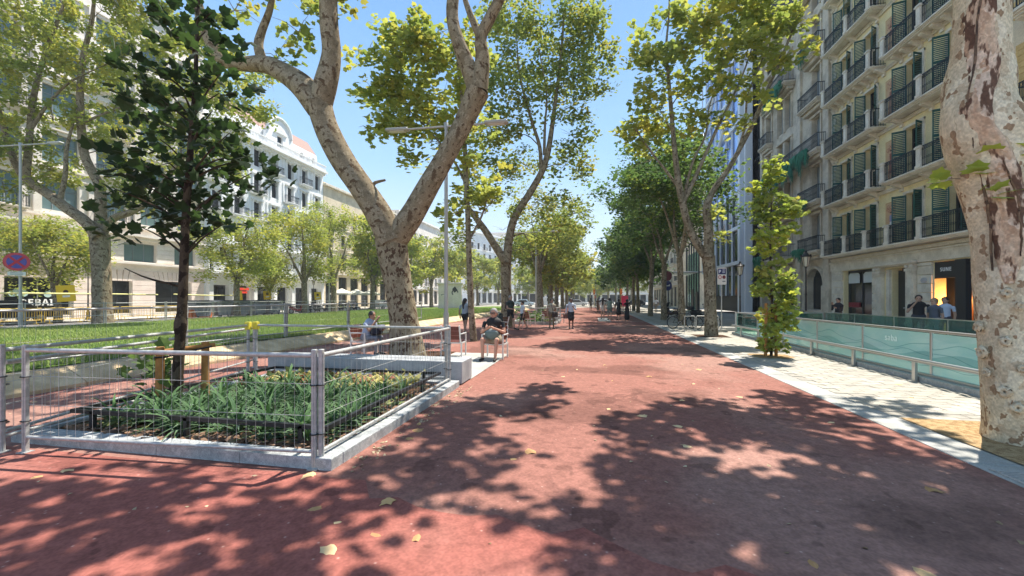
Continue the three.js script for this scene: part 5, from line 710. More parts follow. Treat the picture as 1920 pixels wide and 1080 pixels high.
{ // planter: granite kerb, black knee rail, soil, plants
  const p = thing('planter_bed', 'granite kerbed planter bed with black knee rail', 'planter', [-4.6, 0, -5.55]), x0 = -2.1, x1 = 2.1, z0 = -1.95, z1 = 1.97;
  const st = (a, b, c, d) => part('kerb_stone', rbox(a, .13, b, .012, c, .055, d), M.granite, p);
  for (let k = 0; k < 4; k++) { st(1.045, .2, x0 + .525 + k * 1.05, z1 - .1); st(1.045, .2, x0 + .525 + k * 1.05, z0 + .1); }
  for (let k = 0; k < 3; k++) { st(.2, 1.165, x0 + .1, z0 + .8 + k * 1.17); st(.2, 1.165, x1 - .1, z0 + .8 + k * 1.17); }
  part('soil', box(3.8, .1, 3.52, 0, .03, 0), M.soil, p);
  const X0 = x0 + .42, X1 = x1 - .3, Z0 = z0 + .3, Z1 = z1 - .34, y = .3;
  part('knee_rail', [box(X1 - X0 + .05, .045, .05, (X0 + X1) / 2, y, Z1), box(X1 - X0 + .05, .045, .05, (X0 + X1) / 2, y, Z0), box(.05, .045, Z1 - Z0 - .05, X0, y, (Z0 + Z1) / 2), box(.05, .045, Z1 - Z0 - .05, X1, y, (Z0 + Z1) / 2)], M.blackIron, p);
  for (const [a, b] of [[X0 + .3, Z1], [0, Z1], [X1 - .3, Z1], [X0 + .3, Z0], [0, Z0], [X1 - .3, Z0], [X0, -.9], [X0, .6], [X1, -.9], [X1, .6]]) part('rail_leg', box(.05, y - .06, .05, a, (y + .06) / 2 + .01, b), M.blackIron, p);
  // strap-leaved clumps in front, yellowish leafy ones at the back
  const r = rng(91), clump = (n, L, w, seed) => { const q = rng(seed), gs = []; for (let k = 0; k < n; k++) { const a = q() * 6.28, l = L * (.6 + q() * .6), up = .5 + q() * .9, P = [], I = [], m = 6; for (let i = 0; i <= m; i++) { const t = i / m, out = l * t * (.35 + .65 * t) * (1.25 - up * .55), h = l * up * (t - .55 * t * t * (1.6 - up * .6)), ww = w * (1 - t * t) * (.5 + Math.min(1, t * 4) * .5); P.push(Math.cos(a) * out - Math.sin(a) * ww, h, Math.sin(a) * out + Math.cos(a) * ww, Math.cos(a) * out, h - ww * .35, Math.sin(a) * out, Math.cos(a) * out + Math.sin(a) * ww, h, Math.sin(a) * out - Math.cos(a) * ww); } for (let i = 0; i < m; i++) for (let j = 0; j < 2; j++) { const A = i * 3 + j, B = A + 3; I.push(A, B, A + 1, A + 1, B, B + 1); } const g = new THREE.BufferGeometry(); g.setAttribute('position', new THREE.Float32BufferAttribute(P, 3)); g.setIndex(I); g.computeVertexNormals(); gs.push(g.toNonIndexed()); } return mergeGeometries(gs); };
  const mat = new THREE.MeshPhysicalMaterial({ color: 0xffffff, roughness: .9, transmission: .25, thickness: 0, side: THREE.DoubleSide });
  const scatter = (name, label, geo, n, place, tint) => { const im = new THREE.InstancedMesh(geo, mat, n), m = new THREE.Matrix4(), q = new THREE.Quaternion(); for (let k = 0; k < n; k++) { const [x, z, s] = place(k); m.compose(V(x, .08, z), q.setFromEuler(new THREE.Euler((r() - .5) * .3, r() * 6.28, (r() - .5) * .3)), V(s, s, s)); im.setMatrixAt(k, m); im.setColorAt(k, tint()); } im.name = name; im.userData = { kind: 'stuff', label, category: 'plants' }; scene.add(im); };
  const cx = -4.6, cz = -5.55;
  scatter('strap_leaf_plants', 'dark green strap leaved plants filling the planter', clump(22, .54, .019, 5), 190, () => [cx + lerp(-1.5, 1.66, r()), cz + lerp(-.9, 1.58, Math.pow(r(), .85)), .6 + r() * .55], () => { const t = r(); return lin(lerp(.03, .09, t), lerp(.09, .19, t), lerp(.025, .05, t)); });
  scatter('yellow_leaf_plants', 'yellowish leafy plants along the back of the planter', spray(33, 16, .2, .12, PLAIN), 120, () => [cx + lerp(-1.6, 1.3, r()), cz + lerp(-1.6, -.7, r()), .8 + r() * .6], () => { const t = r(), b = r() < .22; return b ? lin(.3, .1, .05) : lin(lerp(.25, .5, t), lerp(.26, .42, t), lerp(.06, .12, t)); });
  scatter('mixed_leaf_plants', 'pale green low leaves between the strap leaved plants', spray(34, 10, .16, .11, PLAIN), 110, () => [cx + lerp(-1.6, 1.7, r()), cz + lerp(-.6, 1.5, r()), .7 + r() * .6], () => { const t = r(); return lin(lerp(.1, .26, t), lerp(.18, .28, t), lerp(.04, .08, t)); });
  scatter('planter_leaf_litter', 'dry brown leaf litter on the planter soil', spray(35, 5, .14, .1, LOBED), 150, () => { const s = r(); return s < .5 ? [cx + 1.72 + r() * .18, cz + lerp(-1.6, 1.7, r()), .8] : [cx + lerp(-1.7, 1.8, r()), cz + 1.55 + r() * .2, .8]; }, () => { const t = r(); return lin(lerp(.16, .36, t), lerp(.08, .2, t), lerp(.04, .1, t)); });
}
{ const b = thing('concrete_bench', 'long low grey concrete block bench behind the planter', 'bench', [-4.68, 0, -7.97]); part('bench_block', rbox(4.36, .43, .66, .012, 0, .235, 0), M.block, b); part('base', box(4.2, .04, .56, 0, .012, 0), M.darkPaint, b); }

function seat(label, pos, ry) { // public armchair: red-brown wooden slats on a pale steel frame, facing +z
  const t = thing('slatted_chair', label, 'chair', pos, ry, 'wooden slat chairs along the path');
  for (let k = 0; k < 4; k++) part('seat_slat', rbox(.52, .03, .1, .008, 0, .44 + k * -.008, .2 - k * .115), M.wood, t);
  for (let k = 0; k < 3; k++) part('back_slat', rbox(.56, .12, .028, .008, 0, .56 + k * .13, -.25 - k * .035, 0).rotateX(0), M.wood, t);
  const st = std({ color: lin(.66, .65, .62), roughness: .4, metalness: .3 });
  for (const s of [-1, 1]) part('side_frame', [box(.035, .66, .05, s * .3, .33, .24), box(.035, .43, .05, s * .3, .215, -.24), box(.035, .5, .04, s * .27, .66, -.29, 0, -.26), rbox(.05, .03, .54, .01, s * .3, .665, -.01), box(.035, .04, .46, s * .3, .4, 0)], st, t);
  part('cross_rail', [box(.6, .03, .03, 0, .4, .2), box(.6, .03, .03, 0, .4, -.2)], st, t); return t;
}
seat('empty slatted chair seen from behind at the lamp post', [-4.0, .008, -11.45], Math.PI + .05);
seat('slatted chair under the man in black', [-2.72, .008, -11.3], -.06);
seat('slatted chair under the woman beside the forked trunk', [-6.78, 0, -11.3], Math.PI / 2 - .1);
seat('slatted chair loaded with a dark bag behind the man', [-4.05, 0, -17.6], -.9);
seat('slatted chair between the walking man and the boy', [-3.9, 0, -25.2], 2.6);
seat('slatted chair at the second planter, facing the path', [-2.9, 0, -26.5], .4);
seat('orange lit slatted chair behind the long haired woman', [-2.8, 0, -29.5], Math.PI);
seat('slatted chair beyond the second planter', [-2.3, 0, -28.2], 1.2);
{ // dark green striped bag on that chair
  const t = thing('bag', 'dark green folded bag standing on the chair behind the man', 'bag', [-4.05, .46, -17.6], -.9); part('body', [rbox(.4, .42, .22, .08, 0, .26, 0), rbox(.16, .5, .14, .05, .14, .34, -.02)], std({ color: lin(.02, .035, .03), roughness: .8 }), t); part('stripe', [box(.41, .03, .225, 0, .12, 0), box(.41, .03, .225, 0, .2, 0)], std({ color: lin(.3, .03, .03) }), t);
}
{ // second planter further along with a low fence
  const p = thing('planter_bed', 'second planter bed further along the path by the standing women', 'planter', [-3.9, 0, -28.5]); for (const [w, d, x, z] of [[3.2, .2, 0, 2], [3.2, .2, 0, -2], [.2, 3.8, -1.5, 0], [.2, 3.8, 1.5, 0]]) part('kerb_stone', rbox(w, .16, d, .01, x, .07, z), M.granite, p); part('soil', box(2.8, .1, 3.8, 0, .04, 0), M.soil, p);
  leaves('foliage', SPRAY.shoot, [[0, .25, 0, 1.2, .2, 1.6, 90]], TINT.deep, 95, p, .5);
  for (const [x, z] of [[-.2, 2.3]]) fencePanel('mesh fence panel before the second planter', [-5.3, -26.3], [-2.5, -26.3], { h: 1.1, group: 'mesh panels at the second planter' }); fencePanel('mesh fence panel along the second planter beside the path', [-2.35, -26.4], [-2.35, -30.4], { h: 1.1, group: 'mesh panels at the second planter' });
  const b = thing('concrete_bench', 'short concrete block bench at the second planter', 'bench', [-3.2, 0, -31.2]); part('bench_block', rbox(1.6, .42, .6, .012, 0, .21, 0), M.block, b);
}
function lampPost(label, pos, h, span, ry) {
  const t = thing('street_lamp', label, 'street lamp', pos, ry, 'double headed street lamps');
  part('pole', [lathe([[.09, 0], [.09, 1.2], [.065, 1.25], [.055, h]], 12), lathe([[.14, 0], [.14, .03], [.1, .06]], 12), lathe([[.07, h - .15], [.075, h + .06], [0, h + .08]], 12)], M.lampGrey, t);
  part('arm', bar([-span / 2 + .3, h - .08, 0], [span / 2 - .3, h - .02, 0], .035, .035, 8), M.lampGrey, t);
  for (const s of [-1, 1]) { const l = part('lamp_head', rbox(.75, .1, .26, .04, s * (span / 2 - .37), h - .05 + s * .03, 0), M.lampGrey, t); part('lens', box(.5, .012, .18, s * (span / 2 - .37), h - .106 + s * .03, 0), std({ color: lin(.6, .6, .58), roughness: .2 }), l); }
  return t;
}
lampPost('tall grey lamp post with two long lamp heads rising behind the empty chair', [-4.62, 0, -12.5], 7.25, 4.0, .06);
lampPost('double lamp post at the lawn edge carrying the no parking sign', [-29.5, .1, -16.15], 9.7, 4.9, .1);
lampPost('thin lamp post further along the path behind the slim tree', [-4.6, 0, -33.5], 7.2, 4.0, .06);
lampPost('distant lamp post by the white house', [-29.6, .1, -42], 9.4, 4.6, .1);
function lantern(label, pos, h) {
  const t = thing('street_lantern', label, 'street lamp', pos, 0, 'old iron lanterns'), H = h - .75;
  part('pole', lathe([[.16, 0], [.16, .1], [.11, .2], [.12, .55], [.07, .7], [.05, .9], [.04, H * .55], [.055, H * .56], [.035, H * .6], [.03, H - .1], [.07, H]], 12), M.blackIron, t);
  part('lantern_cap', [new THREE.CylinderGeometry(.06, .24, .2, 6).translate(0, H + .62, 0), new THREE.CylinderGeometry(.05, .06, .1, 6).translate(0, H + .77, 0), new THREE.CylinderGeometry(.25, .25, .03, 6).translate(0, H + .52, 0), ...Array.from({ length: 6 }, (_, k) => { const a = k / 6 * 6.28; return box(.05, .1, .03, Math.cos(a) * .23, H + .58, Math.sin(a) * .23, -a); })], M.blackIron, t);
  part('lantern_frame', Array.from({ length: 6 }, (_, k) => { const a = (k + .5) / 6 * 6.28; return bar([Math.cos(a) * .12, H, Math.sin(a) * .12], [Math.cos(a) * .2, H + .52, Math.sin(a) * .2], .012, .012, 5); }), M.blackIron, t);
  part('lantern_glass', new THREE.CylinderGeometry(.18, .11, .5, 6).translate(0, H + .26, 0), std({ color: lin(.62, .58, .46), roughness: .25 }), t); return t;
}
lantern('black iron lantern in front of the white tower column', [8.9, 0, -27.6], 3.9);
lantern('black iron lantern in front of the grey stone house', [10.9, 0, -24], 4.1);
lantern('black iron lantern before the pink shop front with lettering', [-38, .06, -24.6], 4.3);
lantern('iron lantern behind the grey bins by the yellow sign', [-38, .06, -38], 4.3);
lantern('iron lantern before the white colonnade', [-38, .06, -50.5], 4.3);
lantern('yellowish iron lantern on the right between the two dark trees', [9.5, 0, -60], 4.3);

{ // glass balustrade of the garage ramp
  const b = thing('glass_balustrade', 'aqua glass balustrade of the garage ramp with steel rails', 'balustrade', [6.7, 0, 0]), Z = [-21.2, -18.7, -16.3, -14.05, -11.9, -9.76, -7.6, -5.4, -3.2, -1];
  const art = (seed) => canvasTex(512, 256, (g, w, h) => { const r = rng(seed); g.fillStyle = '#bfe9e4'; g.fillRect(0, 0, w, h); for (let k = 0; k < 70; k++) { g.fillStyle = `rgba(${r() < .5 ? '222,246,240' : '140,212,208'},${.05 + r() * .1})`; g.beginPath(); g.ellipse(r() * w, r() * h, 30 + r() * 90, 8 + r() * 30, (r() - .5) * .6, 0, 7); g.fill(); }
    g.strokeStyle = 'rgba(60,130,130,.4)'; g.lineWidth = 4; for (let k = 0; k < 3; k++) { const y = h * (.35 + k * .2); g.beginPath(); g.moveTo(0, y); for (let x = 0; x <= w; x += 16) g.lineTo(x, y + Math.sin(x * .012 + seed + k * 1.7) * (26 - k * 5) + Math.sin(x * .03 + k) * 5); g.stroke(); }
    g.fillStyle = 'rgba(70,140,138,.28)'; g.beginPath(); g.moveTo(0, h * .6); for (let x = 0; x <= w; x += 16) g.lineTo(x, h * .55 + Math.sin(x * .012 + seed) * 26); g.lineTo(w, h * .75); g.lineTo(0, h * .8); g.fill(); });
  const mats = [3, 5, 9].map(s => new THREE.MeshPhysicalMaterial({ map: art(s), roughness: .12, transmission: .3, thickness: 0, ior: 1.5 }));
  for (let k = 0; k + 1 < Z.length; k++) {
    const L = Z[k + 1] - Z[k] - .05, g = new THREE.BoxGeometry(L, .84, .014).rotateY(-Math.PI / 2); const p = part('glass_panel', g.translate(0, .56, (Z[k] + Z[k + 1]) / 2), k < 1 ? M.glassClear : mats[k % 3], b, false);
    if (k === 4) { const tg = new TextGeometry('saba', { font: globalThis.FONT, size: .13, depth: .004, curveSegments: 5 }); tg.rotateY(-Math.PI / 2).translate(-.012, .72, -11.1); part('lettering', tg, std({ color: lin(.68, .86, .82), roughness: .5 }), p); }
  }
  for (const z of Z) part('mullion', rbox(.05, .96, .05, .008, 0, .55, z), M.steel, b);
  part('top_rail', rbox(.07, .05, 20.3, .012, 0, 1.02, -11.1), M.steel, b);
  part('sill', [rbox(.12, .05, 20.3, .01, 0, .125, -11.1)], M.steel, b);
  part('base_kerb', box(.3, .2, 20.3, -.06, 0, -11.1), M.granite, b);
  part('guard_rail', [bar([-.27, .44, -21], [-.27, .44, -1], .035, .035, 12), rbox(.05, .02, 20, .005, -.27, .4, -11)], M.steel, b);
  for (const z of [-19.8, -17.8, -15.8, -13.82, -11.8, -9.8, -7.75, -5.7, -3.6]) part('guard_post', [rbox(.055, .4, .09, .006, -.27, .2, z), box(.1, .01, .13, -.27, .006, z)], M.steel, b);
  const c = thing('glass_balustrade', 'darker clear glass balustrade on the far side of the garage ramp', 'balustrade', [10.5, 0, 0]);
  for (let k = 0; k < 9; k++) { part('glass_panel', box(.012, .95, 2.2, 0, .56, -22.6 + k * 2.26), new THREE.MeshPhysicalMaterial({ color: lin(.35, .55, .52), roughness: .05, transmission: .85, thickness: 0 }), c); part('mullion', box(.03, .95, .03, 0, .56, -23.72 + k * 2.26), M.steel, c); }
  part('top_rail', box(.04, .03, 20.4, 0, 1.05, -13.5), M.steel, c);
  const e = thing('glass_balustrade', 'short clear glass end of the garage ramp balustrade', 'balustrade', [6.7, 0, -21.4]); for (let k = 0; k < 2; k++) part('glass_panel', box(1.8, .9, .012, .95 + k * 1.86, .55, 0), M.glassClear, e); for (let k = 0; k < 3; k++) part('mullion', box(.05, 1.0, .05, k * 1.86, .5, 0), M.steel, e); part('top_rail', box(3.8, .04, .05, 1.86, 1.02, 0), M.steel, e);
  const w = thing('ramp_wall', 'low concrete edge wall between the two glass sides of the ramp', 'wall', [8.6, 0, -23.4]); part('coping', rbox(3.9, .16, .4, .01, 0, .08, 0), M.concrete, w);
}
{ // sign of the car park
  const t = thing('parking_sign', 'blue and white car park sign with two round red signs on a pole', 'sign', [6.42, 0, -22.6], .25);
  part('pole', bar([0, 0, 0], [0, 3.2, 0], .03, .03, 10), M.galv, t);
  const tx = canvasTex(128, 224, (g, w, h) => { g.fillStyle = '#e2dcd8'; g.fillRect(0, 0, w, h); g.fillStyle = '#24255e'; g.fillRect(6, 6, w - 12, 80); g.fillStyle = '#e8e8f0'; g.font = 'bold 62px sans-serif'; g.fillText('P', 14, 68); g.font = 'bold 34px sans-serif'; g.fillText('28', 68, 66); g.fillRect(72, 20, 34, 10);
    g.strokeStyle = '#b02028'; g.lineWidth = 9; g.fillStyle = '#f2eeec'; g.beginPath(); g.arc(34, 124, 22, 0, 7); g.fill(); g.stroke(); g.fillStyle = '#b02028'; g.fillRect(26, 118, 16, 10); g.fillStyle = '#6e1a24'; g.beginPath(); g.arc(94, 124, 25, 0, 7); g.fill(); g.fillStyle = '#6a6a70'; g.fillRect(70, 176, 44, 14); });
  part('sign_panel', rbox(.47, .85, .03, .01, 0, 2.82, .03), std({ color: lin(.6, .58, .56) }), t); part('sign_face', new THREE.PlaneGeometry(.45, .82).translate(0, 2.82, .048), std({ map: tx, roughness: .5 }), t, false);
  part('base', box(.5, .12, .3, 0, .06, 0), M.concrete, t);
  const u = thing('round_signs', 'pole with a dark red round sign above a dark blue round sign', 'sign', [6.25, 0, -37], .1); part('pole', bar([0, 0, 0], [0, 4, 0], .04, .04, 10), M.galv, u);
  const disc = (y, c, r) => part('sign_disc', new THREE.CylinderGeometry(r, r, .03, 24).rotateX(Math.PI / 2).scale(.8, 1, 1).translate(0, y, .06), std({ color: c, roughness: .45 }), u); disc(3.62, lin(.13, .02, .03), .42); const d2 = disc(2.78, lin(.02, .03, .13), .42); part('arrow', [box(.3, .07, .01, 0, 2.78, .082), box(.16, .07, .01, .1, 2.83, .083, 0, 0, .7)], M.whitePaint, d2);
  const n = thing('no_parking_sign', 'round red and blue no parking sign on the left lamp post', 'sign', [-29.42, 0, -15.98], .9);
  part('sign_disc', new THREE.CylinderGeometry(.47, .47, .03, 30).rotateX(Math.PI / 2).translate(0, 3.6, .06), std({ color: lin(.5, .03, .05), roughness: .4 }), n); part('sign_center', new THREE.CylinderGeometry(.35, .35, .02, 30).rotateX(Math.PI / 2).translate(0, 3.6, .072), std({ color: lin(.06, .05, .3), roughness: .4 }), n);
  part('bar', [box(.1, .72, .01, 0, 3.6, .084, 0, 0, .785), box(.1, .72, .01, 0, 3.6, .087, 0, 0, -.785)], std({ color: lin(.5, .03, .05) }), n); part('plate', rbox(.62, .2, .02, .005, 0, 2.98, .06), M.whitePaint, n);
  part('plate_text', [box(.44, .02, .004, 0, 3.02, .073), box(.44, .02, .004, 0, 2.95, .073)], M.darkPaint, n); part('clamp', [bar([0, 3.6, -.12], [0, 3.6, .05], .03), bar([0, 2.98, -.12], [0, 2.98, .05], .03)], M.galv, n);
}
for (const [l, x, y, z, ry, s] of [['crooked yellow notice on the small tree by the lettered shop window', -36.6, 2.05, -22.4, 1.0, 1.15], ['yellow notice hung on the iron lantern behind the bins', -37.6, 2.0, -37.7, .9, 1], ['yellow framed white notice on the slim tree behind the bins', -36.9, 2.1, -41.0, .9, 1], ['yellow notice on the tree by the cafe parasols', -31.5, 2.0, -42.5, .9, .9]]) {
  const t = thing('yellow_notice', l, 'sign', [x, y, z], ry, 'yellow notices along the side road'); t.rotation.z = .08; part('board', rbox(.8 * s, 1.0 * s, .02, .01, 0, 0, .2), std({ color: lin(.8, .55, .02), roughness: .6 }), t); part('symbol', [new THREE.CylinderGeometry(.13, .13, .01, 16).rotateX(Math.PI / 2).translate(0, .12, .218)], std({ color: lin(.06, .02, .02) }), t); part('text_block', box(.36, .14, .006, 0, -.2, .215), std({ color: lin(.75, .75, .7) }), t); part('hook', bar([0, .2, -.3], [0, .2, .2], .012), M.galv, t);
}
{ const t = thing('barrier_tape', 'yellow tape stretched across the side road before the store', 'tape', [0, 0, 0]); part('ribbon', [tube([V(-35, 1.95, -6), V(-34.8, 2.0, -15), V(-34.6, 2.02, -22), V(-34.5, 2.0, -27)], [.05, .05, .05, .05], 5, 1), tube([V(-34.4, 2.05, -28.2), V(-34.4, 1.98, -31), V(-34.4, 2.0, -34)], [.05, .05, .05], 5, 1)], std({ color: lin(.8, .75, .3), roughness: .6 }), t, false); }
{ // yellow crowd barriers, bins, orange barrier
  const G = 'yellow crowd barriers along the side road', make = (label, x, z, ry) => { const t = thing('crowd_barrier', label, 'barrier', [x, 0, z], ry, G), y = std({ color: lin(.72, .48, .06), roughness: .5 }); part('frame', [bar([-1.05, .1, 0], [-1.05, 1.0, 0], .022), bar([1.05, .1, 0], [1.05, 1.0, 0], .022), bar([-1.05, 1.05, 0], [1.05, 1.05, 0], .025), bar([-1.05, .28, 0], [1.05, .28, 0], .022), bar([-1.05, 1.0, 0], [-1.0, 1.05, 0], .022)], y, t); for (let k = -8; k <= 8; k++) part('bar', bar([k * .12, .28, 0], [k * .12, 1.05, 0], .01, .01, 6), y, t); for (const s of [-1, 1]) part('foot', bar([s * .8, .03, -.28], [s * .8, .03, .28], .02), y, t); part('foot_stem', [bar([-.8, .03, 0], [-.8, .28, 0], .02), bar([.8, .03, 0], [.8, .28, 0], .02)], y, t); return t; };
  const b0 = make('yellow crowd barrier leftmost before the lettered shop window', -35.6, -19.4, Math.PI / 2 - .1); const wh = ['second from the left', 'before the pink pier', 'beside the wide tree', 'before the black doorway', 'nearest the bins']; wh.forEach((w, i) => copyOf(b0, 'yellow crowd barrier ' + w, [-35.7, 0, -21.8 - i * 2.25], Math.PI / 2 + (i % 2 ? .06 : -.05)));
  const o = thing('plastic_barrier', 'orange and white plastic barrier beside the bins', 'barrier', [-33.2, 0, -29.6], Math.PI / 2); part('body', extr([[-.25, 0], [.25, 0], [.18, .3], [.1, .75], [-.1, .75], [-.18, .3]], 2).translate(0, 0, -1).rotateY(Math.PI / 2), std({ color: lin(.7, .18, .05), roughness: .6 }), o); part('stripe', box(.9, .2, .42, 0, .42, 0), M.whitePaint, o);
  const GB = 'grey wheeled bins in a row', bin = (label, z) => { const t = thing('wheeled_bin', label, 'bin', [-33.4, 0, z], Math.PI / 2 + .02, GB), gm = std({ color: lin(.3, .31, .32), roughness: .6 }), dm = std({ color: lin(.07, .08, .1), roughness: .5 }); part('body', [extr([[-.62, .18], [.62, .18], [.82, 1.3], [-.82, 1.3]], 1.0).translate(0, 0, -.5)], gm, t); part('rib', [-.5, -.2, .2, .5].map(x => box(.06, 1.0, .03, x, .75, .51)), gm, t); part('lid', [extr([[-.86, 1.3], [.86, 1.3], [.84, 1.4], [.5, 1.54], [-.5, 1.54], [-.84, 1.4]], 1.1).translate(0, 0, -.55)], dm, t); for (const [x, zz] of [[-.5, .4], [.5, .4], [-.5, -.4], [.5, -.4]]) part('wheel', new THREE.CylinderGeometry(.1, .1, .05, 12).rotateX(Math.PI / 2).translate(x, .1, zz), M.rubber, t); part('handle', [bar([-.3, 1.2, .56], [.3, 1.2, .56], .02)], dm, t); return t; };
  const bb = bin('grey bin nearest the dark sapling', -29.6); ['second in the row', 'third in the row', 'fourth in the row', 'at the motorbike end'].forEach((w, i) => copyOf(bb, 'grey bin ' + w, [-33.4, 0, -31.6 - i * 2.05]));
}
{ // concrete block with a sticker
  const t = thing('concrete_block', 'weathered concrete block with a pale green lettered sticker at the lawn kerb', 'block', [-8.55, 0, -3.9], .7); part('body', [rbox(.62, .52, .4, .06, 0, .26, 0), rbox(.5, .2, .34, .05, 0, .6, 0)], std({ map: M.concrete.map, color: lin(.45, .4, .35), roughness: .9 }), t);
  const tx = canvasTex(160, 128, (g, w, h) => { g.fillStyle = '#b9c08e'; g.fillRect(0, 0, w, h); g.fillStyle = '#2c3a38'; g.font = 'bold 60px sans-serif'; g.fillText('e O', 20, 55); g.fillText('O', 70, 118); g.fillStyle = '#9c4a2c'; g.fillRect(0, 0, w, 8); }); part('sticker', new THREE.PlaneGeometry(.5, .4).translate(-.02, .45, .208), std({ map: tx, roughness: .8 }), t, false);
}
{ // pale kiosk, cafe parasols
  const k = thing('kiosk', 'pale stone kiosk with dark graffiti at the end of the lawn', 'kiosk', [-20.4, .14, -57], .3); part('wall', rbox(3.3, 3.6, 3, .03, 0, 1.8, 0), M.pinkStone, k); part('roof', rbox(3.7, .25, 3.4, .03, 0, 3.7, 0), M.pinkStone, k); part('graffiti', [new THREE.TorusGeometry(.4, .08, 5, 12, 4).scale(1, 1, .1).translate(.7, 2.4, 1.51), extr([[0, 0], [.5, .3], [.1, .9], [-.3, .5]], .02).translate(.6, 2.4, 1.51), new THREE.TorusGeometry(.3, .05, 5, 10, 3).scale(1.4, .6, .1).translate(-.8, 2.0, 1.51)], M.darkPaint, k); part('door', box(.9, 2.1, .04, 1.66, 1.05, 0, Math.PI / 2), M.darkPaint, k);
  const par = (l, x, z) => { const t = thing('parasol', l, 'parasol', [x, .06, z], .2, 'white cafe parasols'); part('canopy', new THREE.CylinderGeometry(.1, 1.7, .7, 8, 1, true).translate(0, 2.75, 0), std({ color: lin(.7, .68, .58), roughness: .9, side: THREE.DoubleSide }), t); part('valance', new THREE.CylinderGeometry(1.7, 1.72, .22, 8, 1, true).translate(0, 2.3, 0), std({ color: lin(.66, .64, .55), side: THREE.DoubleSide }), t); part('pole', bar([0, 0, 0], [0, 3.1, 0], .03), M.whitePaint, t); part('base', new THREE.CylinderGeometry(.3, .35, .1, 12).translate(0, .05, 0), M.blackIron, t); };
  par('white cafe parasol nearest the tree trunk', -36, -54); par('white cafe parasol in the middle', -36.2, -58.2); par('white cafe parasol furthest along', -36.4, -62.5);
  for (let i = 0; i < 4; i++) { const t = thing('cafe_table', 'small cafe table under the parasols, ' + ['first', 'second', 'third', 'fourth'][i] + ' from the motorbikes', 'table', [-34.6, .06, -53 - i * 2.9], 0, 'cafe tables'); part('table_top', new THREE.CylinderGeometry(.4, .4, .03, 16).translate(0, .74, 0), M.whitePaint, t); part('leg', bar([0, 0, 0], [0, .74, 0], .03), M.steel, t); part('base', new THREE.CylinderGeometry(.25, .25, .03, 12).translate(0, .015, 0), M.blackIron, t); }
}
{ // fallen leaves: the larger ones singly, crumbs as one scatter
  const L = [leafGeo(POINTED, .16, .35), leafGeo(POINTED, .13, .6), leafGeo(POINTED, .19, .25)].map(g => g.rotateX(-Math.PI / 2)), r = rng(55), cols = [[.62, .38, .16], [.66, .44, .22], [.46, .26, .11], [.7, .5, .26]].map(c => std({ color: lin(...c), roughness: .9, side: THREE.DoubleSide }));
  const spots = [[1.0,-4.95],[1.36,-2.95],[2.0,-2.9],[1.6,-2.45],[-1.9,-2.75],[-1.6,-3.15],[-1.2,-2.65],[-1.55,-2.68],[-1.75,-2.5],[-5.0,-3.05],[-5.1,-2.95],[-2.6,-3.42],[-2.15,-2.95],[-.85,-4.2],[-.65,-4.4],[1.15,-5.7],[.2,-6.4],[.75,-6.1],[1.4,-7.2],[-2.3,-5.2],[-2.25,-4.9],[-2.2,-4.6],[.4,-8.6],[1.2,-9.2],[2.5,-7.6],[3.2,-6.3],[2.9,-4.2],[3.1,-3.4],[-.4,-9.8],[.3,-10.6],[-.6,-8.9],[1.9,-8.6],[2.4,-10.4],[-8.2,-5.4],[-8.9,-5.0],[-7.6,-6.8],[4.6,-4.2],[5.3,-8.1],[5.9,-9.3]];
  const where = ([x, z]) => x > 4 ? 'on the pale pavers' : x < -7 ? 'by the lawn kerb' : z > -3.7 && x < -2.4 ? 'before the planter' : x < -2 ? 'against the planter kerb' : z > -3.3 ? (x > 0 ? 'in the nearest shade' : 'in the left foreground') : z > -6.5 ? 'on the dappled path middle' : 'on the sunny path stretch';
  const ORD = ['nearest', 'second nearest', 'third nearest', 'fourth nearest', 'fifth nearest', 'sixth nearest', 'seventh nearest', 'eighth nearest', 'ninth nearest', 'tenth nearest'];
  const LEAFSAY = spots.map(s => { const same = spots.filter(q => where(q) === where(s)).sort((p, q) => q[1] - p[1]); return `dry tan fallen leaf ${where(s)}, ${ORD[same.indexOf(s)]} the camera of those`; });
  spots.forEach(([x, z], i) => { const s = .8 + r() * .5, m = new THREE.Mesh(L[i % 3], cols[Math.floor(r() * 4)]); m.name = numbered('fallen_leaf'); m.position.set(x, .012 + (x > 4 ? .004 : 0), z); m.rotation.set((r() - .5) * .3, r() * 6.28, (r() - .5) * .3); m.scale.setScalar(s); m.userData = { label: LEAFSAY[i], category: 'leaf', group: 'fallen leaves on the path' }; scene.add(m); });
  const n = 420, im = new THREE.InstancedMesh(leafGeo(PLAIN, .05, .4).rotateX(-Math.PI / 2), M.litter, n), m = new THREE.Matrix4(), q = new THREE.Quaternion();
  for (let k = 0; k < n; k++) { const kerb = r() < .35, x = kerb ? -2.45 + r() * .25 : lerp(-9, 6.3, r()), z = kerb ? -3.6 - r() * 4 : -1.5 - Math.pow(r(), .8) * 16; m.compose(V(x, .011, z), q.setFromEuler(new THREE.Euler((r() - .5) * .5, r() * 6.28, (r() - .5) * .5)), V(1, 1, 1).multiplyScalar(.4 + r() * .9)); im.setMatrixAt(k, m); const t = r(); im.setColorAt(k, lin(lerp(.2, .6, t), lerp(.12, .48, t), lerp(.06, .3, t))); }
  im.name = 'leaf_crumbs'; im.userData = { kind: 'stuff', label: 'small dry leaf crumbs scattered on the path', category: 'litter' }; scene.add(im);
  const p = thing('paper_scrap', 'pale blue torn paper scrap on the shaded path', 'litter', [1.12, .012, -2.62], .5); part('sheet', extr([[-.07, 0], [-.02, .03], [.03, .02], [.1, .05], [.07, -.01], [.02, -.02], [0, -.04], [-.05, -.03]], .004).rotateX(-Math.PI / 2), std({ color: lin(.62, .7, .78) }), p);
}
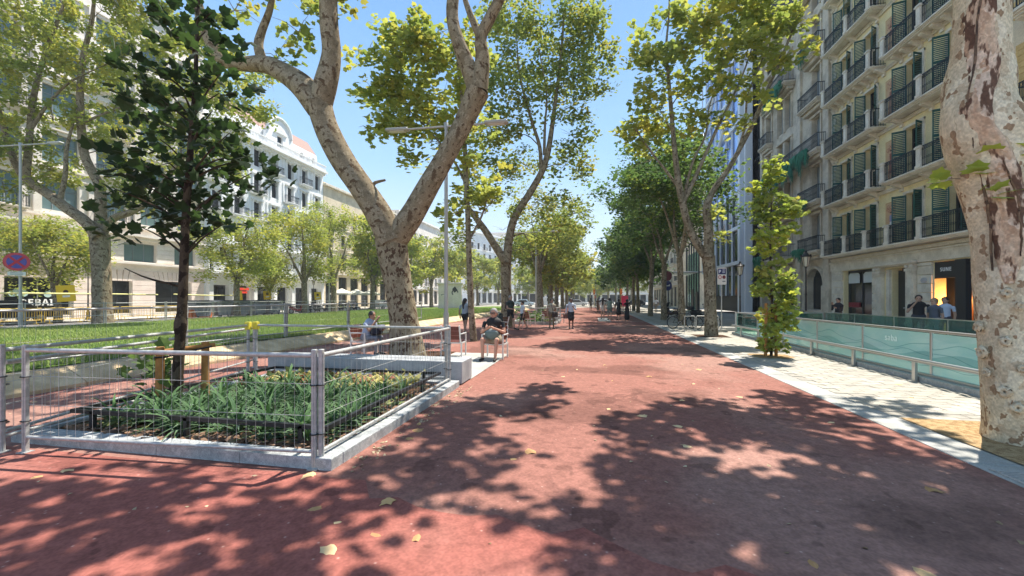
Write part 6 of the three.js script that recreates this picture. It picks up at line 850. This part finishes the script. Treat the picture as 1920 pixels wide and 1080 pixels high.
// ------------------------------------------------------------------ people: one continuous skin grown from a skeleton
function netSurface(f, lo, hi, c) { // surface of f < 0 on a grid of cell c
  const n = [0, 1, 2].map(i => Math.ceil((hi[i] - lo[i]) / c) + 1), id = (i, j, k) => (k * n[1] + j) * n[0] + i, F = new Float32Array(n[0] * n[1] * n[2]);
  for (let k = 0; k < n[2]; k++) for (let j = 0; j < n[1]; j++) for (let i = 0; i < n[0]; i++) F[id(i, j, k)] = f(lo[0] + i * c, lo[1] + j * c, lo[2] + k * c);
  const at = new Int32Array(F.length).fill(-1), P = [], I = [], off = [[0, 0, 0], [1, 0, 0], [0, 1, 0], [1, 1, 0], [0, 0, 1], [1, 0, 1], [0, 1, 1], [1, 1, 1]], ed = [[0, 1], [2, 3], [4, 5], [6, 7], [0, 2], [1, 3], [4, 6], [5, 7], [0, 4], [1, 5], [2, 6], [3, 7]];
  for (let k = 0; k < n[2] - 1; k++) for (let j = 0; j < n[1] - 1; j++) for (let i = 0; i < n[0] - 1; i++) {
    const v = off.map(o => F[id(i + o[0], j + o[1], k + o[2])]); let x = 0, y = 0, z = 0, m = 0;
    for (const [a, b] of ed) if ((v[a] < 0) !== (v[b] < 0)) { const t = v[a] / (v[a] - v[b]); x += lerp(off[a][0], off[b][0], t); y += lerp(off[a][1], off[b][1], t); z += lerp(off[a][2], off[b][2], t); m++; }
    if (m) { at[id(i, j, k)] = P.length / 3; P.push(lo[0] + (i + x / m) * c, lo[1] + (j + y / m) * c, lo[2] + (k + z / m) * c); }
  }
  const quad = (a, b, d, e, flip) => { if (a < 0 || b < 0 || d < 0 || e < 0) return; if (flip) I.push(a, d, b, a, e, d); else I.push(a, b, d, a, d, e); };
  for (let k = 1; k < n[2] - 1; k++) for (let j = 1; j < n[1] - 1; j++) for (let i = 1; i < n[0] - 1; i++) {
    const s = F[id(i, j, k)] < 0;
    if (s !== (F[id(i + 1, j, k)] < 0)) quad(at[id(i, j - 1, k - 1)], at[id(i, j, k - 1)], at[id(i, j, k)], at[id(i, j - 1, k)], !s);
    if (s !== (F[id(i, j + 1, k)] < 0)) quad(at[id(i - 1, j, k - 1)], at[id(i, j, k - 1)], at[id(i, j, k)], at[id(i - 1, j, k)], s);
    if (s !== (F[id(i, j, k + 1)] < 0)) quad(at[id(i - 1, j - 1, k)], at[id(i, j - 1, k)], at[id(i, j, k)], at[id(i - 1, j, k)], !s);
  }
  const g = new THREE.BufferGeometry(); g.setAttribute('position', new THREE.Float32BufferAttribute(P, 3)); g.setIndex(I); g.computeVertexNormals(); return g;
}
function human(label, pos, ry, o) {
  // o: h (height), pose joints (fractions of a 1.7 m body), colours as linear triples; faces +z
  const K = (o.h || 1.7) / 1.7, sit = o.pose === 'sit', W = o.wide || 1, hipY = sit ? .52 : .92, lean = o.lean || 0, st = o.stride || 0;
  const skin = o.skin || [.5, .3, .21], top = o.top, leg = o.leg, shoe = o.shoe || [.03, .03, .03], bones = [];
  const B = (a, b, ra, rb, cols, k = .03) => bones.push({ a, b, ra, rb, cols, k });
  const chestY = hipY + .44, cz = lean, neck = [0, hipY + .54, cz * 1.15], sh = chestY + .01, hw = .16 * W, head = [0, hipY + .68, cz * 1.2 + (o.nod || .02)];
  B([0, hipY, 0], [0, hipY + .22, cz * .5], .15 * W, .135 * W, [[0, o.belt || leg], [.28, top]], .05); B([0, hipY + .22, cz * .5], [0, chestY, cz], .135 * W, .15 * W, [[0, top]], .06); B([-hw * .7, sh, cz], [hw * .7, sh, cz], .085, .085, [[0, top]], .06); B([-.06 * W, hipY - .01, 0], [.06 * W, hipY - .01, 0], .135 * W, .135 * W, [[0, leg]], .05);
  B([0, sh, cz], neck, .06, .05, [[0, top], [.5, skin]], .03); B([0, head[1] - .045, head[2]], [0, head[1] + .035, head[2] - .01], .078, .098, [[0, skin]], .02); B([0, head[1] - .1, head[2] + .035], [0, head[1] - .05, head[2] + .03], .045, .06, [[0, skin]], .02); B([0, head[1] - .015, head[2] + .09], [0, head[1] - .04, head[2] + .108], .012, .016, [[0, skin]], .01);
  for (const s of [-1, 1]) B([s * .092, head[1] - .02, head[2] - .01], [s * .097, head[1] + .015, head[2] - .015], .014, .018, [[0, skin]], .008);
  const arms = o.arms || [[[-.23, -.02, 0], [-.27, -.3, -.02], [-.27, -.54, .04]], [[.23, -.02, 0], [.27, -.3, -.02], [.27, -.54, .04]]];
  const slv = o.sleeve ?? .55;
  arms.forEach(([a, b, c], i) => { const T = p => [p[0] * W, sh + p[1], cz + p[2]]; B(T(a), T(b), .052, .042, [[0, top], [slv, slv > 1 ? top : skin]], .025); B(T(b), T(c), .041, .03, [[0, slv > 1 ? top : skin], [.9, skin]], .015);
    const C = V(...T(c)), d = C.clone().sub(V(...T(b))).normalize(), sd = V(d.z, .1, -d.x).normalize(), e = (l, w) => C.clone().addScaledVector(d, l).addScaledVector(sd, w).toArray(); B(C.toArray(), e(.075, 0), .03, .034, [[0, skin]], .012); for (let f = 0; f < 4; f++) { const w = (f - 1.5) * .019; B(e(.08, w), e([.135, .15, .145, .125][f], w * 1.1), .0095, .008, [[0, skin]], .004); } B(e(.03, .028), e(.08, .055), .011, .009, [[0, skin]], .006); });
  const hem = o.hem ?? 1; // where the cloth of the leg ends, 0 hip .. 1 knee .. 2 ankle
  [-1, 1].forEach((s, i) => {
    let h, k, f, toe; if (sit) { h = [s * .09 * W, hipY - .02, .02]; k = [s * (o.knees || .15), .53, .44]; f = [s * (o.feet || .14), .08, (o.footz ?? .46) + (i ? .02 : 0)]; toe = .15; } else { const q = s * st; h = [s * .09 * W, hipY - .03, 0]; k = [s * .095, .5 + Math.abs(q) * .05, q * .55 + .03]; f = [s * .09, .08 + (q < 0 ? Math.abs(q) * .22 : 0), q * 1.0 - .01]; toe = .14; }
    B(h, k, .088 * (.7 + W * .3), .058, hem >= 1 ? [[0, leg]] : [[0, leg], [hem, skin]], .03); B(k, f, .056, .036, hem >= 2 ? [[0, leg]] : hem > 1 ? [[0, leg], [hem - 1, skin]] : [[0, skin]], .02); B([f[0], .05 + (f[1] - .08), f[2] - .02], [f[0] + s * .02, .038 + (f[1] - .08) * .8, f[2] + toe], .044, .034, [[0, shoe]], .015); });
  if (o.skirt) B([0, hipY - .02, 0], [0, hipY - o.skirt, .01], .15 * W, .17 * W + o.skirt * .08, [[0, leg]], .03);
  let lo = [9, 9, 9], hi = [-9, -9, -9]; for (const b of bones) for (const [p, r] of [[b.a, b.ra], [b.b, b.rb]]) for (let i = 0; i < 3; i++) { lo[i] = Math.min(lo[i], p[i] - r - .05); hi[i] = Math.max(hi[i], p[i] + r + .05); }
  const D = (b, x, y, z) => { const ux = b.b[0] - b.a[0], uy = b.b[1] - b.a[1], uz = b.b[2] - b.a[2], t = clamp(((x - b.a[0]) * ux + (y - b.a[1]) * uy + (z - b.a[2]) * uz) / (ux * ux + uy * uy + uz * uz)); b.t = t; return Math.hypot(x - b.a[0] - ux * t, y - b.a[1] - uy * t, z - b.a[2] - uz * t) - lerp(b.ra, b.rb, t); };
  const f = (x, y, z) => { let d = 1; for (const b of bones) { const e = D(b, x, y, z); if (e - d > .12) continue; const k = b.k, h = clamp(.5 + .5 * (d - e) / k); d = lerp(d, e, h) - k * h * (1 - h); } return d; };
  const g = netSurface(f, lo, hi, o.cell || .02), p = g.attributes.position, col = new Float32Array(p.count * 3);
  for (let i = 0; i < p.count; i++) { let best = 1e9, c = skin; for (const b of bones) { const e = D(b, p.getX(i), p.getY(i), p.getZ(i)); if (e < best) { best = e; c = b.cols[0][1]; for (const [t, q] of b.cols) if (b.t >= t) c = q; } } col.set(c, i * 3); }
  g.setAttribute('color', new THREE.BufferAttribute(col, 3)); g.scale(K, K, K);
  const t = thing('person', label, 'person', pos, ry, o.group), body = new THREE.Mesh(g, M.skin); body.name = 'body'; t.add(body);
  const hm = o.hair || M.hairDark, Y = head[1], Z = head[2], cap = new THREE.SphereGeometry(.112, 18, 12), q = cap.attributes.position;
  for (let i = 0; i < q.count; i++) { const x = q.getX(i), y = q.getY(i), z = q.getZ(i); q.setXYZ(i, x * .96, y * 1.06 + .035, Math.min(z, .072 - Math.max(0, -y) * 1.6) * 1.02 - .012); } cap.translate(0, Y, Z);
  const hs = [cap]; if (o.long) hs.push(tube([V(0, Y + .03, Z - .07), V(.01, Y - .12, Z - .12), V(0, Y - .2 - o.long, Z - .12)], o.long > .15 ? [.085, .085, .06] : [.05, .05, .025], 9, .04, .08, 3)); hs.forEach(h => h.deleteAttribute('uv'));
  const hm2 = part('hair', hs, hm, t, false); hm2.geometry.scale(K, K, K);
  const fc = [-1, 1].map(s => new THREE.SphereGeometry(.011, 8, 6).translate(s * .034, Y + .012, Z + .086)); fc.push(rbox(.045, .008, .01, .003, 0, Y - .068, Z + .088)); const fm = part('eyes_and_mouth', fc, std({ color: lin(.06, .025, .02) }), t, false); fm.geometry.scale(K, K, K);
  if (o.glasses) { const gl = part('glasses', [-1, 1].map(s => new THREE.TorusGeometry(.026, .005, 5, 14).translate(s * .034, Y + .012, Z + .1)).concat(box(.14, .006, .006, 0, Y + .016, Z + .098)), M.darkPaint, t); gl.geometry.scale(K, K, K); }
  return t;
}
const BACK = Math.PI, grp = 'walkers on the red path';
human('man in black shirt and khaki shorts seated facing us, hands together', [-2.72, .008, -11.2], -.04, { pose: 'sit', h: 1.78, wide: 1.12, top: [.012, .012, .013], leg: [.32, .28, .2], hem: .85, skin: [.52, .27, .18], hair: M.hairGrey, glasses: 1, shoe: [.02, .018, .017], lean: .02, cell: .0135, knees: .19, feet: .17, footz: .5, arms: [[[-.23, -.02, 0], [-.27, -.26, .1], [-.07, -.14, .3]], [[.23, -.02, 0], [.27, -.26, .1], [.07, -.14, .3]]] });
{ const t = thing('bag', 'round grey green pouch held on the seated mans lap', 'bag', [-2.72, .63, -10.92], 0); part('body', new THREE.SphereGeometry(.19, 18, 12).scale(1.05, .8, .6).translate(0, .08, 0), std({ color: lin(.13, .17, .15), roughness: .8 }), t); part('flap', new THREE.SphereGeometry(.194, 16, 8, 0, 6.3, 0, 1.1).scale(1.05, .8, .62).translate(0, .08, 0), std({ color: lin(.2, .25, .24), roughness: .8 }), t); part('strap', new THREE.TorusGeometry(.2, .012, 5, 18, 3.1).translate(0, .12, -.03), M.rubber, t); }
human('woman in pale blue shirt and grey trousers seated sideways, hand to mouth', [-6.72, 0, -11.32], Math.PI / 2 - .1, { pose: 'sit', h: 1.66, wide: 1.08, top: [.36, .42, .55], leg: [.2, .21, .25], hem: 2, skin: [.42, .23, .15], lean: .13, nod: .06, cell: .0135, knees: .12, feet: .1, footz: .4, arms: [[[-.23, -.02, 0], [-.24, -.2, .16], [-.06, .12, .3]], [[.23, -.02, 0], [.25, -.28, .1], [.12, -.22, .34]]] });
{ const t = thing('bag', 'dark blue bag on the lap of the seated woman', 'bag', [-6.38, .58, -11.3], Math.PI / 2); part('body', rbox(.36, .28, .3, .09, 0, .15, 0), std({ color: lin(.012, .015, .035), roughness: .8 }), t); part('flap', rbox(.3, .16, .2, .06, .02, .24, .14), std({ color: lin(.12, .12, .18), roughness: .8 }), t); part('strap', new THREE.TorusGeometry(.16, .012, 5, 16, 3.1).translate(0, .26, 0), M.rubber, t); }
human('woman with dark ponytail in grey shirt and black shorts walking away', [-6.1, 0, -19.1], BACK - .2, { h: 1.66, wide: 1.1, top: [.3, .36, .42], leg: [.012, .012, .014], hem: .6, stride: .16, long: .22, skin: [.42, .24, .16], group: grp });
human('grey haired man in dark green shirt walking with a backpack', [-4.5, 0, -22.3], .9, { h: 1.82, top: [.03, .045, .04], leg: [.02, .02, .024], hem: .9, stride: .22, hair: M.hairGrey, skin: [.45, .27, .19], group: grp, arms: [[[-.23, -.02, 0], [-.27, -.28, .08], [-.2, -.32, .3]], [[.23, -.02, 0], [.27, -.3, -.08], [.26, -.52, .02]]] });
{ const t = thing('backpack', 'dark red backpack on the walking grey haired man', 'backpack', [-4.67, 1.12, -22.43], .9); part('body', rbox(.3, .42, .18, .06, 0, .2, 0), std({ color: lin(.05, .015, .018), roughness: .8 }), t); part('pocket', rbox(.24, .18, .06, .03, 0, .1, -.11), std({ color: lin(.04, .012, .014) }), t); }
human('boy in white shirt and black shorts striding along', [-3.72, 0, -21.8], -1.1, { h: 1.52, wide: .92, top: [.66, .68, .72], leg: [.01, .01, .012], hem: .8, stride: .3, skin: [.42, .24, .16], group: grp });
human('long haired woman in beige top and brown trousers with a bag', [-2.25, 0, -22.7], .5, { h: 1.64, top: [.4, .36, .27], leg: [.17, .13, .08], hem: 2, stride: .06, long: .26, skin: [.35, .2, .13], group: grp });
{ const t = thing('bag', 'dark brown shoulder bag at the long haired womans hip', 'bag', [-2.05, .72, -22.55], .5); part('body', rbox(.32, .3, .14, .05, 0, .1, 0), std({ color: lin(.025, .018, .02), roughness: .7 }), t); part('strap', bar([-.1, .25, 0], [-.2, .62, -.05], .012), M.rubber, t); }
human('woman in light blue shirt and dark skirt standing with a phone', [-1.2, 0, -22.95], .25, { h: 1.66, wide: 1.02, top: [.48, .53, .6], leg: [.02, .02, .024], hem: .3, skirt: .26, sleeve: 2, skin: [.22, .12, .08], group: grp, arms: [[[-.23, -.02, 0], [-.27, -.28, .04], [-.3, -.5, .08]], [[.23, -.02, 0], [.25, -.26, .1], [.08, -.12, .28]]] });
{ const t = thing('bag', 'brown handbag hanging beside the woman with a phone', 'bag', [-1.5, .6, -22.85], .3); part('body', rbox(.26, .24, .12, .05, 0, .1, 0), std({ color: lin(.14, .06, .05), roughness: .7 }), t); part('strap', new THREE.TorusGeometry(.11, .01, 5, 14, 3.1).translate(0, .22, 0), M.rubber, t); }
human('long haired woman in white top and white shorts walking away', [.78, 0, -34.7], BACK, { h: 1.7, top: [.62, .58, .52], leg: [.6, .56, .5], hem: .5, stride: .1, long: .28, hair: M.hairBrown, group: grp });
human('broad person in grey green shirt walking away', [1.28, 0, -33.2], BACK + .1, { h: 1.7, wide: 1.2, top: [.17, .24, .2], leg: [.14, .18, .16], hem: .8, stride: .12, group: grp, arms: [[[-.23, -.02, 0], [-.33, -.28, 0], [-.34, -.5, .1]], [[.23, -.02, 0], [.33, -.28, 0], [.34, -.5, .1]]] });
human('person in short black dress walking away', [1.98, 0, -33.35], BACK, { h: 1.64, top: [.01, .01, .012], leg: [.01, .01, .012], hem: .4, skirt: .34, stride: .08, group: grp });
human('person in long black dress walking away', [2.62, 0, -33.5], BACK - .05, { h: 1.6, top: [.01, .01, .011], leg: [.01, .01, .011], hem: 2, skirt: .7, group: grp });
human('distant walker in olive top with bare legs', [-.3, 0, -57], BACK, { h: 1.72, top: [.16, .14, .1], leg: [.12, .1, .08], hem: .6, stride: .16, cell: .028, group: grp });
human('distant walker in brown dress', [.66, 0, -57.4], BACK, { h: 1.66, top: [.2, .12, .08], leg: [.2, .12, .08], hem: 2, skirt: .6, cell: .028, group: grp });
human('distant person in pale blue shirt by the far right trees', [6.9, 0, -52.5], .3, { h: 1.74, top: [.5, .58, .68], leg: [.06, .06, .08], hem: 2, cell: .028, group: grp });
human('distant person in white shirt beside the one in pale blue', [7.6, 0, -53], -.4, { h: 1.74, top: [.68, .7, .74], leg: [.2, .18, .14], hem: 2, cell: .028, group: grp });
const g2 = 'people behind the glass balustrade';
human('person in dark clothes and cap behind the glass by the shop blinds', [12.6, 0, -24.4], -1.2, { h: 1.68, top: [.02, .018, .024], leg: [.03, .03, .04], hem: 2, sleeve: 2, group: g2, arms: [[[-.23, -.02, 0], [-.26, -.26, .1], [-.1, .05, .28]], [[.23, -.02, 0], [.26, -.28, .08], [.1, -.16, .26]]] });
human('person in black shirt with hand at face behind the glass', [12.6, 0, -19.0], -.6, { h: 1.78, wide: 1.1, top: [.012, .012, .014], leg: [.04, .05, .07], hem: 2, hair: M.hairBrown, group: g2, arms: [[[-.23, -.02, 0], [-.27, -.26, .12], [-.06, .1, .22]], [[.23, -.02, 0], [.27, -.28, .02], [.26, -.5, .08]]] });
human('fair haired person in dark and white patterned top behind the glass', [12.1, 0, -17.5], -1.4, { h: 1.66, top: [.1, .11, .14], leg: [.5, .5, .5], hem: 2, hair: std({ color: lin(.3, .2, .1), roughness: .6 }), group: g2 });
human('person in pale blue shirt half hidden behind the one in black', [13.2, 0, -18.6], -1, { h: 1.7, top: [.55, .62, .74], leg: [.05, .05, .07], hem: 2, group: g2 });
// ------------------------------------------------------------------ bicycles, motorbikes, cars, far street things
function wheel(r, x, tyre = .022, spokes = 12) { const g = [new THREE.TorusGeometry(r, tyre, 6, 28).translate(x, r + tyre, 0), new THREE.CylinderGeometry(.025, .025, .09, 8).rotateX(Math.PI / 2).translate(x, r + tyre, 0)]; const s = []; for (let k = 0; k < spokes; k++) { const a = k / spokes * 6.28; s.push(bar([x, r + tyre, 0], [x + Math.cos(a) * r, r + tyre + Math.sin(a) * r, 0], .003, .003, 4)); } return [g, s]; }
function bicycle(label, pos, ry, col) {
  const t = thing('bicycle', label, 'bicycle', pos, ry, 'bicycles at the racks'), fm = std({ color: lin(...col), roughness: .4, metalness: .3 });
  for (const x of [-.52, .52]) { const [g, s] = wheel(.32, x); const w = part('wheel', g, M.rubber, t); part('spokes', s, M.steel, w); }
  part('frame', [bar([-.52, .34, 0], [-.14, .3, 0], .014), bar([-.14, .3, 0], [.38, .78, 0], .018), bar([-.22, .82, 0], [.36, .84, 0], .016), bar([-.14, .3, 0], [-.26, .92, 0], .016), bar([-.52, .34, 0], [-.23, .8, 0], .011), bar([.36, .9, 0], [.52, .34, 0], .014)], fm, t);
  part('handlebar', [bar([.34, 1.0, -.28], [.34, 1.0, .28], .012), bar([.36, .88, 0], [.33, 1.0, 0], .014), bar([.34, 1.0, .28], [.22, 1.0, .3], .014), bar([.34, 1.0, -.28], [.22, 1.0, -.3], .014)], M.blackIron, t); part('saddle', rbox(.26, .05, .13, .02, -.28, .95, 0), M.rubber, t); part('crank', [new THREE.TorusGeometry(.09, .01, 5, 16).translate(-.14, .3, .04), bar([-.14, .3, .06], [-.04, .17, .06], .01), box(.1, .02, .07, -.04, .17, .1)], M.steel, t);
}
bicycle('black bicycle leaning at the racks nearest the path', [4.95, 0, -24.6], .12, [.015, .015, .016]); bicycle('dark bicycle locked between the racks and the forked trunk', [6.1, 0, -24.2], .3, [.03, .035, .04]);
['nearest the path', 'in the middle', 'nearest the trunk'].forEach((w, i) => { const t = thing('bicycle_rack', 'steel hoop bicycle rack ' + w, 'rack', [4.9 + i * .62, 0, -22.6 - i * .2], .25, 'steel hoop racks'); part('hoop', [bar([-.28, 0, 0], [-.28, .7, 0], .024), bar([.28, 0, 0], [.28, .7, 0], .024), bar([-.2, .78, 0], [.2, .78, 0], .024), new THREE.TorusGeometry(.08, .024, 6, 8, 1.57).translate(.2, .7, 0), new THREE.TorusGeometry(.08, .024, 6, 8, 1.57).rotateZ(1.57).translate(-.2, .7, 0)], M.galv, t); part('foot', [box(.1, .01, .1, -.28, .006, 0), box(.1, .01, .1, .28, .006, 0)], M.galv, t); });
function motorbike(label, pos, ry, col, group) {
  const t = thing('motorbike', label, 'motorbike', pos, ry, group), b = std({ color: lin(...col), roughness: .3, metalness: .1 });
  for (const x of [-.62, .66]) { const [g] = wheel(.24, x, .07, 0); const w = part('wheel', g, M.rubber, t); part('rim', new THREE.CylinderGeometry(.17, .17, .06, 14).rotateX(Math.PI / 2).translate(x, .31, 0), M.steel, w); }
  part('body', [extr([[-.75, .55], [-.3, .42], [.1, .3], [.42, .34], [.55, .75], [.46, .95], [.38, .72], [.1, .5], [-.2, .72], [-.85, .8]], .28).translate(0, 0, -.14)], b, t); part('seat', rbox(.7, .12, .28, .05, -.38, .82, 0), M.rubber, t); part('fork', [bar([.66, .31, .06], [.46, 1.0, .06], .025), bar([.66, .31, -.06], [.46, 1.0, -.06], .025)], M.steel, t); part('handlebar', bar([.42, 1.05, -.34], [.42, 1.05, .34], .018), M.blackIron, t); part('headlight', new THREE.SphereGeometry(.1, 10, 8).scale(.8, 1, 1).translate(.58, .86, 0), std({ color: lin(.6, .6, .58), roughness: .2 }), t); part('windshield', extr([[0, 0], [.03, 0], [-.12, .4], [-.15, .4]], .34).translate(.52, .98, -.17), M.glassShop, t); part('top_box', rbox(.34, .3, .36, .06, -.86, 1.0, 0), M.darkPaint, t); part('engine', rbox(.4, .26, .24, .06, -.05, .36, 0), M.galv, t); part('mirror', [bar([.42, 1.05, .26], [.38, 1.24, .32], .008), rbox(.03, .08, .12, .01, .38, 1.26, .32), bar([.42, 1.05, -.26], [.38, 1.24, -.32], .008), rbox(.03, .08, .12, .01, .38, 1.26, -.32)], M.darkPaint, t);
  return t;
}
const MG = 'motorbikes parked along the side road';
[['red motorbike nearest the bins', [.35, .03, .03]], ['black motorbike second from the bins', [.015, .015, .017]], ['dark grey motorbike third from the bins', [.06, .06, .065]], ['black motorbike before the lantern', [.014, .014, .016]], ['silver motorbike before the white colonnade', [.3, .3, .31]], ['black motorbike left of the yellow one', [.02, .02, .022]], ['yellow green striped motorbike beside the tree trunk', [.4, .5, .05]], ['dark blue motorbike last before the cafe', [.02, .03, .08]]].forEach(([l, c], i) => motorbike(l, [-32.3, -.03, -40.2 - i * 1.55], .35 + (i % 3) * .12, c, MG));
motorbike('black motorbike leaning by the dark trees on the right pavement', [6.5, 0, -36], 2.4, [.015, .015, .016], 'motorbikes on the right pavement'); motorbike('dark motorbike near the office entrance', [7.6, 0, -31.5], .4, [.03, .03, .035], 'motorbikes on the right pavement');
function car(label, pos, ry, col, van = 0) {
  const t = thing('parked_car', label, 'car', pos, ry, 'cars on the far crossing'), b = std({ color: lin(...col), roughness: .25, metalness: .1 }), H = van ? 1.95 : 1.45;
  const side = van ? [[-2.3, .35], [2.3, .35], [2.35, .9], [1.75, 1.1], [1.2, H], [-2.25, H], [-2.35, .9]] : [[-2.1, .35], [2.1, .35], [2.15, .75], [1.2, .92], [.55, H], [-1.0, H], [-1.75, .95], [-2.15, .85]]; const s = new THREE.Shape(side.map(p => new THREE.Vector2(...p)));
  part('body', new THREE.ExtrudeGeometry(s, { depth: 1.6, bevelEnabled: true, bevelSize: .06, bevelThickness: .06, bevelSegments: 2 }).translate(0, 0, -.8), b, t);
  const wn = van ? [[-.2, 1.1], [1.5, 1.1], [1.12, H - .1], [-.2, H - .1]] : [[-1.5, .95], [1.0, .95], [.48, H - .08], [-.95, H - .08]]; for (const z of [-.872, .865]) part('window', extr(wn, .008).translate(0, 0, z), M.glassShop, t); part('windscreen', extr(van ? [[1.76, 1.13], [1.78, 1.14], [1.26, H - .05], [1.24, H - .06]] : [[1.2, .96], [1.24, .97], [.62, H - .04], [.58, H - .05]], 1.4).translate(.05, .02, -.7), M.glassShop, t);
  for (const [x, z] of [[-1.35, .78], [1.35, .78], [-1.35, -.78], [1.35, -.78]]) { const w = part('wheel', new THREE.CylinderGeometry(.32, .32, .2, 18).rotateX(Math.PI / 2).translate(x, .32, z), M.rubber, t); part('rim', new THREE.CylinderGeometry(.2, .2, .21, 12).rotateX(Math.PI / 2).translate(x, .32, z), M.steel, w); }
  for (const z of [-.6, .6]) { part('headlight', rbox(.08, .14, .3, .03, van ? 2.38 : 2.16, .72, z), M.whitePaint, t); part('tail_light', rbox(.06, .14, .26, .03, van ? -2.4 : -2.18, .8, z), std({ color: lin(.3, .02, .02) }), t); }
}
car('white van on the far crossing behind the walking man', [-9.5, 0, -88], .1, [.65, .67, .7], 1); car('pale blue taxi on the far crossing behind the kiosk', [-15, 0, -90], 0, [.45, .55, .62]); car('white car on the far crossing near the path end', [-3.5, 0, -92], .05, [.7, .7, .7]); car('silver car further right on the crossing', [2, 0, -95], Math.PI, [.4, .42, .44]); car('dark car at the far right of the crossing', [9, 0, -94], Math.PI, [.05, .055, .07]); car('white car parked behind the lawn lamp', [-33.8, -.03, -62], 1.5, [.65, .65, .66]); car('grey car parked past the cafe parasols', [-33.8, -.03, -69], 1.5, [.2, .21, .22]); car('dark grey car parked behind the yellow barriers by the lettered shop', [-38.9, .06, -20.5], 1.55, [.03, .03, .032]);
{ const t = thing('banner_stand', 'bright pink upright banner by the far right trees', 'banner', [4.6, 0, -63], .1); part('banner', box(1.0, 1.6, .06, 0, 1.3, 0), std({ color: lin(.75, .04, .13), roughness: .7 }), t); part('post', [bar([-.5, 0, 0], [-.5, 2.2, 0], .03), bar([.5, 0, 0], [.5, 2.2, 0], .03)], M.galv, t); }
for (const [l, x, z, c] of [['yellow traffic light pole at the path end', .2, -84, [.7, .4, .03]], ['second yellow traffic light pole by the banner', 5.2, -80, [.7, .35, .03]]]) { const t = thing('traffic_light', l, 'traffic light', [x, 0, z], 0, 'traffic lights at the crossing'); part('pole', bar([0, 0, 0], [0, 3.6, 0], .07, .06), std({ color: lin(...c) }), t); part('signal_box', rbox(.4, 1.0, .3, .04, 0, 3.0, .1), std({ color: lin(.75, .25, .04) }), t); part('signal_lens', [new THREE.SphereGeometry(.1, 10, 8).translate(0, 3.3, .24), new THREE.SphereGeometry(.1, 10, 8).translate(0, 2.7, .24)], std({ color: lin(.4, .03, .02) }), t); part('signal_box', rbox(.3, .5, .26, .03, .3, 2.0, .05), std({ color: lin(.7, .1, .06) }), t); }
{ const t = thing('signal_mast', 'thin blue green signal mast on the path centre line', 'mast', [.5, 0, -76]); part('pole', bar([0, 0, 0], [0, 6.4, 0], .07, .05), std({ color: lin(.12, .22, .22) }), t); part('base', new THREE.CylinderGeometry(.16, .2, .2, 12).translate(0, .1, 0), M.galv, t); }
scene.fog = new THREE.FogExp2(0xe4ebf0, .0007);   // light summer haze down the avenue
scene.traverse(o => { if (o.isMesh) { o.castShadow = true; o.receiveShadow = true; } });
renderer.render(scene, camera);
